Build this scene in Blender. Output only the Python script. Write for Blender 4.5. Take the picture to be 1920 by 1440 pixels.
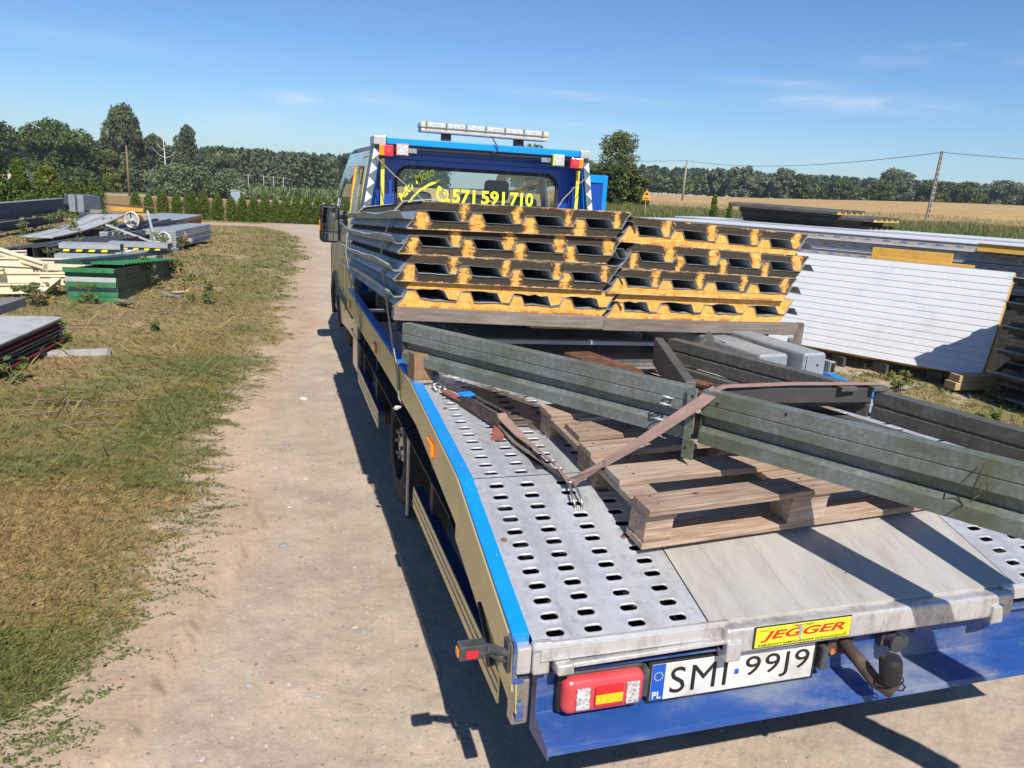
import bpy, bmesh, math, random
import numpy as np
from mathutils import Vector, Matrix, Euler

for o in list(bpy.data.objects): bpy.data.objects.remove(o)
SC = bpy.context.scene
COL = SC.collection
PI = math.pi
R = math.radians

# ------------------------------------------------------------------ camera
CAM_H = 1.8
yaw, pit, rol = R(17.6), R(14.2), R(3.2)
vd = Vector((math.sin(yaw)*math.cos(pit), math.cos(yaw)*math.cos(pit), -math.sin(pit)))
r0 = Vector((math.cos(yaw), -math.sin(yaw), 0)); u0 = r0.cross(vd)
rr = r0*math.cos(rol)+u0*math.sin(rol); uu = -r0*math.sin(rol)+u0*math.cos(rol)
cd = bpy.data.cameras.new('camera'); cam = bpy.data.objects.new('camera', cd); COL.objects.link(cam)
M = Matrix.Identity(4)
for i in range(3):
    M[i][0] = rr[i]; M[i][1] = uu[i]; M[i][2] = -vd[i]
M.translation = Vector((0, 0, CAM_H))
cam.matrix_world = M
cd.sensor_width = 36; cd.lens = 27.0; cd.clip_start = .05; cd.clip_end = 5000
SC.camera = cam

# ------------------------------------------------------------------ light
SUN_EL = R(46.5)
sun_from = Vector((-.02, -math.cos(SUN_EL), math.sin(SUN_EL))).normalized()   # towards the sun
W = bpy.data.worlds.new('World'); SC.world = W; W.use_nodes = True
wn, wl = W.node_tree.nodes, W.node_tree.links
bg = wn['Background']
sky = wn.new('ShaderNodeTexSky'); sky.sky_type = 'NISHITA'; sky.sun_disc = False
sky.sun_elevation = SUN_EL; sky.sun_rotation = math.atan2(sun_from.x, sun_from.y)
sky.air_density = 1.0; sky.dust_density = .0; sky.ozone_density = 3.0; sky.altitude = 100
bg.inputs['Strength'].default_value = .076
def wmath(op, a, b=None, clamp=False):
    n = wn.new('ShaderNodeMath'); n.operation = op; n.use_clamp = clamp
    for k, v in enumerate((a, b)):
        if v is None: continue
        if isinstance(v, (int, float)): n.inputs[k].default_value = v
        else: wl.new(v, n.inputs[k])
    return n.outputs[0]
tc = wn.new('ShaderNodeTexCoord')
mp = wn.new('ShaderNodeMapping'); mp.inputs['Scale'].default_value = (2.2, 2.2, 11); mp.inputs['Location'].default_value = (3.35, 1.2, .6)
wl.new(tc.outputs['Generated'], mp.inputs['Vector'])
n1 = wn.new('ShaderNodeTexNoise'); n1.inputs['Scale'].default_value = 1.0; n1.inputs['Detail'].default_value = 9; n1.inputs['Roughness'].default_value = .62
n1.inputs['Distortion'].default_value = .5
wl.new(mp.outputs[0], n1.inputs['Vector'])
cl = wmath('MULTIPLY', wmath('SUBTRACT', n1.outputs[0], .60, True), 2.4, True)
mx = wn.new('ShaderNodeMix'); mx.data_type = 'RGBA'
mx.inputs['B'].default_value = (9.5, 9.9, 10.4, 1)
hs = wn.new('ShaderNodeHueSaturation'); hs.inputs['Saturation'].default_value = 1.12; wl.new(sky.outputs[0], hs.inputs['Color'])
tn = wn.new('ShaderNodeMix'); tn.data_type = 'RGBA'; tn.blend_type = 'MULTIPLY'; tn.inputs['Factor'].default_value = 1; tn.inputs['B'].default_value = (.80, .97, 1.20, 1); wl.new(hs.outputs[0], tn.inputs['A'])
# thin cirrus wisps: stretched noise inside soft ellipses on the sky dome
nrm_ = wn.new('ShaderNodeVectorMath'); nrm_.operation = 'NORMALIZE'; wl.new(tc.outputs['Generated'], nrm_.inputs[0])
def dotc(v):
    n = wn.new('ShaderNodeVectorMath'); n.operation = 'DOT_PRODUCT'; wl.new(nrm_.outputs[0], n.inputs[0]); n.inputs[1].default_value = v; return n.outputs['Value']
mp2 = wn.new('ShaderNodeMapping'); mp2.inputs['Scale'].default_value = (9, 9, 60); mp2.inputs['Rotation'].default_value = (.05, .06, 0); wl.new(nrm_.outputs[0], mp2.inputs['Vector'])
n2 = wn.new('ShaderNodeTexNoise'); n2.inputs['Scale'].default_value = 1.4; n2.inputs['Detail'].default_value = 10; n2.inputs['Roughness'].default_value = .68; n2.inputs['Distortion'].default_value = .8; wl.new(mp2.outputs[0], n2.inputs['Vector'])
acc = None
for (a, e, wa, we, k) in ((1.9, 5.05, 1.9, .5, 1.0), (39.5, 6.6, 6.0, .50, .95), (34.5, 7.8, 4.0, .30, .7), (20.7, 6.6, 7.0, .30, .6), (23, 4.6, 4.5, .28, .45), (-11, 7.5, 5, .5, .4), (7.5, 5.3, 4, .5, .5), (70, 9, 9, 1.2, 1), (-60, 12, 12, 1.5, .8)):
    a, e = R(a), R(e); dv = Vector((math.sin(a)*math.cos(e), math.cos(a)*math.cos(e), math.sin(e))); rv = Vector((math.cos(a), -math.sin(a), 0)); uv = rv.cross(dv); tl = -.035
    rv2 = rv*math.cos(tl)+uv*math.sin(tl); uv2 = rv2.cross(dv)
    q1 = wmath('MULTIPLY', dotc(rv2), 1/R(wa)); q2 = wmath('MULTIPLY', dotc(uv2), 1/R(we))
    s2 = wmath('ADD', wmath('MULTIPLY', q1, q1), wmath('MULTIPLY', q2, q2)); g_m = wmath('MULTIPLY', wmath('POWER', 2.718, wmath('MULTIPLY', s2, -1.0)), k)
    g_m = wmath('MULTIPLY', g_m, wmath('GREATER_THAN', dotc(dv), 0))
    acc = g_m if acc is None else wmath('ADD', acc, g_m)
wisp = wmath('MULTIPLY', acc, wmath('MULTIPLY', wmath('SUBTRACT', n2.outputs[0], .36, True), 2.0), True)
cl = wmath('ADD', wmath('MULTIPLY', cl, .5), wmath('MULTIPLY', wisp, .75), True)
wl.new(cl, mx.inputs['Factor']); wl.new(tn.outputs['Result'], mx.inputs['A'])
wl.new(mx.outputs['Result'], bg.inputs['Color'])
sl = bpy.data.lights.new('sun', 'SUN'); sl.energy = 5.0; sl.angle = R(.53); sl.color = (1, .935, .84)
so = bpy.data.objects.new('sun', sl); COL.objects.link(so)
so.rotation_euler = sun_from.to_track_quat('Z', 'Y').to_euler(); so.location = (0, 0, 30)
SC.view_settings.view_transform = 'Standard'; SC.view_settings.look = 'None'
SC.view_settings.exposure = .42; SC.view_settings.gamma = 1.0
SC.view_settings.use_curve_mapping = False

# ------------------------------------------------------------------ materials
class NT:
    def __init__(s, m): s.m = m; s.n = m.node_tree.nodes; s.l = m.node_tree.links; s.b = s.n['Principled BSDF']
    def put(s, inp, v):
        if isinstance(v, bpy.types.NodeSocket): s.l.new(v, inp)
        elif v is not None:
            if isinstance(v, (tuple, list)) and len(v) == 3 and inp.type == 'RGBA': v = (*v, 1)
            inp.default_value = v
    def math(s, op, a, b=None, clamp=False, c=None):
        n = s.n.new('ShaderNodeMath'); n.operation = op; n.use_clamp = clamp
        s.put(n.inputs[0], a); s.put(n.inputs[1], b)
        if c is not None: s.put(n.inputs[2], c)
        return n.outputs[0]
    def co(s, kind='Object'):
        if not hasattr(s, 'tc'): s.tc = s.n.new('ShaderNodeTexCoord')
        return s.tc.outputs[kind]
    def map(s, scale=(1, 1, 1), rot=(0, 0, 0), loc=(0, 0, 0), kind='Object'):
        n = s.n.new('ShaderNodeMapping'); s.l.new(s.co(kind), n.inputs[0])
        n.inputs['Scale'].default_value = scale; n.inputs['Rotation'].default_value = rot; n.inputs['Location'].default_value = loc
        return n.outputs[0]
    def noise(s, scale, detail=4, rough=.55, vec=None, dist=0):
        n = s.n.new('ShaderNodeTexNoise'); s.put(n.inputs['Vector'], vec or s.co())
        n.inputs['Scale'].default_value = scale; n.inputs['Detail'].default_value = detail
        n.inputs['Roughness'].default_value = rough; n.inputs['Distortion'].default_value = dist
        return n.outputs[0]
    def wave(s, scale, vec=None, dist=0, det=2, ds=1, dirn='X'):
        n = s.n.new('ShaderNodeTexWave'); s.put(n.inputs['Vector'], vec or s.co()); n.bands_direction = dirn
        n.inputs['Scale'].default_value = scale; n.inputs['Distortion'].default_value = dist
        n.inputs['Detail'].default_value = det; n.inputs['Detail Scale'].default_value = ds
        return n.outputs[1]
    def ramp(s, f, lo, hi):
        n = s.n.new('ShaderNodeMapRange'); n.clamp = True; n.interpolation_type = 'SMOOTHSTEP'
        s.put(n.inputs[0], f); n.inputs[1].default_value = lo; n.inputs[2].default_value = hi
        return n.outputs[0]
    def mix(s, f, a, b, mode='MIX'):
        n = s.n.new('ShaderNodeMix'); n.data_type = 'RGBA'; n.blend_type = mode
        s.put(n.inputs['Factor'], f); s.put(n.inputs['A'], a); s.put(n.inputs['B'], b)
        return n.outputs['Result']
    def bump(s, h, st=.3, dist=.01):
        n = s.n.new('ShaderNodeBump'); n.inputs['Strength'].default_value = st; n.inputs['Distance'].default_value = dist
        s.put(n.inputs['Height'], h)
        if s.b.inputs['Normal'].is_linked:
            s.l.new(s.b.inputs['Normal'].links[0].from_socket, n.inputs['Normal'])
        s.l.new(n.outputs[0], s.b.inputs['Normal'])
    def attr(s, name):
        n = s.n.new('ShaderNodeAttribute'); n.attribute_name = name
        return n
    def sep(s, v):
        n = s.n.new('ShaderNodeSeparateXYZ'); s.l.new(v, n.inputs[0]); return n.outputs
    def rnd(s):
        return s.n.new('ShaderNodeObjectInfo').outputs['Random']
def newmat(name, col=(.5, .5, .5), rough=.5, metal=0, spec=None):
    m = bpy.data.materials.new(name); m.use_nodes = True; t = NT(m)
    t.put(t.b.inputs['Base Color'], col); t.b.inputs['Roughness'].default_value = rough; t.b.inputs['Metallic'].default_value = metal
    if spec is not None: t.b.inputs['Specular IOR Level'].default_value = spec
    return m, t
def base(t, v): t.put(t.b.inputs['Base Color'], v)
def rgh(t, v): t.put(t.b.inputs['Roughness'], v)
def grimy(name, col, col2, scale=6, rough=.5, metal=0, lo=.45, hi=.7, bump=0, bs=60, r2=None):
    m, t = newmat(name, col, rough, metal)
    f = t.ramp(t.noise(scale, 6, .65), lo, hi)
    base(t, t.mix(f, col, col2))
    if r2 is not None: rgh(t, t.math('ADD', t.math('MULTIPLY', f, r2-rough), rough))
    if bump: t.bump(t.noise(bs, 4), bump, .004)
    return m
MT = {}
MT['black'] = grimy('black_plastic', (.012, .012, .013), (.03, .028, .026), 9, .5)
MT['rubber'] = grimy('rubber', (.018, .017, .016), (.07, .06, .05), 14, .8, bump=.3)
MT['grey_rubber'] = grimy('grey_rubber', (.04, .042, .045), (.1, .1, .1), 12, .7)
MT['under'] = grimy('chassis_paint', (.012, .013, .018), (.04, .035, .03), 5, .6)
MT['navy'] = grimy('navy_cab_paint', (.005, .06, .34), (.01, .065, .28), 3, .25, lo=.5, hi=.9)
MT['navydark'] = grimy('dark_navy_paint', (.003, .02, .10), (.01, .025, .08), 4, .5)
MT['blue'] = grimy('bright_blue_film', (.0, .24, .86), (.02, .27, .80), 4, .35, lo=.5, hi=.9)
# rail blue with scratches
m, t = newmat('blue_rail_paint', (.0, .22, .78), .35)
sc = t.ramp(t.noise(90, 3, .7, t.map((1, .35, 1))), .66, .72)
base(t, t.mix(sc, t.mix(t.noise(5), (.0, .19, .74), (.01, .27, .84)), (.35, .38, .42))); MT['rail_blue'] = m
m, t = newmat('bumper_blue', (.02, .10, .38), .38)
xyz = t.sep(t.co())
dust = t.ramp(t.noise(4.5, 7, .7, t.map((.6, 1, 2.2))), .42, .72)
base(t, t.mix(t.math('MULTIPLY', dust, .75), (.016, .062, .235), (.20, .215, .235)))
rgh(t, t.math('ADD', t.math('MULTIPLY', dust, .35), .35)); t.bump(t.noise(150, 3), .08, .002); MT['bumper'] = m
m, t = newmat('gold_side_film', (.62, .50, .22), .28, .45)
f = t.ramp(t.noise(3.2, 6, .6, t.map((1, .5, 2))), .35, .75)
base(t, t.mix(f, (.66, .56, .27), (.56, .50, .32)))
rgh(t, t.math('ADD', t.math('MULTIPLY', t.noise(8, 6, .7), .35), .15)); t.bump(t.noise(2.0, 2), .15, .02); MT['gold'] = m
m, t = newmat('silver_side_film', (.55, .55, .5), .22, .85)
f = t.ramp(t.noise(2.2, 5, .6, t.map((1, .7, 2))), .4, .7)
base(t, t.mix(f, (.62, .62, .60), (.42, .42, .34))); t.bump(t.noise(1.5, 3), .2, .03); MT['silver'] = m
MT['yellow'] = grimy('yellow_tape', (.75, .62, .03), (.5, .42, .05), 20, .5)
MT['white'] = grimy('white_film', (.78, .78, .76), (.6, .6, .58), 15, .5)
MT['slate'] = grimy('slate_film', (.10, .14, .17), (.13, .17, .2), 15, .4)
# aluminium tread plate
m, t = newmat('aluminium_tread', (.6, .61, .62), .36, .45)
st = t.noise(9, 7, .7, t.map((1, .22, 1))); sp = t.ramp(t.noise(38, 5, .7), .5, .8)
xy = t.sep(t.co())
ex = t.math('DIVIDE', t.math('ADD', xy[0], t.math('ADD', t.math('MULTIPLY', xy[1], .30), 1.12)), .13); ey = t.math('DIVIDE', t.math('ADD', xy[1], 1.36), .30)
el = t.math('ADD', t.math('MULTIPLY', ex, ex), t.math('MULTIPLY', ey, ey)); brown_patch = t.ramp(t.math('ADD', t.math('SUBTRACT', 1.6, el), t.math('MULTIPLY', t.math('SUBTRACT', t.noise(13, 6, .7), .5), 2.2)), .5, .9)
flute = t.wave(3.2, None, .3, 1, 1, 'X')
ac = t.mix(sp, t.mix(t.ramp(st, .3, .75), (.60, .62, .645), (.42, .43, .44)), (.36, .345, .32))
ac = t.mix(t.ramp(t.noise(5, 7, .75, t.map((2.5, .4, 1))), .55, .75), ac, (.33, .31, .28))
base(t, t.mix(t.math('MULTIPLY', brown_patch, .85), ac, (.10, .06, .04)))  # slanted dark brown patch at one spot of the left tread plate
t.bump(flute, .5, .01)
rgh(t, t.math('ADD', t.math('MULTIPLY', st, .4), .2)); t.bump(t.noise(7, 4, .6), .35, .012); t.bump(t.noise(130, 4), .12, .002); MT['alu'] = m
m, t = newmat('aluminium_plank', (.45, .44, .42), .42, .25)
wv = t.wave(95, None, 0, 0, 1, 'X'); stn = t.ramp(t.noise(2.6, 8, .7, t.map((1.6, .5, 1))), .48, .75)
c1 = t.mix(t.ramp(t.noise(16, 6, .7, t.map((1, .12, 1))), .3, .8), (.50, .475, .44), (.38, .36, .33))
base(t, t.mix(t.math('MULTIPLY', stn, .55), c1, (.24, .19, .13)))
rgh(t, t.math('ADD', t.math('MULTIPLY', t.noise(20), .25), .34)); t.bump(wv, .35, .0012); MT['plank'] = m
m, t = newmat('worn_aluminium', (.6, .6, .6), .3, .5)
stn = t.ramp(t.noise(14, 7, .75, t.map((1, 1, .45))), .42, .72)
base(t, t.mix(stn, (.62, .61, .60), (.30, .27, .24))); rgh(t, t.math('ADD', t.math('MULTIPLY', stn, .3), .28)); t.bump(t.noise(60, 4), .3, .004); MT['alu_edge'] = m
def galv(name, c1, c2, c3, mossy):
    m, t = newmat(name, c1, .5, .35)
    sp = t.n.new('ShaderNodeTexVoronoi'); sp.inputs['Scale'].default_value = 60; t.l.new(t.co(), sp.inputs['Vector'])
    a = t.mix(t.ramp(sp.outputs[0], .1, .7), c1, c2)
    a = t.mix(t.ramp(t.noise(7, 7, .7, t.map((.5, .5, 1.6))), .42, .7), a, c3)
    if mossy:
        ms = t.ramp(t.noise(3.4, 7, .72, t.map((1, 1, .35))), .46, .64)
        a = t.mix(t.math('MULTIPLY', ms, .58), a, mossy)
    base(t, a); rgh(t, .55); t.bump(t.noise(80, 4), .15, .003); return m
MT['galv'] = galv('galvanised_mossy', (.24, .265, .255), (.18, .205, .195), (.115, .125, .11), (.095, .115, .03))
MT['galv2'] = galv('galvanised_dark', (.19, .18, .165), (.13, .125, .115), (.09, .085, .08), (.08, .085, .045))
MT['galv3'] = galv('galvanised_clean', (.42, .45, .47), (.34, .37, .39), (.27, .29, .30), None)
MT['sheet'] = galv('panel_sheet', (.46, .50, .53), (.40, .44, .47), (.30, .31, .30), None)
MT['rustmetal'] = grimy('rusty_metal', (.13, .06, .035), (.24, .12, .07), 16, .85, bump=.4)
MT['rustdark'] = grimy('rusty_hitch', (.05, .035, .028), (.13, .08, .05), 22, .8, bump=.4)
MT['steel'] = grimy('bright_steel', (.5, .48, .45), (.3, .27, .23), 30, .35, .9)
def wood(name, c1, c2, c3, grey=.5):
    m, t = newmat(name, c1, .8)
    g = t.noise(5, 6, .6, t.map((1.2, 22, 22), loc=(.3, .2, .7)), .4)
    a = t.mix(t.ramp(g, .3, .7), c1, c2)
    k = t.ramp(t.noise(2.3, 5, .6, t.map((1, 2.2, 2.2))), .45, .72)
    a = t.mix(t.math('MULTIPLY', k, grey), a, c3)
    kn = t.n.new('ShaderNodeTexVoronoi'); kn.inputs['Scale'].default_value = 3.3; t.l.new(t.map((1, 2.2, 2.2)), kn.inputs['Vector'])
    a = t.mix(t.math('SUBTRACT', 1.0, t.ramp(kn.outputs[0], .05, .09), True), a, (.06, .035, .02))
    v = t.math('ADD', t.math('MULTIPLY', t.rnd(), .55), .62)
    a = t.mix(1.0, a, v, 'MULTIPLY')
    base(t, a); t.bump(g, .5, .003); return m
MT['pallet'] = wood('pallet_wood', (.44, .315, .225), (.20, .14, .10), (.40, .35, .30))
MT['beam'] = wood('grey_weathered_wood', (.27, .215, .175), (.15, .12, .095), (.33, .30, .27))
MT['block'] = wood('fresh_block_wood', (.38, .22, .12), (.27, .15, .08), (.3, .2, .13))
MT['plank_pale'] = wood('pale_timber', (.52, .37, .20), (.42, .28, .14), (.4, .3, .2))
MT['plank_grey'] = wood('grey_timber', (.30, .30, .31), (.17, .17, .18), (.36, .36, .37))
# foam
def foam(name, weather):
    m, t = newmat(name, (.7, .38, .1), .9)
    va = t.n.new('ShaderNodeVectorMath'); va.operation = 'MULTIPLY_ADD'; va.inputs[1].default_value = (1, 1, 1); t.l.new(t.co(), va.inputs[0]); cb = t.n.new('ShaderNodeCombineXYZ'); t.l.new(t.math('MULTIPLY', t.rnd(), 37.0), cb.inputs[0]); t.l.new(t.math('MULTIPLY', t.rnd(), 11.0), cb.inputs[2]); t.l.new(cb.outputs[0], va.inputs[2]); VV = va.outputs[0]
    n = t.noise(26, 7, .7, VV); fine = t.noise(120, 5, .7, VV)
    fresh = t.mix(t.ramp(n, .35, .7), (.80, .42, .10), (.58, .25, .045))
    crack = t.ramp(t.noise(15, 8, .8, t.map((1, 1, 2.6)), 1.2), .60, .68)
    fresh = t.mix(t.math('MULTIPLY', crack, .8), fresh, (.30, .12, .03))
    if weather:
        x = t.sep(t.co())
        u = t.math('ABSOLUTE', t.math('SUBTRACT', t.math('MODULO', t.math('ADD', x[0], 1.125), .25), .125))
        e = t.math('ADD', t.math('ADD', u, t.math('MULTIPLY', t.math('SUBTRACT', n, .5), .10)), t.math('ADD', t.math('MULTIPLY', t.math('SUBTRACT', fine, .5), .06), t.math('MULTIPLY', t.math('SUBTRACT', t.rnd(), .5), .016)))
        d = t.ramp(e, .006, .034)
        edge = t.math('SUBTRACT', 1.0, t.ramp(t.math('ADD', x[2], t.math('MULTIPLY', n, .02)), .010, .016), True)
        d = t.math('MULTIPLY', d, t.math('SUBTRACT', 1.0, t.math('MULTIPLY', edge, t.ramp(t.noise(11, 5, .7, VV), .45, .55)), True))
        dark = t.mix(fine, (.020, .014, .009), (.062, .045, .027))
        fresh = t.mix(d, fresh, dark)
    else:
        x = t.sep(t.co())
        rust = t.math('MULTIPLY', t.math('SUBTRACT', 1.0, t.ramp(x[2], .006, .012), True), t.ramp(t.noise(9, 5, .7, VV), .5, .58))
        fresh = t.mix(t.math('MULTIPLY', rust, .8), fresh, (.35, .08, .02))
    base(t, fresh); t.bump(n, .7, .008); t.bump(fine, .5, .003); return m
MT['foam_w'] = foam('weathered_foam', True); MT['foam_f'] = foam('fresh_foam', False)
m, t = newmat('webbing', (.30, .19, .16), .9)
base(t, t.mix(t.noise(30, 5, .7), (.20, .125, .10), (.40, .26, .22))); t.bump(t.wave(120, None, 0, 0, 1, 'DIAGONAL'), .5, .001); MT['web'] = m
MT['web_dark'] = grimy('dirty_webbing', (.16, .14, .11), (.08, .07, .055), 20, .9)
MT['web_pale'] = grimy('pale_webbing', (.36, .33, .27), (.24, .21, .17), 20, .9)
MT['webred'] = grimy('red_webbing', (.26, .07, .055), (.18, .07, .06), 25, .9)
m, t = newmat('red_lens', (.55, .012, .02), .12); t.b.inputs['Coat Weight'].default_value = .6; t.bump(t.wave(160, None, 0), .25, .001); MT['red'] = m
m, t = newmat('pink_lens', (.62, .06, .07), .3); base(t, t.mix(t.noise(9), (.46, .022, .03), (.56, .09, .095))); MT['pink'] = m
m, t = newmat('amber_lens', (.85, .25, .01), .15); t.bump(t.wave(140, None, 0), .3, .001); MT['amber'] = m
m, t = newmat('clear_lens', (.75, .77, .78), .1, .4); v = t.n.new('ShaderNodeTexVoronoi'); v.inputs['Scale'].default_value = 90; t.l.new(t.co(), v.inputs[0]); base(t, t.mix(v.outputs[0], (.3, .3, .32), (.95, .95, .95))); t.bump(v.outputs[0], .8, .004); MT['clear'] = m
m, t = newmat('yellow_amber', (.9, .5, .01), .15); v = t.n.new('ShaderNodeTexVoronoi'); v.inputs['Scale'].default_value = 120; t.l.new(t.co(), v.inputs[0]); base(t, t.mix(v.outputs[0], (.95, .62, .02), (.8, .3, .01))); MT['yamber'] = m
MT['lightbar'] = grimy('lightbar_lens', (.46, .44, .32), (.62, .60, .48), 60, .25)
MT['ink'] = newmat('black_ink', (.012, .012, .014), .5)[0]
MT['plate_white'] = grimy('plate_white', (.60, .59, .56), (.46, .44, .39), 9, .45)
MT['eu_blue'] = newmat('eu_blue', (.01, .08, .45), .4)[0]
MT['sign_yellow'] = grimy('sign_yellow', (.78, .74, .03), (.70, .66, .06), 14, .4)
MT['sign_red'] = newmat('sign_red', (.62, .03, .015), .4)[0]
MT['text_yellow'] = newmat('letter_yellow', (.85, .86, .04), .5)[0]
def glassmat(name, tint, tr):
    m = bpy.data.materials.new(name); m.use_nodes = True; n, l = m.node_tree.nodes, m.node_tree.links
    n.remove(n['Principled BSDF']); out = n['Material Output']
    g = n.new('ShaderNodeBsdfGlossy'); g.inputs['Roughness'].default_value = .03; g.inputs['Color'].default_value = (.9, .95, 1, 1)
    t_ = n.new('ShaderNodeBsdfTransparent'); t_.inputs['Color'].default_value = (*tint, 1)
    lw = n.new('ShaderNodeLayerWeight'); lw.inputs['Blend'].default_value = .5; pw = n.new('ShaderNodeMath'); pw.operation = 'POWER'; pw.inputs[1].default_value = 4; l.new(lw.outputs['Facing'], pw.inputs[0])
    fr = n.new('ShaderNodeMath'); fr.operation = 'MULTIPLY_ADD'; fr.inputs[1].default_value = .7; fr.inputs[2].default_value = .05; l.new(pw.outputs[0], fr.inputs[0])
    mm = n.new('ShaderNodeMixShader'); l.new(fr.outputs[0], mm.inputs[0]); l.new(t_.outputs[0], mm.inputs[1]); l.new(g.outputs[0], mm.inputs[2])
    l.new(mm.outputs[0], out.inputs[0]); return m
MT['glass'] = glassmat('tinted_glass', (.86, .93, .93), 0)
MT['mirror'] = newmat('mirror_glass', (.6, .65, .7), .03, 1.0)[0]
MT['seat'] = grimy('seat_fabric', (.17, .23, .26), (.24, .30, .33), 20, .85)
MT['rope'] = grimy('rope', (.34, .28, .2), (.2, .16, .1), 60, .9)
m, t = newmat('white_panel_paint', (.66, .67, .68), .38)
base(t, t.mix(t.ramp(t.noise(2.4, 7, .7), .45, .8), (.61, .62, .64), (.52, .53, .54))); MT['wpanel'] = m
MT['film'] = grimy('wrapped_panel_edge', (.50, .46, .42), (.36, .33, .31), 5, .45)
MT['print'] = newmat('blue_print', (.05, .15, .5), .5)[0]
MT['foamblock'] = grimy('orange_foam_board', (.62, .37, .07), (.50, .30, .07), 7, .85, bump=.4)
MT['darkpanel'] = grimy('dark_sheet', (.045, .042, .04), (.08, .075, .07), 8, .6)
MT['concrete'] = grimy('concrete_pole', (.30, .28, .25), (.22, .2, .18), 9, .9)
MT['polewood'] = grimy('wooden_pole', (.20, .13, .09), (.13, .09, .07), 9, .9)
MT['wire'] = newmat('wire', (.03, .03, .035), .5)[0]
MT['signorange'] = newmat('sign_orange', (.85, .36, .02), .5)[0]
MT['plaster'] = grimy('pink_plaster', (.62, .5, .46), (.5, .42, .38), 3, .9)
MT['boxgrey'] = grimy('grey_blue_box', (.25, .33, .38), (.2, .28, .33), 6, .6)
MT['steelblue'] = grimy('dark_blue_girder', (.035, .05, .075), (.07, .085, .11), 4, .55, lo=.4, hi=.8)
MT['girdertop'] = grimy('girder_top', (.22, .25, .28), (.14, .16, .18), 6, .6)
MT['cream'] = grimy('cream_steel', (.72, .64, .44), (.55, .46, .3), 7, .55, lo=.5, hi=.85)
MT['green'] = grimy('green_sheet', (.022, .15, .05), (.06, .20, .09), 5, .5)
MT['greendk'] = grimy('dark_green_sheet', (.012, .05, .035), (.05, .085, .07), 5, .5)
MT['hazyellow'] = newmat('hazard_yellow', (.78, .66, .03), .5)[0]
MT['orange'] = grimy('orange_primer', (.62, .20, .04), (.45, .14, .03), 5, .7)
MT['redprimer'] = grimy('red_primer', (.25, .025, .035), (.17, .03, .03), 6, .6)
MT['greysheet'] = grimy('grey_sheet', (.42, .42, .41), (.32, .32, .31), 4, .5)
MT['bark'] = grimy('bark', (.09, .07, .05), (.16, .13, .10), 6, .95, bump=.5, bs=20)
MT['birchbark'] = grimy('birch_bark', (.6, .58, .54), (.12, .1, .09), 4, .9, lo=.55, hi=.7)

def leafmat(name, dark, light, transl=.25):
    m, t = newmat(name, dark, .6, 0, .25)
    a = t.attr('tint').outputs['Fac']
    base(t, t.mix(a, dark, light))
    tr = t.n.new('ShaderNodeBsdfTranslucent'); t.put(tr.inputs[0], t.mix(a, dark, light))
    mm = t.n.new('ShaderNodeMixShader'); mm.inputs[0].default_value = transl
    out = t.n['Material Output']; t.l.new(t.b.outputs[0], mm.inputs[1]); t.l.new(tr.outputs[0], mm.inputs[2]); t.l.new(mm.outputs[0], out.inputs[0])
    return m
LM = dict(
    thuja=leafmat('thuja_leaf', (.058, .10, .012), (.19, .235, .030)),
    thujabright=leafmat('bright_thuja_leaf', (.045, .090, .010), (.17, .24, .022)),
    walnut=leafmat('walnut_leaf', (.055, .095, .022), (.165, .21, .055)),
    willow=leafmat('birch_leaf', (.075, .10, .040), (.19, .22, .10)),
    sumac=leafmat('elder_leaf', (.045, .085, .022), (.36, .42, .25)),
    dark=leafmat('dark_leaf', (.040, .070, .022), (.11, .155, .05)),
    pale=leafmat('pale_willow_leaf', (.10, .13, .075), (.28, .32, .21)),
    olive=leafmat('olive_leaf', (.065, .09, .022), (.20, .22, .065)),
    oliveb=leafmat('loose_olive_leaf', (.09, .12, .035), (.25, .27, .09)),
    lime=leafmat('lime_leaf', (.08, .11, .012), (.24, .26, .03)),
    pine=leafmat('pine_needles', (.055, .088, .048), (.14, .19, .105)),
    weed=leafmat('weed_leaf', (.095, .13, .035), (.25, .28, .10)),
    corn=leafmat('corn_leaf', (.095, .15, .045), (.22, .28, .11)))
m, t = newmat('grass_blades', (.1, .1, .03), .7, 0, .2)
ca = t.attr('col').outputs['Color']; base(t, ca)
tr = t.n.new('ShaderNodeBsdfTranslucent'); t.l.new(ca, tr.inputs[0]); mm = t.n.new('ShaderNodeMixShader'); mm.inputs[0].default_value = .3
t.l.new(t.b.outputs[0], mm.inputs[1]); t.l.new(tr.outputs[0], mm.inputs[2]); t.l.new(mm.outputs[0], t.n['Material Output'].inputs[0]); MT['grass'] = m
m, t = newmat('ground_soil', (.4, .3, .2), .95, 0, .15)
ca = t.attr('col').outputs['Color']
n1_ = t.noise(2.5, 8, .7); n2_ = t.noise(45, 6, .75); n3_ = t.noise(11, 7, .7)
k = t.math('ADD', t.math('MULTIPLY', n1_, .35), t.math('ADD', t.math('MULTIPLY', n2_, .45), t.math('MULTIPLY', n3_, .35)))
k = t.math('ADD', t.math('MULTIPLY', t.math('SUBTRACT', k, .575), 1.35), 1.0)
c = t.mix(1.0, ca, k, 'MULTIPLY')
base(t, c); t.bump(n3_, .35, .02); t.bump(n2_, .5, .006); t.bump(t.noise(190, 3, .7), .35, .002); MT['ground'] = m
m, t = newmat('stone', (.4, .37, .34), .9)
base(t, t.mix(t.rnd(), (.22, .22, .23), (.52, .46, .42))); t.bump(t.noise(30, 5), .4, .005); MT['stone'] = m
m, t = newmat('brick_chip', (.40, .16, .10), .9); MT['brickchip'] = m

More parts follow.
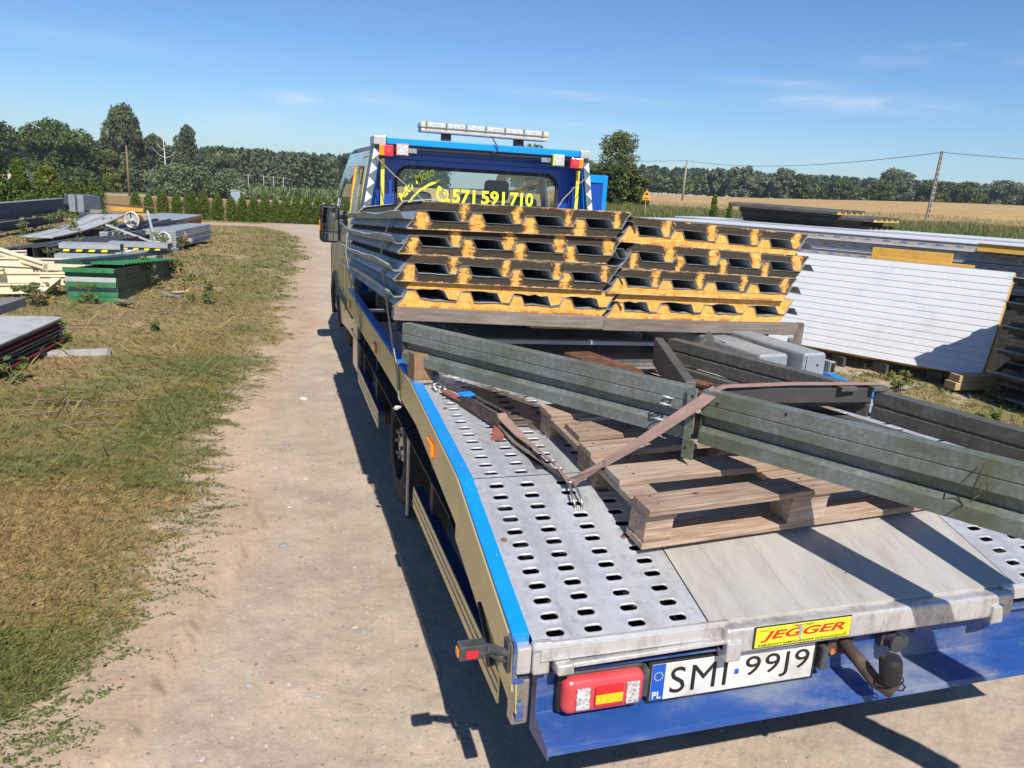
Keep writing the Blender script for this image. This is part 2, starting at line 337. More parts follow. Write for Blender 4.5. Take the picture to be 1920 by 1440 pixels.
# ------------------------------------------------------------------ object helpers
def tag(o, label=None, cat=None, group=None, kind=None):
    if label: o['label'] = label
    if cat: o['category'] = cat
    if group: o['group'] = group
    if kind: o['kind'] = kind
    return o
def thing(name, label, cat, loc=(0, 0, 0), group=None, rot=(0, 0, 0)):
    o = bpy.data.objects.new(name, None); COL.objects.link(o); o.empty_display_size = .1
    o.location = loc; o.rotation_euler = rot
    return tag(o, label, cat, group)
def link(name, me, parent=None):
    o = bpy.data.objects.new(name, me); COL.objects.link(o)
    if parent: o.parent = parent
    return o
def wloc(o):
    v = Vector(o.location)
    while o.parent: o = o.parent; v = v+Vector(o.location)
    return v
class MB:
    def __init__(s): s.v = []; s.f = []; s.mi = []; s.mats = []; s.cur = 0
    def mat(s, key):
        m = MT[key] if isinstance(key, str) else key
        if m not in s.mats: s.mats.append(m)
        s.cur = s.mats.index(m); return s
    def add(s, vs, fs):
        b = len(s.v); s.v += [Vector(v) for v in vs]
        s.f += [tuple(b+i for i in f) for f in fs]; s.mi += [s.cur]*len(fs); return s
    def box(s, x0, y0, z0, x1, y1, z1, M=None):
        vs = [Vector((x, y, z)) for z in (z0, z1) for y in (y0, y1) for x in (x0, x1)]
        if M: vs = [M @ v for v in vs]
        return s.add(vs, [(0, 2, 3, 1), (4, 5, 7, 6), (0, 1, 5, 4), (2, 6, 7, 3), (0, 4, 6, 2), (1, 3, 7, 5)])
    def bar(s, a, b, w, h, up=(0, 0, 1)):
        a, b = Vector(a), Vector(b); d = (b-a).normalized(); x = d.cross(Vector(up)).normalized(); z = x.cross(d)
        vs = [p+x*i*w/2+z*j*h/2 for p in (a, b) for i, j in ((-1, -1), (1, -1), (1, 1), (-1, 1))]
        return s.add(vs, [(0, 1, 2, 3), (7, 6, 5, 4), (0, 4, 5, 1), (1, 5, 6, 2), (2, 6, 7, 3), (3, 7, 4, 0)])
    def sweep(s, prof, a, b, up=(0, 0, 1), closed=True, caps=True):
        """profile (x, z) pairs swept from a to b"""
        a, b = Vector(a), Vector(b); d = (b-a).normalized(); x = d.cross(Vector(up)).normalized(); z = x.cross(d)
        n = len(prof); vs = [p+x*u+z*w for p in (a, b) for u, w in prof]
        fs = [(i, (i+1) % n, n+(i+1) % n, n+i) for i in range(n if closed else n-1)]
        if closed and caps: fs += [tuple(range(n))[::-1], tuple(range(n, 2*n))]
        return s.add(vs, fs)
    def tube(s, pts, r, n=8, caps=True):
        pts = [Vector(p) for p in pts]; rs = r if isinstance(r, (list, tuple)) else [r]*len(pts)
        vs = []; fs = []; px = None
        for i, p in enumerate(pts):
            d = (pts[min(i+1, len(pts)-1)]-pts[max(i-1, 0)]).normalized()
            if px is None: px = d.cross(Vector((0, 0, 1)) if abs(d.z) < .9 else Vector((1, 0, 0))).normalized()
            else: px = (px-d*px.dot(d)).normalized()
            py = d.cross(px)
            vs += [p+(px*math.cos(2*PI*k/n)+py*math.sin(2*PI*k/n))*rs[i] for k in range(n)]
        for i in range(len(pts)-1):
            fs += [(i*n+k, i*n+(k+1) % n, (i+1)*n+(k+1) % n, (i+1)*n+k) for k in range(n)]
        if caps: fs += [tuple(range(n))[::-1], tuple(range((len(pts)-1)*n, len(pts)*n))]
        return s.add(vs, fs)
    def lathe(s, prof, c, axis, n=28, cap=False):
        """prof: (radius, distance along the axis)"""
        c = Vector(c); ax = Vector(axis).normalized(); px = ax.cross(Vector((0, 0, 1)) if abs(ax.z) < .9 else Vector((1, 0, 0))).normalized(); py = ax.cross(px)
        vs = [c+ax*h+(px*math.cos(2*PI*k/n)+py*math.sin(2*PI*k/n))*r for r, h in prof for k in range(n)]
        fs = [(i*n+k, i*n+(k+1) % n, (i+1)*n+(k+1) % n, (i+1)*n+k) for i in range(len(prof)-1) for k in range(n)]
        if cap: fs += [tuple(range(n))[::-1], tuple(range((len(prof)-1)*n, len(prof)*n))]
        return s.add(vs, fs)
    def build(s, name, parent=None, bevel=0, smooth=False, local=False, seg=2, solid=0):
        me = bpy.data.meshes.new(name)
        off = wloc(parent) if (parent and not local) else Vector()
        me.from_pydata([tuple(v-off) for v in s.v], [], s.f)
        for m in s.mats: me.materials.append(m)
        me.polygons.foreach_set('material_index', s.mi)
        bm = bmesh.new(); bm.from_mesh(me); bmesh.ops.recalc_face_normals(bm, faces=bm.faces); bm.to_mesh(me); bm.free()
        if smooth: me.polygons.foreach_set('use_smooth', [True]*len(me.polygons))
        o = link(name, me, parent)
        if solid:
            md = o.modifiers.new('solid', 'SOLIDIFY'); md.thickness = solid; md.offset = 0
        if bevel:
            md = o.modifiers.new('bevel', 'BEVEL'); md.width = bevel; md.segments = seg; md.limit_method = 'ANGLE'; md.angle_limit = R(40)
        if smooth:
            try: me.shade_smooth_by_angle
            except Exception: pass
        return o
def B(*a): return MB().mat(a[0])
def npmesh(name, V, F, mat, attrs=None):
    me = bpy.data.meshes.new(name); V = np.asarray(V, np.float32); F = np.asarray(F, np.int32)
    k = F.shape[1]; me.vertices.add(len(V)); me.vertices.foreach_set('co', V.ravel())
    me.loops.add(F.size); me.loops.foreach_set('vertex_index', F.ravel())
    me.polygons.add(len(F)); me.polygons.foreach_set('loop_start', np.arange(0, F.size, k, dtype=np.int32))
    try: me.polygons.foreach_set('loop_total', np.full(len(F), k, dtype=np.int32))
    except Exception: pass
    me.update(calc_edges=True); me.materials.append(mat)
    for nme, (typ, dom, arr) in (attrs or {}).items():
        a = me.attributes.new(nme, typ, dom)
        a.data.foreach_set('color' if 'COLOR' in typ else 'value', np.asarray(arr, np.float32).ravel())
    return me
def text(name, s, size, M, mat, parent, xs=1.0, depth=.0008, shear=0, bold=0, align='LEFT', space=1.0, fit=None):
    c = bpy.data.curves.new(name, 'FONT'); c.body = s; c.size = size; c.extrude = depth; c.shear = shear; c.offset = bold
    c.align_x = align; c.space_character = space; c.resolution_u = 4
    o = bpy.data.objects.new(name, c); COL.objects.link(o)
    dg = bpy.context.evaluated_depsgraph_get(); dg.update()
    me = bpy.data.meshes.new_from_object(o.evaluated_get(dg)); bpy.data.objects.remove(o)
    if fit:
        xv = [v.co.x for v in me.vertices]; yv = [v.co.y for v in me.vertices]; xs = 1; me.transform(Matrix.Diagonal((fit[0]/(max(xv)-min(xv)), fit[1]/(max(yv)-min(yv)), 1, 1)) @ Matrix.Translation((-min(xv), -min(yv), 0)))
    off = wloc(parent) if parent else Vector()
    me.transform(Matrix.Translation(-off) @ M @ Matrix.Diagonal((xs, 1, 1, 1)))
    me.materials.clear(); me.materials.append(MT[mat]); return link(name, me, parent)
def facing(x, y, z, roll=0):      # text on a face that looks towards -Y
    return Matrix.Translation((x, y, z)) @ Matrix.Rotation(roll, 4, 'Y') @ Matrix.Rotation(PI/2, 4, 'X')
rng = np.random.default_rng(7); random.seed(7)

# ------------------------------------------------------------------ value noise
def vnoise(x, y, seed=0):
    xi = np.floor(x).astype(np.int64); yi = np.floor(y).astype(np.int64); fx = x-xi; fy = y-yi
    fx = fx*fx*(3-2*fx); fy = fy*fy*(3-2*fy)
    def h(a, b):
        n = (a*374761393+b*668265263+seed*982451653) & 0x7fffffff
        n = ((n ^ (n >> 13))*1274126177) & 0x7fffffff
        return ((n ^ (n >> 16)) & 0xffff)/65535.
    return (h(xi, yi)*(1-fx)+h(xi+1, yi)*fx)*(1-fy)+(h(xi, yi+1)*(1-fx)+h(xi+1, yi+1)*fx)*fy
def fbm(x, y, seed=0, oct=4):
    r = 0; a = .5
    for i in range(oct): r = r+a*vnoise(x*2**i, y*2**i, seed+i*17); a *= .5
    return r/(1-.5**oct)
def sst(a, b, x):
    t_ = np.clip((x-a)/(b-a), 0, 1); return t_*t_*(3-2*t_)
# edge of the dirt track against the grass on the left: x as a function of y
EY = np.array([-5, 1.5, 2.3, 2.9, 3.4, 4.0, 4.8, 5.6, 6.3, 7.3, 8.6, 10.3, 13, 17, 22, 27, 31, 34, 60])
EX = np.array([-1.2, -1.0, -.86, -.72, -.60, -.42, -.52, -.58, -.40, -.28, -.10, .12, .30, .55, .75, .85, .5, -.3, -.3])
def hillh(x, y):
    d = np.hypot(x, y); az = np.degrees(np.arctan2(x, y))
    left = -.014*np.maximum(d-15, 0)*np.where(d < 200, 1, 200/np.maximum(d, 1))
    right = 1.2*sst(10.5, 26, d)+.004*np.clip(d-26, 0, 16)+.0115*np.maximum(d-42, 0)*(1+1.0*sst(28, 50, az))
    right = np.where(d > 150, 1.264+.0115*108*(1+1.0*sst(28, 50, az)), right)
    w = sst(9, 22, az)*(1-sst(90, 150, np.abs(az)))
    return left*(1-w)+right*w
def dirtmask(x, y):
    e = np.interp(y, EY, EX)+(fbm(x*1.3+9, y*1.3, 3)-.5)*.75+(fbm(x*5, y*7, 5)-.5)*.42
    m = .45*sst(-.42, -.05, x-e)+.55*sst(-.07, .07, x-e)
    rgt = np.interp(y, [0, 3, 6, 10, 14, 20, 40], [3.6, 3.5, 3.6, 3.9, 4.2, 4.4, 4.6])+(fbm(x*2, y*2, 8)-.5)*.7
    m = m*(1-sst(-.15, .15, x-rgt))*(1-sst(43, 46, y))
    yy = y+.0*x
    far = sst(34.2, 34.8, yy+(fbm(x, y, 4)-.5)*.8)*(1-sst(37.0, 37.4, yy+(fbm(x, y, 6)-.5)*.5))*sst(-14, -12, x)*(1-sst(4, 6, x))
    yd = (fbm(x*1.7, y*1.7, 21)-.5)
    bare = sst(.16, .22, yd)*sst(5, 6, x)*(1-sst(12, 14, x))
    pat = sst(.20, .30, fbm(x*1.3+4, y*.9, 31)-.5)*(x < e)*.6
    return np.maximum(np.maximum(m, far), np.maximum(bare*.8, pat))
def height(x, y):
    h = hillh(x, y); d = dirtmask(x, y); r_ = np.hypot(x, y)
    near = 1-sst(18, 40, r_)
    e = np.interp(y, EY, EX)
    ledge = .035*(1-sst(-.02, .05, x-(e+.34)+(fbm(x*5, y*5, 12)-.5)*.16))*(1-sst(3.6, 4.6, y))
    h = h+near*(ledge+(1-d)*.025+(fbm(x*1.1, y*1.1, 40)-.5)*.07+(fbm(x*9, y*9, 41)-.5)*.016+(fbm(x*34, y*34, 42)-.5)*.006)
    tread = np.exp(-((x-1.0)/1.3)**2)*.012
    rt = (np.exp(-((x-.28+.05*np.sin(y))/.13)**2)*.012+np.exp(-((x-.28+.05*np.sin(y))/.10)**2)*.0012*np.sin(y*70+x*25))*d
    return h-tread*near-rt*near-.02
def gz(x, y): return float(height(np.array([float(x)]), np.array([float(y)]))[0])

# ------------------------------------------------------------------ ground
rs = np.concatenate([[.05, .4, .8], np.geomspace(1.1, 60, 520), np.geomspace(61, 1500, 110)])
az = np.concatenate([np.linspace(-180, -24, 26)[:-1], np.linspace(-24, 58, 620), np.linspace(58, 180, 22)[1:-1]])
A_, R_ = np.meshgrid(np.radians(az), rs)
X = R_*np.sin(A_); Y = R_*np.cos(A_); Z = height(X, Y)
nr, na = X.shape
idx = np.arange(nr*na).reshape(nr, na); nx_ = np.roll(idx, -1, 1)
F = np.stack([idx[:-1], idx[1:], nx_[1:], nx_[:-1]], -1).reshape(-1, 4)
F = F[:, ::-1]
dm = dirtmask(X, Y)[..., None]
def C3(*c): return np.array(c)
n_a = fbm(X*.8, Y*.8, 50)[..., None]; n_b = fbm(X*4, Y*4, 51)[..., None]; n_c = fbm(X*.25, Y*.25, 52)[..., None]
ee = np.interp(Y, EY, EX)
ledgez = (1-sst(.25, .55, X-ee))[..., None]
dirt = C3(.46, .36, .27)*(1-n_a)+C3(.355, .295, .235)*n_a
dirt = dirt*(1-ledgez*.6)+C3(.40, .285, .19)*ledgez*.6
rutn = (np.exp(-((X-.28+.05*np.sin(Y))/.16)**2)+np.exp(-((X+.02+.04*np.sin(Y*.7))/.10)**2)*.5)[..., None]
dirt = dirt*(.85+.3*n_b)*(1-.08*rutn)
gsoil = (C3(.27, .205, .115)*(1-n_a)+C3(.15, .145, .06)*n_a)
gsoil = gsoil*(.7+.6*n_b)
D_ = np.hypot(X, Y); AZ = np.degrees(np.arctan2(X, Y))
col = dirt*dm+gsoil*(1-dm)
# field beyond the hedge on the left, wheat field on the right
lf = (sst(43.5, 45, D_)*(1-sst(9, 12, AZ)))[..., None]
fieldc = C3(.26, .17, .075)*(.8+.4*n_b)
pale = C3(.42, .33, .18)
fieldc = fieldc*(1-sst(92, 100, D_)[..., None])+pale*sst(92, 100, D_)[..., None]
fieldc = fieldc*(1-sst(108, 112, D_)[..., None])+C3(.10, .14, .05)*sst(108, 112, D_)[..., None]
col = col*(1-lf)+fieldc*lf
rf = (sst(38, 40, D_+fbm(X*.3, Y*.3, 60)*3)*sst(9, 12, AZ)*(1-sst(150, 156, D_)))[..., None]
wheat = C3(.40, .27, .125)*(.82+.36*fbm(X*.15, Y*.9, 61)[..., None])
strip = np.exp(-((D_-40)/3.)**2)[..., None]
wheat = wheat*(1-strip)+C3(.50, .40, .21)*strip
col = col*(1-rf)+wheat*rf
road = (sst(28.5, 28.9, D_)*(1-sst(32.5, 32.9, D_))*sst(18, 20, AZ))[..., None]
col = col*(1-road)+C3(.13, .13, .135)*road
ff = sst(158, 165, D_)[..., None]; col = col*(1-ff)+C3(.04, .06, .025)*ff
me = npmesh('ground', np.stack([X, Y, Z], -1).reshape(-1, 3), F, MT['ground'],
            {'col': ('FLOAT_COLOR', 'POINT', np.concatenate([col, np.ones((nr, na, 1))], -1))})
me.polygons.foreach_set('use_smooth', [True]*len(me.polygons))
tag(link('ground', me), kind='structure')

# ------------------------------------------------------------------ grass
def grasscol(x, y, k):
    a = fbm(x*.75, y*.75, 70); b = fbm(x*2.6, y*2.6, 71); c_ = fbm(x*.3+3, y*.3, 72)
    e = np.interp(y, EY, EX); g = sst(-1.5, -.15, x-e)            # greener along the track
    green = np.clip((a-.5)*4.6+g*.42+(b-.5)*1.9-.03+(rng.uniform(0, 1, len(x))-.5)*.6, 0, 1)
    green = np.maximum(green, sst(9, 13, y)*sst(-2.2, -.8, x-e)*.8)
    straw = np.stack([.34+.10*k, .26+.09*k, .11+.05*k], -1); grn = np.stack([.14+.08*k, .165+.07*k, .05+.03*k], -1)
    oliv = np.stack([.235+.09*k, .205+.07*k, .07+.02*k], -1)
    t1 = sst(0, .5, green)[:, None]; t2 = sst(.5, 1, green)[:, None]
    cc = straw*(1-t1)+oliv*t1; cc = cc*(1-t2)+grn*t2
    rust = (sst(.42, .6, c_*.6+b*.4)*.32*(1-green))[:, None]
    return cc*(1-rust)+np.array([.37, .215, .095])*rust
def blades(n, rmin, rmax, a0, a1, hmin, hmax, wf, lie=1.0, tall=0):
    r_ = np.exp(rng.uniform(math.log(rmin), math.log(rmax), n)); a = np.radians(rng.uniform(a0, a1, n))
    x = r_*np.sin(a); y = r_*np.cos(a)
    keep = (dirtmask(x, y) < rng.uniform(.15, .8, n))
    keep &= ~((x > .5) & (x < 2.8) & (y > 1.4) & (y < 10.5))
    keep &= (y < 33.9) | (y > 37.4)
    x, y, r_ = x[keep], y[keep], r_[keep]; n = len(x); z = height(x, y)
    th = rng.uniform(0, 2*PI, n); w = np.maximum(.0016, r_*wf); h = rng.uniform(hmin, hmax, n)*(1+r_*.012)
    h *= .6+.9*fbm(x*1.5, y*1.5, 80)
    ln = h*rng.uniform(.3, 1.6, n)*lie; ph = rng.uniform(0, 2*PI, n)
    P = np.stack([x, y, z-.004], -1); sd = np.stack([np.cos(th), np.sin(th), 0*th], -1)*w[:, None]/2
    L = np.stack([np.cos(ph)*ln, np.sin(ph)*ln, h], -1)
    V = np.stack([P-sd, P+sd, P+L*.55+sd*.7+np.array([0, 0, 1])*h[:, None]*.12, P+L], 1)
    k = rng.uniform(0, 1, n); c = grasscol(x, y, k)
    return V.reshape(-1, 3), np.repeat(c, 4, 0)
parts = [blades(420000, 2.2, 13, -22, 22, .008, .026, .0006, 1.0), blades(110000, 13, 44, -20, 30, .018, .04, .0010),
         blades(70000, 3.2, 27, 24, 58, .015, .05, .0010), blades(2200, 5, 30, -22, -2, .05, .13, .0007)]
def tufts(n, m_, rmin, rmax, a0, a1, h0, h1, wf):
    r_ = np.exp(rng.uniform(math.log(rmin), math.log(rmax), n)); a = np.radians(rng.uniform(a0, a1, n)); cx = r_*np.sin(a); cy = r_*np.cos(a)
    k = (dirtmask(cx, cy) < rng.uniform(.3, 1, n)) & ~((cx > .5) & (cx < 2.8) & (cy > 1.4) & (cy < 10.5)); cx, cy, r_ = cx[k], cy[k], r_[k]; n = len(cx)
    hh = rng.uniform(h0, h1, n)*(.5+fbm(cx*2, cy*2, 88)); kk = rng.uniform(0, 1, n)
    cx, cy, r_, hh, kk = [np.repeat(q, m_) for q in (cx, cy, r_, hh, kk)]; N = n*m_
    ph = rng.uniform(0, 2*PI, N); sp = rng.uniform(0, 1, N)**.5; x = cx+np.cos(ph)*sp*hh*.5; y = cy+np.sin(ph)*sp*hh*.5; z = height(x, y)
    h = hh*rng.uniform(.5, 1, N)*(1-.45*sp); out = np.stack([np.cos(ph), np.sin(ph), 0*ph], -1)*(hh*sp*rng.uniform(.5, 1.5, N))[:, None]
    th = ph+PI/2+rng.uniform(-.6, .6, N); w = np.maximum(.0018, r_*wf); sd = np.stack([np.cos(th), np.sin(th), 0*th], -1)*w[:, None]/2
    P = np.stack([x, y, z-.004], -1); up = np.array([0, 0, 1])*h[:, None]
    V = np.stack([P-sd, P+sd, P+out*.4+up*.75+sd*.6, P+out+up], 1); c = grasscol(x, y, np.clip(kk*.7+rng.uniform(0, .3, N), 0, 1))
    return V.reshape(-1, 3), np.repeat(c, 4, 0)
parts += [tufts(7000, 18, 2.2, 12, -22, 3, .014, .048, .00058), tufts(2500, 12, 12, 30, -18, 10, .03, .08, .001), tufts(2200, 14, 3.2, 16, 24, 58, .03, .09, .0009)]
V = np.concatenate([p[0] for p in parts]); Cc = np.concatenate([p[1] for p in parts])
F = np.arange(len(V)).reshape(-1, 4)
me = npmesh('grass', V, F, MT['grass'], {'col': ('FLOAT_COLOR', 'POINT', np.concatenate([Cc, np.ones((len(Cc), 1))], -1))})
tag(link('grass', me), 'short dry and green grass growing beside the dirt track', 'grass', kind='stuff')
# tall verge grass along the wheat field
def verge(name, n, r0_, r1_, a0, a1, h0, h1, c1, c2, label, wf=.0013):
    r_ = rng.uniform(r0_, r1_, n); a = np.radians(rng.uniform(a0, a1, n)); x = r_*np.sin(a); y = r_*np.cos(a)
    z = height(x, y); th = rng.uniform(0, 2*PI, n); w = r_*wf; h = rng.uniform(h0, h1, n)*(.5+fbm(x*.5, y*.5, 90))
    P = np.stack([x, y, z], -1); sd = np.stack([np.cos(th), np.sin(th), 0*th], -1)*w[:, None]/2
    ph = rng.uniform(0, 2*PI, n); L = np.stack([np.cos(ph)*h*.3, np.sin(ph)*h*.3, h], -1)
    V = np.stack([P-sd, P+sd, P+L], 1).reshape(-1, 3); k = rng.uniform(0, 1, (n, 1))
    c = np.array(c1)*(1-k)+np.array(c2)*k
    me = npmesh(name, V, np.arange(len(V)).reshape(-1, 3), MT['grass'], {'col': ('FLOAT_COLOR', 'POINT', np.concatenate([np.repeat(c, 3, 0), np.ones((3*n, 1))], -1))})
    return tag(link(name, me), label, 'grass', kind='stuff')
verge('tall_verge_grass', 26000, 33, 37.5, 17, 58, .12, .32, (.12, .15, .05), (.30, .27, .12), 'tall green grass on the verge between road and wheat field')
verge('near_verge_grass', 12000, 24.5, 28, 22, 58, .1, .26, (.10, .14, .04), (.22, .24, .09), 'green roadside grass in front of the road')
verge('wheat_edge', 42000, 38, 52, 15, 58, .15, .32, (.44, .33, .16), (.54, .42, .22), 'pale ripe wheat at the edge of the brown field')

# ------------------------------------------------------------------ plants
def leafcloud(blobs, n, leaf, droop=0, seed=1, outward=.6, aspect=1.0):
    """leaf quads spread over the shells of a set of blobs (x, y, z, rx, ry, rz)"""
    g = np.random.default_rng(seed); bl = np.array(blobs, float)
    wgt = bl[:, 3]*bl[:, 5]; pick = g.choice(len(bl), n, p=wgt/wgt.sum()); b = bl[pick]
    d = g.normal(size=(n, 3)); d /= np.linalg.norm(d, axis=1)[:, None]
    rad = g.uniform(.45, 1.08, n)**.7
    P = b[:, :3]+d*b[:, 3:6]*rad[:, None]
    nr_ = d*outward+g.normal(size=(n, 3))*.6+np.array([0, 0, .25]); nr_ /= np.linalg.norm(nr_, axis=1)[:, None]
    t1 = np.cross(nr_, g.normal(size=(n, 3))); t1 /= np.linalg.norm(t1, axis=1)[:, None]; t2 = np.cross(nr_, t1)
    if droop: t1 = t1*(1-droop)+np.array([0, 0, -1])*droop; t1 /= np.linalg.norm(t1, axis=1)[:, None]
    s = leaf*g.uniform(.5, 1.3, n)[:, None]
    V = np.stack([P-t1*s*aspect, P-t2*s*.55, P+t1*s*aspect, P+t2*s*.55], 1).reshape(-1, 3)
    blobt = g.uniform(-.18, .18, len(bl))[pick]
    tint = np.clip(g.uniform(0, .75, n)+blobt, 0, 1)**1.3
    return V, tint
def crownmesh(name, blobs, n, leaf, mat, seed, **k):
    V, tint = leafcloud(blobs, n, leaf, seed=seed, **k)
    return npmesh(name, V, np.arange(len(V)).reshape(-1, 4), mat, {'tint': ('FLOAT', 'FACE', tint)})
def blobset(kind, h, r_, seed):
    g = random.Random(seed); out = []
    if kind == 'round':
        for i in range(75):
            a = g.uniform(0, 2*PI); q = g.uniform(0, 1)**.5; zz = g.uniform(.14, .95)
            lim = math.sqrt(max(.05, 1-((zz-.52)/.5)**2)); s = g.uniform(.15, .30)*r_
            out.append((math.cos(a)*q*lim*r_*.78, math.sin(a)*q*lim*r_*.78, zz*h, s, s, s*.8))
    elif kind == 'tall':
        for i in range(80):
            a = g.uniform(0, 2*PI); q = g.uniform(0, 1)**.5; zz = g.uniform(.06, .97)
            lim = (1-.70*max(0, (zz-.3)/.7))*(.55+.75*g.random()); s = g.uniform(.10, .27)*r_
            out.append((math.cos(a)*q*lim*r_*.85, math.sin(a)*q*lim*r_*.85, zz*h, s, s, s*1.5))
    elif kind == 'cone':
        for i in range(70):
            zz = .02+.95*i/70; lim = (1-zz)**.6; a = g.uniform(0, 2*PI); q = g.uniform(.3, .8)
            s = r_*(.26+.22*lim); out.append((math.cos(a)*q*lim*r_*.75, math.sin(a)*q*lim*r_*.75, zz*h, s*.8, s*.8, s*.9))
    elif kind == 'column':
        for i in range(60):
            zz = .04+.92*i/60; lim = 1 if zz < .35 else math.sqrt(max(.02, 1-((zz-.35)/.66)**2)); a = i*2.4+g.uniform(-.4, .4); q = g.uniform(.35, .62)
            s = r_*.52*max(lim, .4); out.append((math.cos(a)*q*lim*r_*.85, math.sin(a)*q*lim*r_*.85, zz*h, s, s, s*1.1))
    elif kind == 'mound':
        for i in range(40):
            a = g.uniform(0, 2*PI); q = g.uniform(0, 1)**.5; x_ = math.cos(a)*q; y_ = math.sin(a)*q
            lim = math.sqrt(max(.05, 1-q*q)); s = g.uniform(.14, .24)*r_
            out.append((x_*r_*.88, y_*r_*.45, g.uniform(.15, .85)*h*lim, s, s*.7, s*.7))
    return out
def tree(name, label, cat, x, y, z, h, r_, kind, lm, n, leaf, seed, group=None, trunk='bark', th=.25, **k):
    t_ = thing(name, label, cat, (x, y, z), group)
    bl = blobset(kind, h, r_, seed)
    me = crownmesh('crown', bl, n, leaf, LM[lm], seed, **k); link('crown', me, t_)
    g = random.Random(seed+5); b = B(trunk)
    b.tube([(0, 0, -.3), (g.uniform(-.05, .05)*r_, 0, h*.35), (g.uniform(-.1, .1)*r_, 0, h*.8)], [h*.028, h*.02, h*.006], 7)
    for q in g.sample(bl, min(7, len(bl))):
        b.tube([(0, 0, h*th), (q[0]*.5, q[1]*.5, (h*th+q[2])*.55), (q[0], q[1], q[2])], [h*.011, h*.007, h*.003], 5)
    b.build('trunk', t_, local=True, smooth=True)
    return t_
def azd(az_deg, d): return d*math.sin(R(az_deg)), d*math.cos(R(az_deg))
def place(px_az, d):
    x, y = azd(px_az, d); return x, y, gz(x, y)
G_L = 'trees beyond the hedge on the left'
# big bright thuja at the left edge, low hedge
for i, (x, y, h, r_, lm, lab) in enumerate([
    (-9.75, 32.9, 3.05, 1.0, 'thujabright', 'tall bright green thuja at the left edge of the picture'),
    (-8.95, 33.4, 2.2, .6, 'thujabright', 'second bright thuja, lower, tucked against the tall one at the left edge')]):
    tree('thuja', lab, 'conifer', x, y, gz(x, y), h, r_, 'cone', lm, 14000, .055, 20+i, aspect=1.5, outward=.9)
for i, (x, y, w_) in enumerate([(-9.05, 36.2, .6), (-8.35, 36.6, .55), (-7.75, 36.8, .55), (-7.15, 36.9, .5)]):
    tree('hedge_bush', ['low olive hedge bush touching the bright thuja', 'second low hedge bush right of the bright thuja', 'third low hedge bush right of the bright thuja', 'last low hedge bush before the gap in the hedge'][i],
         'hedge shrub', x, y, gz(x, y), 1.5, w_, 'column', 'thuja', 5200, .045, 40+i, group='olive hedge bushes beside the bright thuja')
# row of clipped thujas
hx = np.array([-6.15, -5.45, -4.72, -3.98, -3.22, -2.52, -1.75, -1.0, -.38, .28, .92, 1.5, 2.1, 2.72, 3.32, 3.95, 4.55, 5.15, 5.72, 6.35, 6.95, 7.55, 8.1, 8.75, 9.35, 9.9, 10.4])
proto = []
for i in range(6):
    proto.append((crownmesh('foliage', blobset('column', 1.27, .335, 60+i), 6000, .028, LM['thuja'], 60+i, aspect=1.4, outward=.9),))
words = 'first second third fourth fifth sixth seventh eighth ninth tenth eleventh twelfth thirteenth fourteenth fifteenth sixteenth seventeenth eighteenth nineteenth twentieth'.split()+['twenty-first', 'twenty-second', 'twenty-third', 'twenty-fourth', 'twenty-fifth', 'twenty-sixth', 'twenty-seventh']
for i, x in enumerate(hx):
    x = (x+6.15)*.795-5.95
    y = 39.3-.05*(x+6)+random.uniform(-.08, .08); s = random.uniform(.9, 1.12)
    if i in (1, 7, 24): s *= .84
    t_ = thing('clipped_thuja', '%s clipped thuja of the row from its left end' % words[i], 'thuja', (x, y, gz(x, y)-.02), 'clipped thujas in a row along the far track', (0, 0, random.uniform(0, 6)))
    t_.scale = (s*1.02, s*1.02, s)
    link('foliage', proto[i % 6][0], t_)
    B('bark').tube([(0, 0, 0), (0, 0, .5)], .02, 6).build('stem', t_, local=True)
# trees on the left; azimuth in degrees from the truck's heading, distance, height, radius
TL = [('walnut_tree', 'broad round dark green walnut tree left of the tall birches', -12.9, 118, 8.6, 5.0, 'round', 'walnut', 9000, .34),
      ('leafy_tree', 'dark tree half hidden behind the thuja at the far left', -16.6, 135, 8.6, 6.0, 'round', 'dark', 6000, .4),
      ('leafy_tree', 'low broad tree filling the space between walnut and tall birch', -10.4, 122, 5.6, 3.6, 'round', 'olive', 5000, .34),
      ('weeping_birch', 'tallest weeping birch on the left, behind the wooden lamp pole', -9.1, 132, 11.0, 5.2, 'tall', 'willow', 14000, .36),
      ('weeping_birch', 'smaller darker birch leaning on the right side of the tallest one', -7.4, 134, 8.2, 3.6, 'tall', 'willow', 6000, .36),
      ('birch_tree', 'slender birch standing behind the white flowering bush', -5.35, 140, 10.2, 3.0, 'tall', 'willow', 6500, .34),
      ('birch_tree', 'short bushy birch right of the slender one', -3.3, 150, 7.0, 3.4, 'round', 'willow', 4500, .36),
      ('small_tree', 'dark dense tree with pointed top at the end of the corn field', 5.3, 190, 10.4, 4.4, 'round', 'dark', 5200, .45),
      ('small_tree', 'olive rounded tree left of the dark pointed one', 2.2, 190, 7.2, 3.4, 'round', 'olive', 4000, .42),
      ('small_tree', 'small bright bush tree in front of the corn field end', 5.0, 140, 4.0, 1.6, 'round', 'walnut', 2500, .3),
      ('small_tree', 'round bush tree just left of the truck mirror', 6.3, 148, 4.6, 2.6, 'round', 'walnut', 3500, .3),
      ('small_tree', 'tall dark tree partly hidden by the left side of the cab', 8.0, 165, 9.0, 3.6, 'round', 'dark', 4500, .4)]
for i, (nm, lab, a, d, h, r_, kd, lm, n, lf) in enumerate(TL):
    x, y, z = place(a, d); tree(nm, lab, 'tree', x, y, z, h, r_, kd, lm, int(n*1.8), lf*.68, 100+i, G_L, trunk='birchbark' if 'birch' in nm else 'bark', droop=.45 if 'birch' in nm else 0)
x, y, z = place(-5.0, 104)
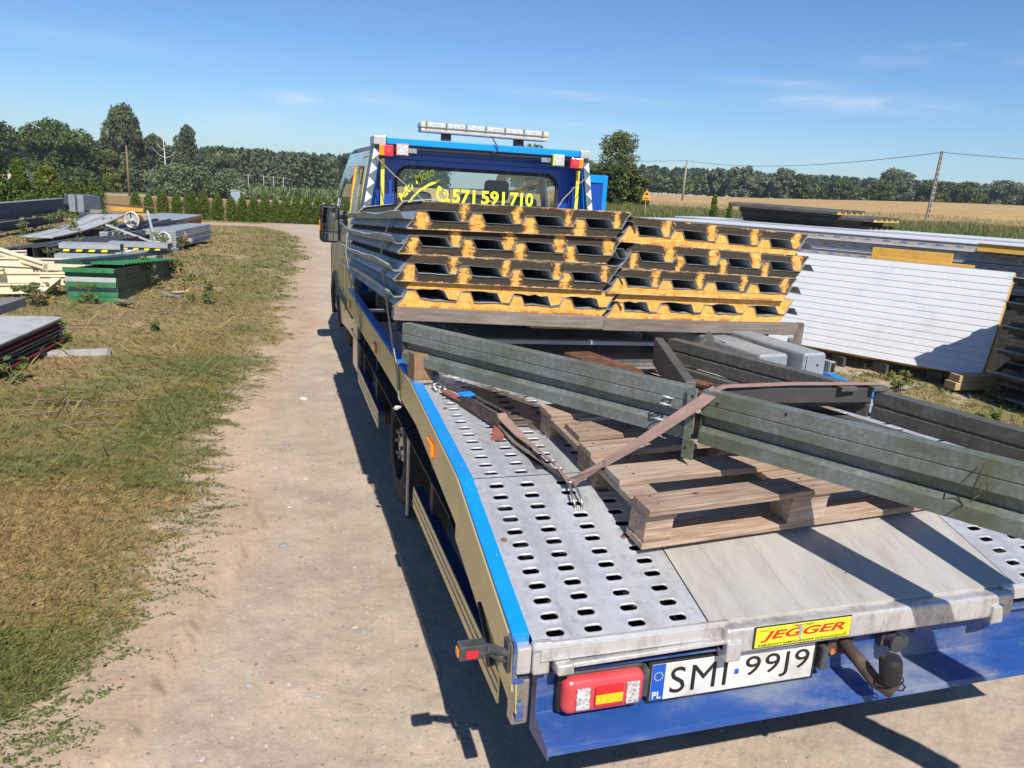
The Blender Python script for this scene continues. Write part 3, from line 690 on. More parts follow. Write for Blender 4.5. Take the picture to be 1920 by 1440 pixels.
tree('elder_bush', 'wide mounded bush covered in pale flowers beyond the field', 'bush', x, y, z, 4.3, 6.9, 'mound', 'sumac', 20000, .17, 130, G_L)
x, y, z = place(-9.9, 108)
tree('shrub', 'small yellow green shrub beside the wooden lamp pole', 'bush', x, y, z, 2.4, 1.2, 'round', 'lime', 1800, .2, 131)
x, y, z = place(-11.6, 112)
tree('shrub', 'dark shrub at the foot of the walnut tree', 'bush', x, y, z, 2.6, 2.6, 'round', 'dark', 2500, .26, 132)
x, y, z = place(-13.6, 52)
tree('shrub', 'yellow topped shrub behind the low olive hedge', 'bush', x, y, z, 2.2, .9, 'round', 'lime', 2200, .12, 133)
# dead white birch
x, y, z = place(-6.75, 128); t_ = thing('dead_birch', 'bare white dead birch trunk above the flowering bush', 'tree', (x, y, z))
b = B('birchbark'); b.tube([(0, 0, 0), (.1, 0, 5.5), (-.1, 0, 9.6)], [.12, .08, .02], 7); b.build('trunk', t_, local=True)
b = B('birchbark')
for sx, zz, l in ((-1, 5.2, 1.5), (1, 5.0, 1.7), (-1, 6.2, 1.0), (1, 6.6, .9), (1, 3.8, 1.3)): b.tube([(0, 0, zz), (sx*l*.6, 0, zz+.5), (sx*l, 0, zz+1.3)], [.04, .028, .012], 5)
b.build('branch', t_, local=True)
# right hand trees
x, y, z = place(24.2, 36.5)
tree('walnut_tree', 'large loose crowned tree right behind the cab', 'tree', x, y, z, 3.35, 1.4, 'round', 'oliveb', 10500, .055, 151, th=.15)
for i, (a, d, h, r_, lm) in enumerate([(23.6, 34.5, 1.95, .95, 'dark'), (25.0, 35.0, 1.85, .9, 'olive'), (25.9, 36.0, 1.5, .6, 'olive')]):
    x, y, z = place(a, d)
    tree('shrub', ['dark shrub at the foot of the tree behind the cab', 'olive shrub right of the dark one under the tree behind the cab', 'lower round shrub nearest the yellow road sign'][i], 'bush', x, y, z-.1, h, r_, 'round', lm, 5000, .08, 160+i)
x, y, z = place(18.0, 47)
tree('leafy_tree', 'tree whose top shows between the light bar and the cab roof', 'tree', x, y, z, 3.6, 1.4, 'round', 'olive', 3000, .11, 170)
for i, (x, y, h, r_) in enumerate([(12.55, 20.7, .72, .17), (12.4, 19.6, .58, .14)]):
    z = gz(x, y)
    tree('young_thuja', ['taller of two small pointed thujas beyond the load', 'shorter of two small pointed thujas beyond the load'][i], 'conifer', x, y, z, h+.12, r_, 'cone', 'thujabright', 2600, .028, 180+i, aspect=1.5, outward=.9)
WR = [(31.2, 170, 6.2, 3.2, 'pale'), (32.9, 165, 6.6, 3.6, 'pale'), (34.1, 166, 5.0, 2.6, 'pale'), (35.6, 162, 6.2, 2.6, 'pale'), (36.6, 175, 5.4, 3.2, 'walnut'),
      (42.6, 176, 6.6, 4.2, 'pale'), (41.9, 168, 4.2, 2.6, 'walnut'), (44.6, 180, 5.0, 3.2, 'olive'), (46.6, 185, 4.8, 3.6, 'walnut'), (48.7, 190, 5.6, 4.2, 'pale'), (50.6, 190, 4.4, 4.0, 'walnut'), (39.3, 185, 5.0, 3.6, 'walnut')]
wl_ = ['far left', 'second', 'third', 'narrow fourth', 'darker fifth', 'big round', 'low dark', 'olive', 'green', 'broad pale', 'last', 'middle green']
for i, (a, d, h, r_, lm) in enumerate(WR):
    x, y, z = place(a, d)
    tree('field_willow', '%s willow along the wheat field edge in front of the forest' % wl_[i], 'tree', x, y, z-.6, h, r_, 'round', lm, 5500, .30, 200+i, 'willows between the wheat field and the forest')
# forests (one mass each)
def forest(name, label, a0, a1, d0, d1, n, hfun, seed, lm='pine', leaf=.55, per=240):
    g = np.random.default_rng(seed); Vs = []; Ts = []
    for i in range(n):
        a = g.uniform(a0, a1); d = g.uniform(d0, d1); x, y = azd(a, d); z = gz(x, y)
        top = hfun(a, d)*g.uniform(.9, 1.06); r_ = g.uniform(1.6, 3.0)
        hh = max(3.0, top-z); con = g.random() < .6
        zz = g.uniform(.12, 1, per)**.8; lim = ((1-zz)**.6 if con else np.sqrt(np.maximum(.05, 1-((zz-.55)/.47)**2)))*r_
        th = g.uniform(0, 2*PI, per); q = g.uniform(.4, 1, per)
        P = np.stack([x+np.cos(th)*q*lim, y+np.sin(th)*q*lim, z+zz*hh], -1)
        nr_ = g.normal(size=(per, 3)); nr_[:, 2] += .6; nr_ /= np.linalg.norm(nr_, axis=1)[:, None]
        t1 = np.cross(nr_, g.normal(size=(per, 3))); t1 /= np.linalg.norm(t1, axis=1)[:, None]; t2 = np.cross(nr_, t1)
        s = leaf*g.uniform(.5, 1.3, per)[:, None]
        Vs.append(np.stack([P-t1*s, P-t2*s*.6, P+t1*s, P+t2*s*.6], 1).reshape(-1, 3)); Ts.append(np.clip(g.uniform(0, .6, per)+g.uniform(-.1, .4), 0, 1))
    V = np.concatenate(Vs)
    me = npmesh(name, V, np.arange(len(V)).reshape(-1, 4), LM[lm], {'tint': ('FLOAT', 'FACE', np.concatenate(Ts))})
    tag(link(name, me), label, 'forest', kind='stuff')
forest('pine_forest', 'dark pine forest behind the corn field on the left', -22, 12, 215, 262, 470, lambda a, d: 1.8+d*(.0265+.0001*a), 301)
forest('forest_edge', 'mixed grey green forest edge behind the birches', -4, 4, 180, 212, 70, lambda a, d: 1.8+d*(.0275), 303, 'willow', .6)
forest('pine_forest', 'dark pine forest behind the wheat field on the right', 17, 60, 235, 285, 620, lambda a, d: 1.8+d*(.0355-.0002*(a-27)), 302)
forest('forest_edge', 'green deciduous forest edge behind the willows', 24, 60, 196, 222, 190, lambda a, d: 1.8+d*(.0255-.00035*(a-27)), 304, 'walnut', .55)
# corn field
g = np.random.default_rng(9); n = 15000; a = g.uniform(-2.6, 6.9, n); d = 113+np.floor(g.uniform(0, 40, n))*1.1; x = d*np.sin(np.radians(a)); y = d*np.cos(np.radians(a)); z = height(x, y)
P = np.stack([x, y, z+g.uniform(.1, 1.5, n)], -1); th = g.uniform(0, 2*PI, n); t1 = np.stack([np.cos(th)*.35, np.sin(th)*.35, g.uniform(.1, .6, n)], -1); t2 = np.stack([-np.sin(th)*.09, np.cos(th)*.09, 0*th], -1)
V = np.stack([P-t1, P-t2, P+t1, P+t2], 1).reshape(-1, 3)
tag(link('corn_crop', npmesh('corn_crop', V, np.arange(len(V)).reshape(-1, 4), LM['corn'], {'tint': ('FLOAT', 'FACE', g.uniform(0, 1, n))})), 'green corn crop in the field beyond the hedge', 'corn', kind='stuff')

# scattered air: pale haze over the fields
me = bpy.data.meshes.new('haze'); bmh = bmesh.new(); bmesh.ops.create_cube(bmh, size=1)
bmesh.ops.scale(bmh, vec=(3300, 3300, 40), verts=bmh.verts); bmesh.ops.translate(bmh, vec=(0, 0, 11), verts=bmh.verts); bmh.to_mesh(me); bmh.free()
hm = bpy.data.materials.new('haze_air'); hm.use_nodes = True; hm.node_tree.nodes.remove(hm.node_tree.nodes['Principled BSDF'])
pv = hm.node_tree.nodes.new('ShaderNodeVolumePrincipled'); pv.inputs['Color'].default_value = (.86, .93, 1, 1); pv.inputs['Density'].default_value = .0005; pv.inputs['Anisotropy'].default_value = .3
hm.node_tree.links.new(pv.outputs[0], hm.node_tree.nodes['Material Output'].inputs['Volume']); me.materials.append(hm)
tag(link('haze', me), 'thin pale summer haze lying over the fields', 'haze', kind='stuff')

# ------------------------------------------------------------------ poles, sign, small buildings
def pole(name, label, x, y, h, lean, m, r_=.09, group=None, cross=None):
    z = gz(x, y); t_ = thing(name, label, 'pole', (x, y, z), group)
    B(m).tube([(0, 0, -.2), (lean[0]*h, lean[1]*h, h)], [r_, r_*.7], 8).build('shaft', t_, local=True, smooth=True)
    if cross:
        b = B(m); b.box(-cross, -.05, h-.25, cross, .05, h-.15); b.build('crossarm', t_, local=True)
    return t_
x, y, z = place(-8.95, 96); pole('lamp_pole', 'wooden pole with small lamp arm before the weeping birch', x, y, 5.3, (0, 0), 'polewood', .13, cross=None)
x, y, z = place(-16.4, 80); pole('utility_pole', 'wooden pole rising behind the bright thuja at the far left', x, y, 5.6, (0, 0), 'polewood', .12)
for i, a in enumerate([-4.0, -2.9, -1.55, -.55, .1, .75]):
    x, y, z = place(a, 150+i*4)
    pole('utility_pole', '%s T shaped pole of the line in front of the forest' % words[i], x, y, 3.9+.2*(i == 0), (0, 0), 'concrete', .11, 'T poles along the forest', .75)
# right: lattice concrete pole
x, y = 29.6, 29.9; z = gz(x, y)
t_ = thing('concrete_pole', 'leaning ladder-holed concrete pole at the edge of the wheat field', 'pole', (x, y, z))
hp = 3.35; lx = .19
for s in (-1, 1): B('concrete').bar((s*.07, 0, -.2), (s*.045+lx*1, 0, hp), .035, .08, (0, 1, 0)).build('post', t_, local=True)
for k in range(14):
    f = k/14; B('concrete').box(-.07+lx*f, -.03, f*hp, .07+lx*f, .03, f*hp+.07).build('rung', t_, local=True)
pa = Vector((x+lx, y, z+hp-.05))
x, y = 36.4, 65.7; z = gz(x, y)
pole('utility_pole', 'thinner far concrete pole left of the ladder-holed pole', x, y, 3.7, (.03, 0), 'concrete', .1)
pb = Vector((x+.1, y, z+3.6))
b = B('wire')
def sag(p, q, s_, n=14):
    return [p.lerp(q, i/n)-Vector((0, 0, s_*4*(i/n)*(1-i/n))) for i in range(n+1)]
b.tube(sag(pb, pa, .55), .014, 4, False); b.tube(sag(pa, pa+Vector((26, -18, .2)), .5), .012, 4, False); b.tube(sag(pb, pb+Vector((-18, 16, .2)), .4), .016, 4, False)
tag(b.build('overhead_wire'), 'thin overhead wire strung between the two concrete poles', 'wire')
# road sign
x, y = 11.65, 23.4; z = gz(x, y); t_ = thing('road_sign', 'orange triangular warning sign on a grey post by the road', 'road sign', (x, y, z), rot=(0, 0, R(-12)))
B('concrete').tube([(0, 0, -.1), (0, 0, .62)], .018, 8).build('post', t_, local=True)
b = B('white'); b.tube([(0, .0, .0), (0, 0, .18)], .024, 8); b.build('reflective_band', t_, local=True)
b = B('signorange'); b.add([(-.13, -.02, .60), (.13, -.02, .60), (0, -.02, .83), (-.13, -.012, .60), (.13, -.012, .60), (0, -.012, .83)], [(0, 1, 2), (5, 4, 3), (0, 3, 4, 1), (1, 4, 5, 2), (2, 5, 3, 0)]); tri = b.build('warning_triangle', t_, local=True)
b = B('ink'); b.box(-.045, -.026, .655, .045, -.022, .70); b.box(-.03, -.026, .70, .03, -.022, .73); b.build('car_symbol', tri, local=True)
b = B('signorange'); b.box(-.12, -.02, .50, .12, -.012, .585); pl = b.build('lower_plate', t_, local=True)
b = B('ink'); b.box(-.09, -.026, .53, .09, -.022, .555); b.build('text_bar', pl, local=True)
x, y, z = place(-15.2, 110); t_ = thing('pink_house', 'low pale pink building wall behind the hedge at far left', 'building', (x, y, z))
B('plaster').box(-1.4, 0, -.3, 1.4, 3, 2.0).build('wall', t_, local=True); B('slate').box(-1.5, -.2, 2.0, 1.5, 3.2, 2.12).build('roof', t_, local=True); B('ink').box(-1.1, -.02, .4, -.3, .02, 1.0).build('window', t_, local=True)
x, y, z = place(-2.4, 96); t_ = thing('utility_cabinet', 'pale blue grey cabinet beside the corn field', 'cabinet', (x, y, z))
B('boxgrey').box(-.5, -.4, -.1, .5, .4, 1.05).build('body', t_, local=True); B('greysheet').box(-.56, -.46, 1.05, .56, .46, 1.12).build('lid', t_, local=True)
# ------------------------------------------------------------------ tow truck
XL, XR, XC = .55, 2.73, 1.64
TR = thing('tow_truck', 'blue and gold flatbed recovery truck carrying panels, seen from behind', 'truck', (XC, 4.2, 0))
DP = [(1.57, .69), (2.26, .885), (3.155, .967), (6.2, .967)]
def dz(y):
    for (a, za), (b_, zb) in zip(DP, DP[1:]):
        if y <= b_: return za+(zb-za)*(y-a)/(b_-a)
    return DP[-1][1]
# perforated tread plates: real slots with pressed rims
def treadplate(x0, cols, x1, rows_sets, name='tread_plate'):
    """cols: slot centres in x; rows_sets: (list of y slot centres, y0, y1)"""
    objs = []
    for (ys, y0, y1) in rows_sets:
        b = B('alu'); xb = [x0]+[(a+c)/2 for a, c in zip(cols, cols[1:])]+[x1]; yb = [y0]+[(a+c)/2 for a, c in zip(ys, ys[1:])]+[y1]
        N = 16
        for i, cx in enumerate(cols):
            for j, cy in enumerate(ys):
                jx = random.uniform(-.0018, .0018); jy = random.uniform(-.002, .002)
                xa, xc_, ya, yc = xb[i], xb[i+1], yb[j], yb[j+1]
                rings = []
                hl, hr_ = .0135, .0112
                def stad(off):
                    r_ = hr_+off; pts = []
                    for k in range(N):
                        a = 2*PI*(k+.5)/N; c_, s_ = math.cos(a), math.sin(a)
                        pts.append((cx+jx+(hl if c_ > 0 else -hl)+r_*c_, cy+jy+r_*s_))
                    return pts
                def outer():
                    pts = []
                    for k in range(N):
                        a = 2*PI*(k+.5)/N; c_, s_ = math.cos(a), math.sin(a)
                        hx_, hy_ = ((xc_-cx) if c_ > 0 else (cx-xa)), ((yc-cy) if s_ > 0 else (cy-ya))
                        q = min(hx_/abs(c_), hy_/abs(s_)); pts.append((cx+c_*q, cy+s_*q))
                    return pts
                cor = [(xc_, yc), (xa, yc), (xa, ya), (xc_, ya)]
                sets = [(outer(), 0), (stad(.010), 0), (stad(.005), .0020), (stad(.0015), .0024), (stad(0), .0010), (stad(0), -.0025)]
                vs = []
                for pts, dzz in sets: vs += [(px_, py_, dz(py_)+dzz) for px_, py_ in pts]
                nb = len(sets)*N; vs += [(px_, py_, dz(py_)) for px_, py_ in cor]
                fs = [(q*N+k, q*N+(k+1) % N, (q+1)*N+(k+1) % N, (q+1)*N+k) for q in range(len(sets)-1) for k in range(N)]
                O = outer()
                def side(p):
                    if abs(p[0]-xc_) < 1e-6: return 0
                    if abs(p[1]-yc) < 1e-6: return 1
                    if abs(p[0]-xa) < 1e-6: return 2
                    return 3
                ss = [side(p) for p in O]
                for k in range(N):
                    k2 = (k+1) % N
                    if ss[k] != ss[k2]:
                        pair = {ss[k], ss[k2]}
                        ci = 0 if pair == {0, 1} else 1 if pair == {1, 2} else 2 if pair == {2, 3} else 3
                        fs.append((k, k2, nb+ci))
                b.add(vs, fs)
        o = b.build(name, TR, smooth=True); o.data.polygons.foreach_set('use_smooth', [True]*len(o.data.polygons)); objs.append(o)
        o['part'] = 1; del o['part']
    return objs
tail_rows = [1.628+i*.0534 for i in range(12)]
mid_rows = [2.29+i*.0632 for i in range(14)]
flat_rows = [3.19+i*.068 for i in range(22)]
RS = [(tail_rows, 1.60, 2.258), (mid_rows, 2.262, 3.153), (flat_rows, 3.157, 4.7)]
cl = [.67, .775, .9, 1.02]
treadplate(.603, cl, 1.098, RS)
treadplate(2.182, [XC*2-c for c in cl[::-1]], 2.677, RS)
# centre planks (extruded aluminium)
px_ = [1.102, 1.225, 1.40, 1.575, 1.75, 1.925, 2.06, 2.178]
for a, c in zip(px_, px_[1:]):
    b = B('plank'); pts = [(1.60, dz(1.60))]+DP[1:]
    vs = []
    for y, z in pts: vs += [(a, y, z-.012), (c-.0005, y, z-.012), (c-.0005, y, z+.001), (a, y, z+.001)]
    fs = [(0, 1, 2, 3), (12, 15, 14, 13)]+[(4*i+k, 4*i+(k+1) % 4, 4*i+4+(k+1) % 4, 4*i+4+k) for i in range(3) for k in range(4)]
    b.add(vs, fs); b.build('deck_plank', TR)
def profile_strip(name, x0, x1, pts_top, pts_bot, m):
    b = B(m); n = len(pts_top); vs = []
    for (y, z), (y2, z2) in zip(pts_top, pts_bot): vs += [(x0, y, z), (x1, y, z), (x1, y2, z2), (x0, y2, z2)]
    fs = [(0, 1, 2, 3), tuple(4*(n-1)+k for k in (3, 2, 1, 0))]+[(4*i+k, 4*i+(k+1) % 4, 4*i+4+(k+1) % 4, 4*i+4+k) for i in range(n-1) for k in range(4)]
    b.add(vs, fs); return b.build(name, TR, bevel=.003)
for s, xa in ((1, XL), (-1, XR)):
    tp = [(1.625, .704+.012), (2.26, .897), (3.155, .979), (6.15, .979)]
    bp = [(y, z-.03) for y, z in tp]
    x0_, x1_ = sorted((xa+s*.004, xa+s*.050)); profile_strip('side_rail', x0_, x1_, tp, bp, 'rail_blue')
    tp2 = [(1.60, .70), (2.26, .893), (3.155, .975), (5.3, .975), (6.15, .975)]
    bp2 = [(1.59, .575), (2.26, .738), (3.0, .835), (5.3, .825), (6.15, .825)]
    x0_, x1_ = sorted((xa-s*.003, xa+s*.003)); profile_strip('side_panel', x0_, x1_, tp2, bp2, 'gold')
    # longitudinal frame under the plate edge
    x0_, x1_ = sorted((xa+s*.02, xa+s*.06)); profile_strip('edge_beam', x0_, x1_, [(y, z-.05) for y, z in tp], [(y, z-.12) for y, z in tp], 'under')
# orange side markers
def marker(y, z):
    b = B('amber'); b.box(XL-.016, y-.05, z-.024, XL-.004, y+.05, z+.024); mk = b.build('side_marker_lamp', TR, bevel=.003)
    b = B('orange'); b.box(XL-.0038, y-.06, z-.03, XL-.001, y+.06, z+.03); b.build('lamp_base', mk)
for y, z in ((2.67, .855), (4.35, .88), (5.9, .89)): marker(y, z)
# bolts on the plates
for x, y in ((.64, 2.0), (1.01, 1.97), (.64, 2.9), (1.06, 3.0), (.86, 1.585+.9)):
    b = B('rustmetal'); b.lathe([(0, .004), (.006, .0045), (.010, .001)], (x-.012 if y < 2.3 else x, y-.027, dz(y-.027)), (0, -.2, 1), 12); b.build('bolt', TR, smooth=True)
# rear edges
b = B('alu_edge'); b.tube([(.603, 1.598, .690), (.9, 1.597, .6885), (1.16, 1.598, .688)], .0125, 10); b.box(.62, 1.585, .655, 1.155, 1.60, .684); b.build('rear_edge_roll', TR)
b = B('alu_edge'); b.tube([(2.12, 1.598, .688), (2.668, 1.598, .688)], .0125, 10); b.box(2.125, 1.585, .655, 2.66, 1.60, .684); b.build('rear_edge_roll', TR)
b = B('alu_edge'); b.box(1.135, 1.56, .615, 2.145, 1.608, .692); b.build('rear_lip', TR, bevel=.011, seg=3)
for x in (1.17, 2.09):
    b = B('alu_edge'); b.box(x-.035, 1.55, .600, x+.012, 1.60, .66); b.build('lip_bracket', TR, bevel=.006)
b = B('black'); b.box(.65, 1.615, .60, 1.16, 1.66, .665); b.build('ramp_slot', TR)
b = B('alu_edge'); M_ = Matrix.Translation((.90, 1.597, .643)) @ Matrix.Rotation(R(-1.0), 4, 'Y') @ Matrix.Rotation(R(-10), 4, 'X')
b.box(-.235, -.03, -.006, .255, .06, .006, M_); b.build('ramp_end', TR, bevel=.003)
b = B('alu_edge'); b.box(-.245, -.042, -.018, -.20, .04, .012, M_); b.build('ramp_foot', TR, bevel=.006)
for x in (.58, 2.66):
    b = B('alu_edge'); b.box(x-.020, 1.598, .615, x+.020, 1.63, .693); b.box(x+.022, 1.592, .612, x+.068, 1.63, .680); b.tube([(x+.020, 1.604, .688), (x+.074, 1.604, .688)], .0165, 12); b.build('corner_bracket', TR, bevel=.006)
b = B('bumper'); b.box(XL-.002, 1.59, .60, XL+.006, 1.66, .712); b.box(XL-.002, 1.592, .596, XL+.03, 1.60, .608); b.build('corner_plate', TR, bevel=.001)
b = B('steel'); b.box(XL+.005, 1.60, .47, XL+.05, 1.64, .60); b.build('corner_hinge', TR, bevel=.004)
b = B('bumper'); b.box(XL+.012, 1.585, .49, XL+.032, 1.598, .54); b.build('hinge_block', TR, bevel=.003)
# gold lower tail strip reaching down to the corner
b = B('gold'); b.add([(XL+.012, 1.60, .61), (XL+.012, 1.585, .515), (XL+.012, 1.63, .505), (XL+.012, 2.3, .66), (XL+.012, 2.3, .72)], [(0, 1, 2, 3, 4)]); b.build('tail_side_strip', TR, solid=.003)
# bumper (folded under-run bar)
pr = [(1.650, .605), (1.628, .605), (1.628, .474), (1.522, .446), (1.517, .428), (1.524, .428), (1.530, .440), (1.636, .466), (1.650, .472)]
b = B('bumper'); vs = [(x, y, z) for x in (.63, 2.655) for y, z in pr]; n = len(pr)
b.add(vs, [(i, (i+1) % n, n+(i+1) % n, n+i) for i in range(n)]+[tuple(range(n))[::-1], tuple(range(n, 2*n))]); bump_ = b.build('under_run_bumper', TR, bevel=.002)
b = B('bumper'); b.add([(.629, y, z) for y, z in ((1.655, .61), (1.622, .61), (1.622, .478), (1.518, .446), (1.514, .42), (1.655, .405))], [(0, 1, 2, 3, 4, 5)]); b.build('end_plate', TR, solid=.004)
b = B('bumper'); b.box(.66, 1.60, .604, 2.64, 1.66, .612); b.build('top_flange', TR, bevel=.002)
# rear lamps
for sx, x0_ in ((1, .685), (-1, 2.37)):
    la = B('pink'); la.box(x0_, 1.572, .488, x0_+.232, 1.628, .592); lamp = la.build('rear_lamp', TR, bevel=.024, seg=5)
    b = B('black'); b.box(x0_-.008, 1.60, .480, x0_+.24, 1.6275, .600); b.build('lamp_housing', lamp, bevel=.012, seg=3)
    b = B('red'); b.box(x0_+.085, 1.566, .512, x0_+.165, 1.573, .57); b.build('brake_field', lamp, bevel=.003)
    b = B('yamber'); b.box(x0_+.085, 1.562, .522, x0_+.162, 1.5665, .549); b.build('indicator_field', lamp, bevel=.004)
    for a in (.036, .176): b = B('clear'); b.box(x0_+a-.003, 1.566, .508, x0_+a+.035, 1.573, .572); b.build('clear_reflector', lamp, bevel=.003)
# number plate
b = B('black'); b.box(.938, 1.604, .450, 1.478, 1.628, .592); fr_ = b.build('number_plate_frame', TR, bevel=.004)
b = B('plate_white'); b.box(.948, 1.603, .474, 1.468, 1.607, .587); npl = b.build('number_plate', TR, bevel=.002)
b = B('eu_blue'); b.box(.949, 1.6022, .475, .988, 1.6036, .586); eu = b.build('country_band', npl)
text('country_code', 'PL', .03, facing(.953, 1.6018, .482), 'plate_white', eu, .95, .0004, bold=.0006)
b = B('sign_yellow')
for k in range(12):
    a = k*PI/6; cx, cz = .9685+.0125*math.cos(a), .55+.0125*math.sin(a); b.box(cx-.0013, 1.6014, cz-.0013, cx+.0013, 1.602, cz+.0013)
b.build('ring_of_stars', eu)
text('plate_text', 'SMI', .098, facing(1.006, 1.6026, .4905), 'ink', npl, .88, .0006, space=1.1, fit=(.176, .080))
text('plate_text', '99J9', .098, facing(1.240, 1.6026, .4905), 'ink', npl, .80, .0006, space=1.1, fit=(.212, .080))
b = B('plate_white'); b.box(1.203, 1.6018, .512, 1.222, 1.6028, .548); stk = b.build('inspection_sticker', npl, bevel=.002)
b = B('eu_blue'); b.box(1.206, 1.601, .522, 1.219, 1.6017, .538); b.build('sticker_mark', stk)
b = B('grey_rubber'); b.box(.915, 1.59, .50, .936, 1.628, .585); b.build('plate_lamp', TR, bevel=.006)
b = B('grey_rubber'); b.box(1.484, 1.585, .50, 1.506, 1.628, .575); b.build('plate_lamp', TR, bevel=.006)
# maker's badge on the lip
b = B('sign_yellow'); b.box(1.222, 1.553, .630, 1.532, 1.5595, .691); bd = b.build('maker_badge', TR, bevel=.004)
b = B('ink'); b.box(1.219, 1.5555, .627, 1.535, 1.5598, .694); b.build('badge_rim', bd, bevel=.004)
text('badge_word', 'JEGGER', .046, facing(1.238, 1.5526, .6470), 'sign_red', bd, 1.42, .0006, shear=.28, bold=.0012, fit=(.272, .033))
text('badge_line', 'ZABUDOWY SAMOCHODÓW DOSTAWCZYCH', .0115, facing(1.231, 1.5526, .6345), 'ink', bd, 1.22, .0004, bold=.0002, fit=(.288, .0085))
text('badge_line', 'PRZYCZEPY', .0105, facing(1.34, 1.5526, .6825), 'ink', bd, 1.2, .0004)
text('badge_line', 'www.', .011, facing(1.232, 1.5526, .6795), 'sign_red', bd, 1.1, .0004)
text('badge_line', '.pl', .011, facing(1.508, 1.5526, .6415), 'sign_red', bd, 1.1, .0004)
b = B('alu_edge'); b.add([(1.352, 1.5515, .69), (1.362, 1.5515, .668), (1.356, 1.5515, .655), (1.372, 1.5515, .636), (1.366, 1.5515, .66), (1.372, 1.5515, .672), (1.36, 1.5515, .691)], [(0, 1, 2, 3, 4, 5, 6)]); b.build('badge_scratch', bd)
# tow ball
b = B('rustdark'); b.box(1.515, 1.605, .535, 1.605, 1.627, .60); b.box(1.52, 1.60, .59, 1.61, 1.626, .603); hitch = b.build('hitch_plate', TR, bevel=.004)
b = B('rustdark'); b.tube([(1.56, 1.61, .578), (1.575, 1.55, .552), (1.59, 1.49, .518), (1.61, 1.455, .508), (1.615, 1.45, .53), (1.612, 1.455, .55)], [.018, .02, .02, .019, .016, .014], 12); b.build('swan_neck', hitch, smooth=True)
b = B('black'); b.lathe([(.0, .0), (.024, .001), (.0295, .012), (.0305, .055), (.026, .068), (.012, .074), (0, .075)], (1.606, 1.455, .545), (-.12, .1, 1), 24); b.lathe([(.033, 0), (.033, .006), (.03, .006)], (1.606, 1.455, .545), (-.12, .1, 1), 24)
b.tube([(1.625, 1.44, .545), (1.64, 1.435, .53), (1.64, 1.44, .515), (1.622, 1.45, .512)], .0025, 6); b.build('ball_cap', hitch, smooth=False)
b = B('orange'); b.lathe([(0, .006), (.009, .006), (.009, 0)], (1.528, 1.603, .549), (0, -1, 0), 6); b.build('bolt', hitch)
b = B('steel'); b.lathe([(0, .006), (.007, .006), (.007, 0)], (1.535, 1.603, .594), (0, -1, 0), 6); b.build('bolt', hitch)
b = B('grey_rubber'); b.box(1.705, 1.603, .538, 1.757, 1.627, .588); b.lathe([(.022, 0), (.022, .022), (.026, .024), (.026, .036), (0, .038)], (1.735, 1.605, .562), (0, -1, 0), 20); b.box(1.755, 1.57, .548, 1.772, 1.60, .582); b.build('trailer_socket', TR, bevel=.002)
b = B('ink'); b.lathe([(0, .003), (.011, .003), (.012, 0)], (1.84, 1.628, .567), (0, -1, 0), 16); b.build('bumper_hole', TR)
# rubber marker lamp on its arm
b = B('grey_rubber')
b.tube([(.548, 1.63, .665), (.535, 1.62, .672), (.505, 1.61, .692), (.475, 1.60, .704)], [.009, .010, .012, .015], 10)
b.tube([(.548, 1.63, .638), (.530, 1.62, .650), (.492, 1.605, .682)], [.006, .006, .006], 8)
b.box(.408, 1.585, .686, .476, 1.618, .724); b.box(.540, 1.612, .615, .5465, 1.65, .70); ml = b.build('marker_lamp', TR, bevel=.008, seg=3)
b = B('red'); b.box(.424, 1.5815, .692, .456, 1.5865, .713); b.build('red_lens', ml, bevel=.004)
b = B('amber'); b.box(.4045, 1.59, .693, .410, 1.613, .715); b.build('amber_lens', ml, bevel=.003)
# black handle under the side panel
b = B('black'); b.tube([(.556, 1.95, .62), (.553, 1.86, .575), (.548, 1.80, .54), (.548, 1.78, .525)], [.007, .008, .011, .011], 8); b.build('release_lever', TR, smooth=True)
# side guards
def guard(y0, y1, z0, z1, x=.578):
    b = B('gold'); b.box(x, y0, z0, x+.006, y1, z1); g_ = b.build('side_guard', TR, bevel=.001)
    b = B('navydark'); b.box(x+.007, y0, z1-.03, x+.045, y1, z1-.002); b.build('guard_top', g_)
    b = B('gold')
    for k in (.3, .62): b.box(x-.003, y0, z0+(z1-z0)*k, x-.0002, y1, z0+(z1-z0)*k+.008)
    b.build('guard_rib', g_)
guard(1.80, 3.2, .385, .485); guard(4.45, 5.6, .36, .47)
for y in (2.0, 2.9, 4.7, 5.4): B('under').box(.60, y-.03, .40, .66, y+.03, dz(y)-.13).build('guard_bracket', TR)
b = B('silver'); b.box(.575, 5.62, .42, .60, 5.95, .83); b.build('tool_box_side', TR)
b = B('black'); b.box(.60, 5.62, .42, 1.0, 5.95, .82); b.build('tool_box', TR, bevel=.01)
# chassis
for x in (1.25, 2.03): B('under').box(x-.04, 2.0, .50, x+.04, 9.6, .72).build('chassis_rail', TR)
b = B('under')
for y in (1.95, 2.6, 3.3, 4.0, 4.7, 5.4, 6.0): b.box(.62, y-.03, dz(y)-.12, 2.66, y+.03, dz(y)-.06)
for x in (.85, 1.1, 2.18, 2.43): b.box(x-.018, 2.3, .82, x+.018, 6.1, .90)
b.build('sub_frame', TR)
b = B('under'); b.box(.575, 2.45, .66, 2.70, 6.1, .668); b.add([(x, y, z) for y, z in ((1.64, .60), (2.45, .664)) for x in (.575, 2.70)], [(0, 1, 3, 2)]); b.build('sun_block_sheet', TR)  # dark sheet added under the deck to stop sun passing through the slots
b = B('under'); b.box(1.25, 1.66, .46, 2.03, 1.72, .60); b.box(1.2, 1.7, .5, 1.28, 2.1, .60); b.box(2.0, 1.7, .5, 2.08, 2.1, .60); b.build('rear_crossmember', TR)
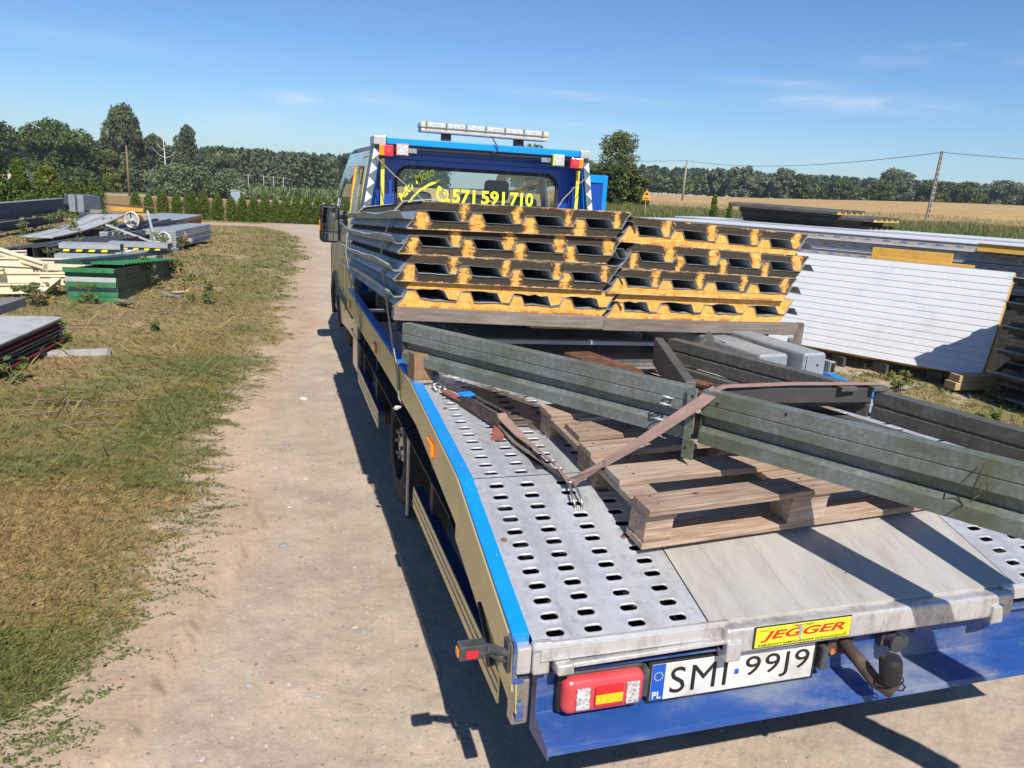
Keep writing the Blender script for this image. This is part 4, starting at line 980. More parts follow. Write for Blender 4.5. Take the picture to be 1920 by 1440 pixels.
b = B('under'); b.lathe([(.0, 0), (.06, 0), (.06, 1.5), (0, 1.5)], (.9, 4.17, .35), (1, 0, 0), 14); b.build('rear_axle', TR)
b = B('black'); b.box(1.9, 2.4, .25, 2.5, 3.3, .55); b.build('spare_wheel_box', TR, bevel=.05)
# wheels
def wheel(x, y, s=-1, name='wheel', dual=False):
    W_ = thing(name, None, None, (0, 0, 0)); W_.parent = TR; W_.location = Vector((x, y, .352))-Vector(TR.location)
    rr_ = .352; w = .19
    b = B('rubber')
    prf = [(.205, .004), (.25, -.004), (.30, .0), (.335, .012), (rr_-.004, .028), (rr_, .05)]
    for k in range(5):
        y0_ = .052+k*(w-.1)/5; prf += [(rr_, y0_), (rr_-.008, y0_+.001), (rr_-.008, y0_+.006), (rr_, y0_+.007)]
    prf += [(rr_, w-.05), (rr_-.004, w-.028), (.335, w-.012), (.30, w), (.25, w), (.205, w-.004), (.205, .004)]
    b.lathe(prf, (0, 0, 0), (-s, 0, 0), 48); b.build('tyre', W_, local=True, smooth=True)
    b = B('steel'); b.lathe([(.206, .01), (.206, w-.01), (.18, w-.02), (.17, .06), (.12, .045), (.09, .02), (.05, .02), (0, .015)], (0, 0, 0), (-s, 0, 0), 32); rm = b.build('rim', W_, local=True, smooth=True)
    b = B('ink')
    for k in range(8):
        a = k*PI/4; b.lathe([(0, .0), (.022, .0), (.022, .006)], (-(-s)*-.045 if False else (-s)*.044, .147*math.cos(a), .147*math.sin(a)), (s, 0, 0), 12)
    b.build('rim_hole', rm, local=True)
    b = B('steel')
    for k in range(6):
        a = k*PI/3; b.lathe([(.0, .02), (.012, .02), (.012, 0)], ((-s)*.022, .075*math.cos(a), .075*math.sin(a)), (s, 0, 0), 6)
    b.build('wheel_nut', rm, local=True); return W_
wheel(.655, 4.17); wheel(2.625, 4.17, 1); wheel(.895, 4.17); wheel(2.385, 4.17, 1); wheel(.765, 8.56); wheel(2.515, 8.56, 1)
for s, x0_, x1_ in ((1, .64, 1.1), (-1, 2.18, 2.64)):
    b = B('black')
    pts = [(4.17+.43*math.cos(a), .40+.43*math.sin(a)) for a in np.linspace(-.15, PI+.15, 14)]
    vs = [(x, y, z) for x in (x0_, x1_) for y, z in pts]; n = len(pts); b.add(vs, [(i, i+1, n+i+1, n+i) for i in range(n-1)])
    b.build('mudguard', TR, solid=.012, smooth=True)
    b = B('rubber'); b.box(x0_, 3.70, .10, x1_, 3.712, .50); b.build('mud_flap', TR, bevel=.002)
    b = B('alu_edge'); b.box(x0_-.006, 3.694, .12, x0_+.004, 3.716, .62); b.build('flap_edge', TR)
# ---- cab
def hw(z):     # half width by height
    return float(np.interp(z, [.3, .55, 1.0, 1.3, 1.7, 2.06], [.965, .985, .99, .975, .93, .865]))
CB = thing('cab', None, None, (0, 0, 0)); CB.parent = TR; CB.location = Vector((XC, 6.4, 0))-Vector(TR.location)
def sidewall(s):
    bm = bmesh.new()
    def loop(pts):
        vs = [bm.verts.new((0, y, z)) for y, z in pts]; return [bm.edges.new((vs[i], vs[(i+1) % len(vs)])) for i in range(len(vs))]
    arch = [(8.56+.44*math.cos(a), .36+.44*math.sin(a)) for a in np.linspace(0, PI, 18)]
    outer = [(6.42, .5), (6.42, 2.04), (8.55, 2.06), (9.0, 1.86), (9.55, 1.32), (10.25, 1.12), (10.45, .9), (10.45, .36)]+arch+[(7.6, .42)]
    e = loop(outer)
    e += loop([(6.62, 1.42), (6.68, 1.92), (7.28, 1.93), (7.28, 1.38)]); e += loop([(7.42, 1.37), (7.42, 1.93), (8.45, 1.93), (8.98, 1.60), (9.1, 1.36)])
    bmesh.ops.triangle_fill(bm, use_beauty=True, use_dissolve=False, edges=e)
    for zc in (.55, .8, 1.0, 1.15, 1.3, 1.5, 1.7, 1.88):
        bmesh.ops.bisect_plane(bm, geom=bm.verts[:]+bm.edges[:]+bm.faces[:], plane_co=(0, 0, zc), plane_no=(0, 0, 1))
    for v in bm.verts:
        nz = max(0, (v.co.y-9.3))*.18+max(0, v.co.y-6.42)*.014*min(1, max(0, (v.co.z-1.0))); v.co.x = s*(hw(v.co.z)-nz)
    me = bpy.data.meshes.new('side_wall'); bm.to_mesh(me); bm.free(); me.materials.append(MT['silver'])
    me.transform(Matrix.Translation((0, -6.4, 0))); o = link('side_wall', me, CB); md = o.modifiers.new('s', 'SOLIDIFY'); md.thickness = .03; md.offset = 0
    # window panes
    for k, poly in enumerate(([(6.62, 1.42), (6.68, 1.92), (7.28, 1.93), (7.28, 1.38)], [(7.42, 1.37), (7.42, 1.93), (8.45, 1.93), (8.98, 1.60), (9.1, 1.36)])):
        b = B('glass'); b.add([(s*(hw(z)-.008), y-6.4, z) for y, z in poly], [tuple(range(len(poly)))]); b.build('side_window', CB, local=True)
    for y0_, z0_, y1_, z1_, key in ((6.46, 2.0, 9.0, 2.045, 'yellow'), (6.46, 1.95, 6.5, 1.1, 'yellow')): pass
    b = B('ink')
    for y0_ in (7.35, 9.16): b.tube([(s*(hw(z)+.014), y0_-6.4, z) for z in (.6, 1.0, 1.3)], .004, 5)
    b.build('door_gap', CB, local=True)
    x0_, x1_ = sorted((s*(hw(.75)+.012), s*(hw(.75)+.032)))
    b = B('grey_rubber'); b.box(x0_, .15, .66, x1_, 1.65, .76); b.build('rubbing_strip', CB, local=True, bevel=.006)
    arcp = [(8.56-6.4+.46*math.cos(a), .36+.46*math.sin(a)) for a in np.linspace(-.1, PI+.1, 20)]
    b = B('black'); b.tube([(s*(hw(z)+.012), y, z) for y, z in arcp], .028, 8); b.build('wheel_arch_trim', CB, local=True, smooth=True)
    for y_, z_ in ((.02, 1.2), ):
        b = B('yellow'); b.tube([(s*(hw(z)+.014), 6.47-6.4, z) for z in (.9, 1.3, 1.7, 2.0)], .008, 6); b.tube([(s*(hw(2.0)+.012), 6.47-6.4, 2.0), (s*(hw(2.0)+.012), 6.9-6.4, 2.0)], .008, 6)
        b.tube([(s*(hw(z)+.014), 7.36-6.4, z) for z in (.6, 1.0, 1.3, 1.9)], .006, 6); b.build('yellow_piping', CB, local=True)
    b = B('orange'); b.tube([(s*(hw(1.66)+.014), .98, 1.60), (s*(hw(1.9)+.014), .99, 1.92)], .013, 6); b.build('orange_piping', CB, local=True)
    b = B('amber'); x0_, x1_ = sorted((s*(hw(.8)+.014), s*(hw(.8)+.03))); b.box(x0_, .30, .74, x1_, .40, .80); b.build('side_marker_lamp', CB, local=True)
sidewall(-1); sidewall(1)
# roof, windscreen, bonnet, nose
def sec(pts, name, m, **k):
    b = B(m); n = len(pts); vs = []
    for y, z, w_ in pts: vs += [(-w_, y-6.4, z), (w_, y-6.4, z)]
    b.add(vs, [(2*i, 2*i+1, 2*i+3, 2*i+2) for i in range(n-1)]); return b.build(name, CB, local=True, **k)
sec([(6.42, 2.045, .865), (6.6, 2.085, .82), (8.4, 2.10, .82), (8.62, 2.05, .85)], 'roof', 'navy', solid=.02)
sec([(8.62, 2.05, .84), (9.55, 1.32, .90)], 'windscreen', 'glass')
sec([(9.55, 1.32, .92), (10.25, 1.12, .82), (10.45, .9, .78), (10.45, .36, .78)], 'bonnet', 'navy', solid=.02)
b = B('black'); b.box(-.92, 2.95, .95, .92, 3.12, 1.30); b.build('dashboard', CB, local=True, bevel=.05)
sec([(6.45, .78, .96), (9.4, .72, .96)], 'cab_floor', 'under', solid=.03)
# rear wall with a rounded window opening
bm = bmesh.new()
def rloop(x0_, z0_, x1_, z1_, r_, n=6):
    pts = []
    for cx, cz, a0 in ((x1_-r_, z1_-r_, 0), (x0_+r_, z1_-r_, PI/2), (x0_+r_, z0_+r_, PI), (x1_-r_, z0_+r_, 1.5*PI)):
        pts += [(cx+r_*math.cos(a0+k*PI/2/n), cz+r_*math.sin(a0+k*PI/2/n)) for k in range(n+1)]
    return pts
def eloop(bm, pts, y):
    vs = [bm.verts.new((x, y, z)) for x, z in pts]; return [bm.edges.new((vs[i], vs[(i+1) % len(vs)])) for i in range(len(vs))]
ow = [(-.97, .9), (.97, .9), (.975, 1.3), (.93, 1.7), (.865, 2.045), (-.865, 2.045), (-.93, 1.7), (-.975, 1.3)]
win = rloop(-.685, 1.44, .70, 1.932, .11)
bmesh.ops.triangle_fill(bm, use_beauty=True, use_dissolve=False, edges=eloop(bm, ow, 0)+eloop(bm, win, 0))
me = bpy.data.meshes.new('rear_wall'); bm.to_mesh(me); bm.free(); me.materials.append(MT['navy']); me.transform(Matrix.Translation((0, .04, 0)))
o = link('rear_wall', me, CB); md = o.modifiers.new('s', 'SOLIDIFY'); md.thickness = .03
b = B('rubber'); wp = [(x, .02, z) for x, z in win]; b.tube(wp+[wp[0]], .016, 8, False); b.build('window_seal', CB, local=True, smooth=True)
b = B('glass'); b.add([(x, .03, z) for x, z in win], [tuple(range(len(win)))]); rw = b.build('rear_window', CB, local=True)
# pressed ribs of the rear wall
b = B('navy')
for z in (1.968, 2.01): b.box(-.80, .005, z, .80, .03, z+.020)
for x in (-.83, .83): b.box(x-.03, -.02, 1.0, x+.03, .03, 1.85)
b.build('pressed_rib', CB, local=True, bevel=.006)
for x in (-.79, .75):
    b = B('blue'); b.box(x, -.0, 1.05, x+.035, .022, 1.62); b.build('light_stripe', CB, local=True)
# lettering
for q_, (w_, x_) in enumerate((('571', 1.425), ('591', 1.672), ('710', 1.925))): text('phone_number', w_, .152, facing(x_, 6.41, 1.664), 'text_yellow', rw, 1.08, .0008, bold=.004, fit=(.205 if q_ else .195, .112))
text('firm_name', 'Auto', .115, facing(1.005, 6.41, 1.655, R(-50)), 'text_yellow', rw, .9, .0008, shear=.3, bold=.002, fit=(.16, .075))
text('firm_name', 'Moto', .115, facing(1.125, 6.41, 1.80, R(-28)), 'text_yellow', rw, .95, .0008, shear=.3, bold=.002, fit=(.175, .075))
b = B('text_yellow'); sw = [(1.05, 1.62), (1.10, 1.69), (1.155, 1.745), (1.23, 1.79), (1.315, 1.83)]; sw2 = [(1.31, 1.852), (1.22, 1.806), (1.145, 1.757), (1.09, 1.70), (1.045, 1.63)]
b.add([(x, 6.412, z) for x, z in sw+sw2], [tuple(range(10))]); b.build('swoosh', rw)
b = B('text_yellow')
def arc(cx, cz, r1, r2, a0, a1, n=10):
    p = [(cx+r1*math.cos(a), cz+r1*math.sin(a)) for a in np.linspace(a0, a1, n)]+[(cx+r2*math.cos(a), cz+r2*math.sin(a)) for a in np.linspace(a1, a0, n)]
    b.add([(x, 6.412, z) for x, z in p], [(i, i+1, 2*n-2-i, 2*n-1-i) for i in range(n-1)])
arc(1.350, 1.730, .062, .044, R(140), R(292)); arc(1.345, 1.725, .026, .016, R(-10), R(75)); arc(1.345, 1.725, .048, .038, R(-15), R(80))
for (cx, cz, rt) in ((1.316, 1.776, R(35)), (1.388, 1.686, R(35))):
    Mx = Matrix.Translation((cx, 6.412, cz)) @ Matrix.Rotation(rt, 4, 'Y'); b.box(-.018, -.0005, -.014, .018, .0005, .014, Mx)
b.build('telephone_symbol', rw)
# seats
for x, w_ in ((1.17, .20), (1.64, .20), (2.11, .20)):
    b = B('seat'); b.box(x-w_, 6.52, .95, x+w_, 6.68, 1.52); st_ = b.build('rear_seat', CB, bevel=.06, seg=3)
    b = B('seat'); b.box(x-.12, 6.56, 1.54, x+.12, 6.66, 1.74); b.build('headrest', st_, bevel=.045, seg=3)
for x in (1.05, 2.2):
    b = B('seat'); b.box(x-.22, 7.75, .95, x+.22, 7.92, 1.66); st_ = b.build('front_seat', CB, bevel=.07, seg=3)
    b = B('seat'); b.box(x-.13, 7.78, 1.68, x+.13, 7.88, 1.88); b.build('headrest', st_, bevel=.045, seg=3)
BK = thing('tan_block_stack', 'stack of tan building blocks standing ahead of the truck, seen through its windows', 'block stack', (3.6, 15.0, 0))
for r_ in range(7):
    for c_ in range(8):
        b = B('plank_pale'); x_ = 1.2+c_*.52+(.26 if r_ % 2 else 0); b.box(x_, 15.0, r_*.25, x_+.50, 15.3, r_*.25+.235); b.build('block', BK)
# rear protective frame: posts with triangle film, blue roof rail, corner blocks
for s in (-1, 1):
    def px2(z): return XC+s*(float(np.interp(z, [.98, 1.58, 2.08], [1.035, .97, .885])))
    b = B('slate'); zs = [.98, 1.3, 1.58, 1.85, 2.08]; vs = []
    for z in zs:
        xo = px2(z); wv_ = .055 if s < 0 else .05; xi = xo-s*wv_*(1 if True else 1); vs += [(xo, 6.2, z), (xi, 6.2, z), (xi, 6.43, z), (xo, 6.43, z)]
    b.add(vs, [(4*i+k, 4*i+(k+1) % 4, 4*i+4+(k+1) % 4, 4*i+4+k) for i in range(4) for k in range(4)]+[(0, 1, 2, 3), (16, 17, 18, 19)])
    po = b.build('rear_post', CB)
    b = B('white'); nt = 9
    for k in range(nt):
        z0_ = 1.10+k*.108; xo, xi = px2(z0_), px2(z0_)-s*.054; za, zb, zm = z0_, z0_+.088, z0_+.044
        b.add([(px2(za)-s*.002, 6.196, za), (px2(zb)-s*.002, 6.196, zb), (px2(zm)-s*.052, 6.196, zm)] if s < 0 else [(px2(za)-s*.002, 6.196, za), (px2(zb)-s*.002, 6.196, zb), (px2(zm)-s*.048, 6.196, zm)], [(0, 1, 2)])
    b.build('white_triangle', po)
    b = B('navy' if s < 0 else 'blue'); b.add([(px2(z)-s*.056, 6.22, z) for z in (1.0, 2.06)]+[(XC+s*.86, 6.42, z) for z in (2.06, 1.0)], [(0, 1, 2, 3)]); b.build('side_return', CB, solid=.004)
    b = B('yellow'); b.box(px2(1.9)-s*.10-.014, 6.23, 1.0, px2(1.9)-s*.10+.014, 6.24, 1.98); b.build('yellow_reflective_strip', CB)
    b = B('alu_edge'); x0_, x1_ = sorted((px2(2.1)+s*.01, px2(2.1)-s*.085)); b.box(x0_, 6.165, 2.078, x1_, 6.40, 2.142); b.build('corner_block', CB, bevel=.006)
b = B('blue'); b.box(XC-.795, 6.172, 2.085, XC+.795, 6.42, 2.138); b.build('roof_rail', CB, bevel=.006)
b = B('ink'); b.box(XC-.80, 6.19, 2.055, XC+.80, 6.40, 2.084); b.build('rail_underside', CB)
for x0_, s in ((.785, 1), (2.455, -1)):
    # tail lamp pair
    xa, xb = (x0_, x0_+.11) if s > 0 else (x0_-.11, x0_)
    b = B('red'); b.box(xa, 6.135, 1.995, xb, 6.185, 2.078); l_ = b.build('upper_tail_lamp', CB, bevel=.008)
    ax0 = xa if s > 0 else xb-.038
    b = B('amber'); b.box(ax0, 6.131, 2.0, ax0+.038, 6.1355, 2.073); b.build('amber_lens', l_, bevel=.002)
    cxr = xa+.072 if s > 0 else xb-.072
    b = B('pink'); b.lathe([(0, .003), (.02, .002), (.022, 0)], (cxr, 6.134, 2.036), (0, -1, 0), 16); b.build('lamp_boss', l_)
    wx = (.915, 1.01) if s > 0 else (2.195, 2.29)
    b = B('sign_yellow' if s < 0 else 'orange'); b.box(wx[0], 6.14, 2.005, wx[1], 6.185, 2.093); l_ = b.build('work_lamp', CB, bevel=.004)
    b = B('clear'); b.box(wx[0]+.007, 6.134, 2.012, wx[1]-.007, 6.1405, 2.086); b.build('work_lamp_lens', l_)
    b = B('steel'); b.box(wx[0]+.10 if s > 0 else wx[0]-.09, 6.18, 2.03, wx[1]+.07 if s > 0 else wx[0]-.01, 6.186, 2.065); b.build('lamp_bracket', CB)
# light bar
b = B('greysheet'); Ml = Matrix.Translation((1.625, 6.22, 2.215)) @ Matrix.Rotation(R(.2), 4, 'Y'); b.box(-.52, -.06, -.022, .52, .08, .006, Ml); lb = b.build('light_bar', CB, bevel=.008)
b = B('lightbar'); b.box(-.525, -.068, .007, .525, .088, .052, Ml); b.build('light_bar_lens', lb, bevel=.012, seg=3)
for k in range(6):
    b = B('clear'); x0_ = -.47+k*.158; b.box(x0_, -.072, .016, x0_+.135, -.066, .044, Ml); md_ = b.build('led_module', lb, bevel=.002)
for k in range(7):
    b = B('slate'); x0_ = -.487+k*.158; b.box(x0_, -.0735, .010, x0_+.013, .092, .053, Ml); b.build('module_divider', lb)
for x in (1.32, 1.92):
    b = B('ink'); b.box(x-.033, 6.20, 2.13, x+.033, 6.29, 2.195); b.build('light_bar_foot', CB, bevel=.004)
b = B('grey_rubber'); b.tube([(1.685, 6.16, 2.195), (1.68, 6.15, 2.175), (1.70, 6.15, 2.15), (1.722, 6.152, 2.12), (1.722, 6.155, 2.09), (1.70, 6.16, 2.078), (1.68, 6.18, 2.08)], .005, 6); b.build('light_bar_cable', CB, smooth=True)
# mirrors
for s in (-1, 1):
    def mx(x): return XC+s*(XC-x) if s > 0 else x
    x0_, x1_ = sorted((mx(.455), mx(.655)))
    b = B('black'); b.box(x0_, 8.17, 1.17, x1_, 8.30, 1.545); mr = b.build('door_mirror', CB, bevel=.045, seg=4)
    b = B('mirror'); b.box(x0_+.022, 8.164, 1.285, x1_-.022, 8.172, 1.525); b.build('mirror_glass', mr, bevel=.002)
    b = B('mirror'); b.box(x0_+.022, 8.164, 1.19, x1_-.022, 8.172, 1.272); b.build('wide_angle_glass', mr, bevel=.002)
    b = B('amber'); xq = x0_-.003 if s < 0 else x1_-.004; b.box(xq, 8.19, 1.29, xq+.007, 8.24, 1.40); b.build('mirror_repeater', mr)
    b = B('black'); b.bar((mx(.645), 8.23, 1.43), (mx(.735), 8.33, 1.43), .05, .045); b.bar((mx(.645), 8.23, 1.25), (mx(.725), 8.33, 1.25), .05, .04); b.box(*(sorted((mx(.70), mx(.735)))[0], 8.26, 1.20, sorted((mx(.70), mx(.735)))[1], 8.42, 1.50)); b.build('mirror_arm', mr, bevel=.008)
# open crew door on the right
b = B('blue'); dp = [(6.98, .55), (6.98, 1.95), (6.92, 1.98), (6.92, .55)]
b.box(2.63, 6.85, .55, 3.0, 6.90, 1.34); b.box(2.63, 6.85, 1.3401, 2.70, 6.90, 1.97); b.box(2.955, 6.85, 1.3401, 3.0, 6.90, 1.97); b.box(2.7001, 6.85, 1.90, 2.9549, 6.90, 1.97); dr = b.build('open_crew_door', CB, bevel=.004)
b = B('navy'); b.box(2.71, 6.842, 1.34, 2.945, 6.849, 1.89); b.build('door_inner_panel', dr)
# ------------------------------------------------------------------ load
# sandwich roof panels: local x across, y along, z up; ribs every .25
CT, RH = .037, .041
def rib_profile(x0, x1, n=4, wob=0, seed=0):
    g = random.Random(seed); pts = [(x0, CT)]
    for k in range(n):
        c = k*.25; pts += [(c-.040, CT), (c-.019, CT+RH), (c+.019, CT+RH), (c+.040, CT)]
    pts.append((x1, CT)); pts[0] = (-.062, 0) if x0 > -.05 else pts[0]
    out = []
    for i, (x, z) in enumerate(pts):
        out.append((x+g.uniform(-1, 1)*wob, z+g.uniform(-1, 1)*wob))
        if i < len(pts)-1 and wob:
            x2, z2 = pts[i+1]
            if abs(x2-x) > .05:
                for f in (.33, .66): out.append((x+(x2-x)*f, z+(z2-z)*f+g.uniform(-1.6, .4)*wob))
    return out
L_P = 2.62
def panel(name, label, loc, rotM, fresh, wob, seed, dull=False):
    t_ = thing(name, label, 'roof panel', loc, 'sandwich roof panels stacked on the truck deck'); t_.rotation_euler = rotM.to_euler()
    g = random.Random(seed)
    top = [(-.040, CT), (-.019, CT+RH), (.019, CT+RH), (.040, CT)]
    pr_ = []
    for k in range(4):
        c = k*.25
        for dx, z in ((-.040, CT), (-.019, CT+RH), (.019, CT+RH), (.040, CT)): pr_.append((c+dx+g.uniform(-1, 1)*wob*.5, z+g.uniform(-1, .6)*wob))
        for f in (.075, .105, .135, .17): pr_.append((c+f, CT+g.uniform(-1.2, .4)*max(wob, .0012)))
    xr = .965; pr_.append((xr, CT))
    poly = [(-.066, 0.0)]+pr_+[(xr+.016-.045, 0.0)]
    # the cut end is uneven: move its outline slightly in depth
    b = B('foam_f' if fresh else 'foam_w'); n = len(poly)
    fr_ = [(x, .002+g.uniform(-.002, .002), z) for x, z in poly]; bk = [(x, L_P, z) for x, z in poly]
    b.add(fr_+bk, [tuple(range(n))[::-1], tuple(range(n, 2*n))]+[(i, (i+1) % n, n+(i+1) % n, n+i) for i in range(n)]); b.build('foam_core', t_, local=True)
    # ribbed outer sheet with the empty overlap rib
    b = B('sheet'); th = .0010; sh = [(-.068, .002)]+pr_+[(.962, CT)]+[(.982+0, CT+RH*.96), (1.018, CT+RH*.96), (1.040, CT+.006), (1.046, CT+.010)]
    nn = len(sh); segs = [(-.004)]+[L_P*k/10 for k in range(1, 11)]
    vs = []
    for j, y in enumerate(segs):
        for i, (x, z) in enumerate(sh):
            fl = max(0, i-(nn-4))/3.0; wv_ = fl*(.004*math.sin(j*1.7+seed)+.006*math.sin(j*.8+seed*2)); vs.append((x, y+(g.uniform(-.002, .001) if j == 0 else 0), z+.0012+wv_))
    fs = [(j*nn+i, j*nn+i+1, (j+1)*nn+i+1, (j+1)*nn+i) for j in range(len(segs)-1) for i in range(nn-1)]
    b.add(vs, fs); o = b.build('ribbed_sheet', t_, local=True, solid=th)
    b = B('sheet'); b.box(-.068, .0, -.0012, xr-.02, L_P, -.0001); b.build('liner_sheet', t_, local=True)
    return t_
def pair(side, row, xc, zc, roll, dy, fresh_low, fresh_up, wob, jog_low, jog_up):
    rl = R(roll); pitch = R(-2.8)
    Mr = Matrix.Rotation(pitch, 3, 'X') @ Matrix.Rotation(rl, 3, 'Y')
    zl = zc+0; ordn = ['lowest', 'second', 'third', 'top'][row]
    # lower panel, ribs up: local origin at its first rib
    o1 = Vector((xc, 3.425+dy, zl)); low = Mr @ Vector((-.375-.105+jog_low, 0, -.060))
    pl_ = panel('roof_panel', '%s end panel with ribs up, lower one of the %s pair in the %s stack' % ('bright orange foam' if fresh_low else 'mould darkened', ordn, side), o1+low, Mr, fresh_low, wob, row*7+len(side))
    up = Mr @ Vector((.375+.105-.02+jog_up, .004+dy*0, .060))
    Mu = Mr @ Matrix.Rotation(PI, 3, 'Y')
    pu_ = panel('roof_panel', '%s end panel with ribs down, upper one of the %s pair in the %s stack' % ('bright orange foam' if fresh_up else 'mould darkened', ordn, side), o1+up, Mu, fresh_up, wob, row*7+3+len(side))
zr = [1.290, 1.412, 1.535, 1.655]
for row in range(4):
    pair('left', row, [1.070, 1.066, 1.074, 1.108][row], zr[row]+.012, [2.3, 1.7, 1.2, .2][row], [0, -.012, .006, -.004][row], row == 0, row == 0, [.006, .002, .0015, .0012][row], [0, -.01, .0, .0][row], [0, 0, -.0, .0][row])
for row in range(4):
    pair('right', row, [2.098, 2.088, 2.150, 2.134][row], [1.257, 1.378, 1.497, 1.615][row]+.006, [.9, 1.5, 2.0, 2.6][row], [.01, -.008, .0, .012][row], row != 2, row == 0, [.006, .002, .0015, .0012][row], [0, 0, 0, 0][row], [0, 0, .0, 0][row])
# timber under the stack
def timber(name, label, a, b_, w, h, m, group=None, up=(0, 0, 1)):
    c = (Vector(a)+Vector(b_))/2; t_ = MB().mat(m)
    d = Vector(b_)-Vector(a); l = d.length
    q = d.to_track_quat('X', 'Z').to_matrix().to_4x4()
    t_.box(-l/2, -w/2, -h/2, l/2, w/2, h/2)
    o = t_.build(name, None, bevel=.002); o.matrix_world = Matrix.Translation(c) @ q
    return tag(o, label, 'timber', group)
timber('timber_beam', 'long grey weathered beam under the left panel stack', (.505, 3.42, 1.236), (1.52, 3.42, 1.196), .07, .058, 'beam')
timber('timber_beam', 'grey weathered beam under the right panel stack, its end past the stack', (1.53, 3.44, 1.186), (2.66, 3.42, 1.162), .07, .058, 'beam')
timber('timber_plank', 'reddish plank lying lower behind the front beam', (1.25, 3.75, 1.13), (2.1, 3.75, 1.11), .12, .03, 'pallet')
timber('timber_beam', 'hidden rear support beam beneath the far end of the panels', (.62, 5.3, 1.12), (2.65, 5.3, 1.10), .09, .09, 'beam')
timber('timber_beam', 'support beam beneath the middle of the panel stacks', (.62, 4.4, 1.175), (2.65, 4.4, 1.14), .07, .05, 'beam')
for i, (x, y) in enumerate(((.72, 4.4), (1.7, 4.4), (2.55, 4.4), (.72, 5.3), (1.7, 5.3), (2.55, 5.3))):
    b = B('beam'); zt = 1.14 if y < 5 else 1.065; b.box(x-.05, y-.04, .968, x+.05, y+.04, zt-.0); tag(b.build('support_block', None, bevel=.002), 'wooden support block under the panel stack, %s one' % ['front left', 'front middle', 'front right', 'rear left', 'rear middle', 'rear right'][i], 'timber block')
b = B('block'); M_ = Matrix.Translation((.598, 3.20, 1.036)) @ Matrix.Rotation(R(6), 4, 'Z') @ Matrix.Rotation(R(-3), 4, 'X'); b.box(-.041, -.04, -.05, .041, .07, .062, M_); tag(b.build('wood_block', None, bevel=.002), 'short squared wood block standing on the blue left rail', 'timber block')
b = B('pallet'); b.box(-.041, -.045, -.064, .041, .07, -.051, M_); tag(b.build('wood_shim', None, bevel=.001), 'thin wooden shim beneath the squared block on the rail', 'timber')
# ---- steel frame
FR = thing('steel_truss', 'long galvanised mossy steel frame lying diagonally over the pallet', 'steel frame', (1.25, 2.1, 1.05))
def sigma(p, q, h, key, name='frame_rail', d=.030):
    # profile (x = towards the viewer's side negative, z up), thin folded channel
    hh = h/2
    out = [(0, hh), (.0, hh*.50), (.003, hh*.485), (.003, hh*.465), (0, hh*.45), (0, hh*.07), (.027, hh*.05), (.027, -hh*.34), (.020, -hh*.36), (.020, -hh*.38), (.004, -hh*.50), (0, -hh*.52), (0, -hh)]
    inn = [(x+.005, z) for x, z in out[::-1]]
    inn[-1] = (d, hh-.004); inn[0] = (d, -hh+.004); d = .045
    prof = out+[(d, -hh), (d, -hh+.004), (.006, -hh+.004)]+[(x+.005, z) for x, z in out[::-1][1:-1]]+[(.006, hh-.004), (d, hh-.004), (d, hh)]
    b = B(key); b.sweep([(x, z) for x, z in prof], p, q); return b.build(name, FR, bevel=.0008, seg=1)
# near rail: viewer side is -x,-y => sweep from right to left puts +x profile axis away from viewer
P0, P1, P2, P3 = Vector((.527, 3.28, 1.127)), Vector((1.262, 2.115, 1.129)), Vector((1.290, 2.065, 1.131)), Vector((2.14, .44, 1.147))
def away(p, q, key, h=.172, **k):
    d = (q-p).normalized(); x = d.cross(Vector((0, 0, 1)))
    if x.y < 0 or (x.x < 0 and abs(x.y) < .2): p, q = q, p
    return sigma(p, q, h, key, **k)
away(P0, P1, 'galv'); away(P2, P3, 'galv', .178)
Q0, Q1, Q2 = Vector((1.615, 2.905, 1.168)), Vector((1.90, 2.02, 1.168)), Vector((2.12, 1.10, 1.168))
def channel(p, q, h, key, name='frame_rail', d=.05, face=1):
    hh = h/2; t_ = .004
    prof = [(0, hh), (0, hh*.12), (.006, hh*.04), (.006, -hh*.04), (0, -hh*.12), (0, -hh), (d, -hh), (d, -hh+t_), (.010, -hh+t_), (.010, hh-t_), (d, hh-t_), (d, hh)]
    d_ = (q-p).normalized(); x = d_.cross(Vector((0, 0, 1)))
    if x.y < 0: p, q = q, p
    b = B(key); b.sweep(prof, p, q); return b.build(name, FR, bevel=.0008, seg=1)
channel(Q0, Q1-Vector((0, 0, .0)), .094, 'galv2'); channel(Q1+Vector((.004, -.01, 0)), Q2, .094, 'galv2')
channel(Q0+Vector((-.02, -.01, -.10)), Q2+Vector((-.03, .05, -.10)), .088, 'galv2', 'lower_frame_rail')
# cross members
b = B('galv2'); b.bar((1.555, 2.88, 1.17), (1.30, 2.16, 1.165), .035, .11); b.build('cross_member', FR, bevel=.002)
b = B('darkpanel'); b.bar((1.36, 2.12, 1.19), (1.90, 2.04, 1.20), .06, .05); b.bar((1.36, 2.19, 1.15), (1.90, 2.10, 1.16), .06, .03); b.build('cross_member', FR, bevel=.002)
b = B('galv3'); b.bar((1.42, 2.05, 1.08), (1.80, 2.02, 1.09), .05, .03); b.build('lower_cross_strut', FR, bevel=.002)
b = B('galv2')
for t_ in (.78, .98): q = Vector((1.36, 2.09, 1.217)).lerp(Vector((1.92, 2.01, 1.227)), t_); b.bar(q-Vector((.03, 0, 0)), q+Vector((.03, 0, 0)), .05, .016)
b.build('clamp_plate', FR, bevel=.002)
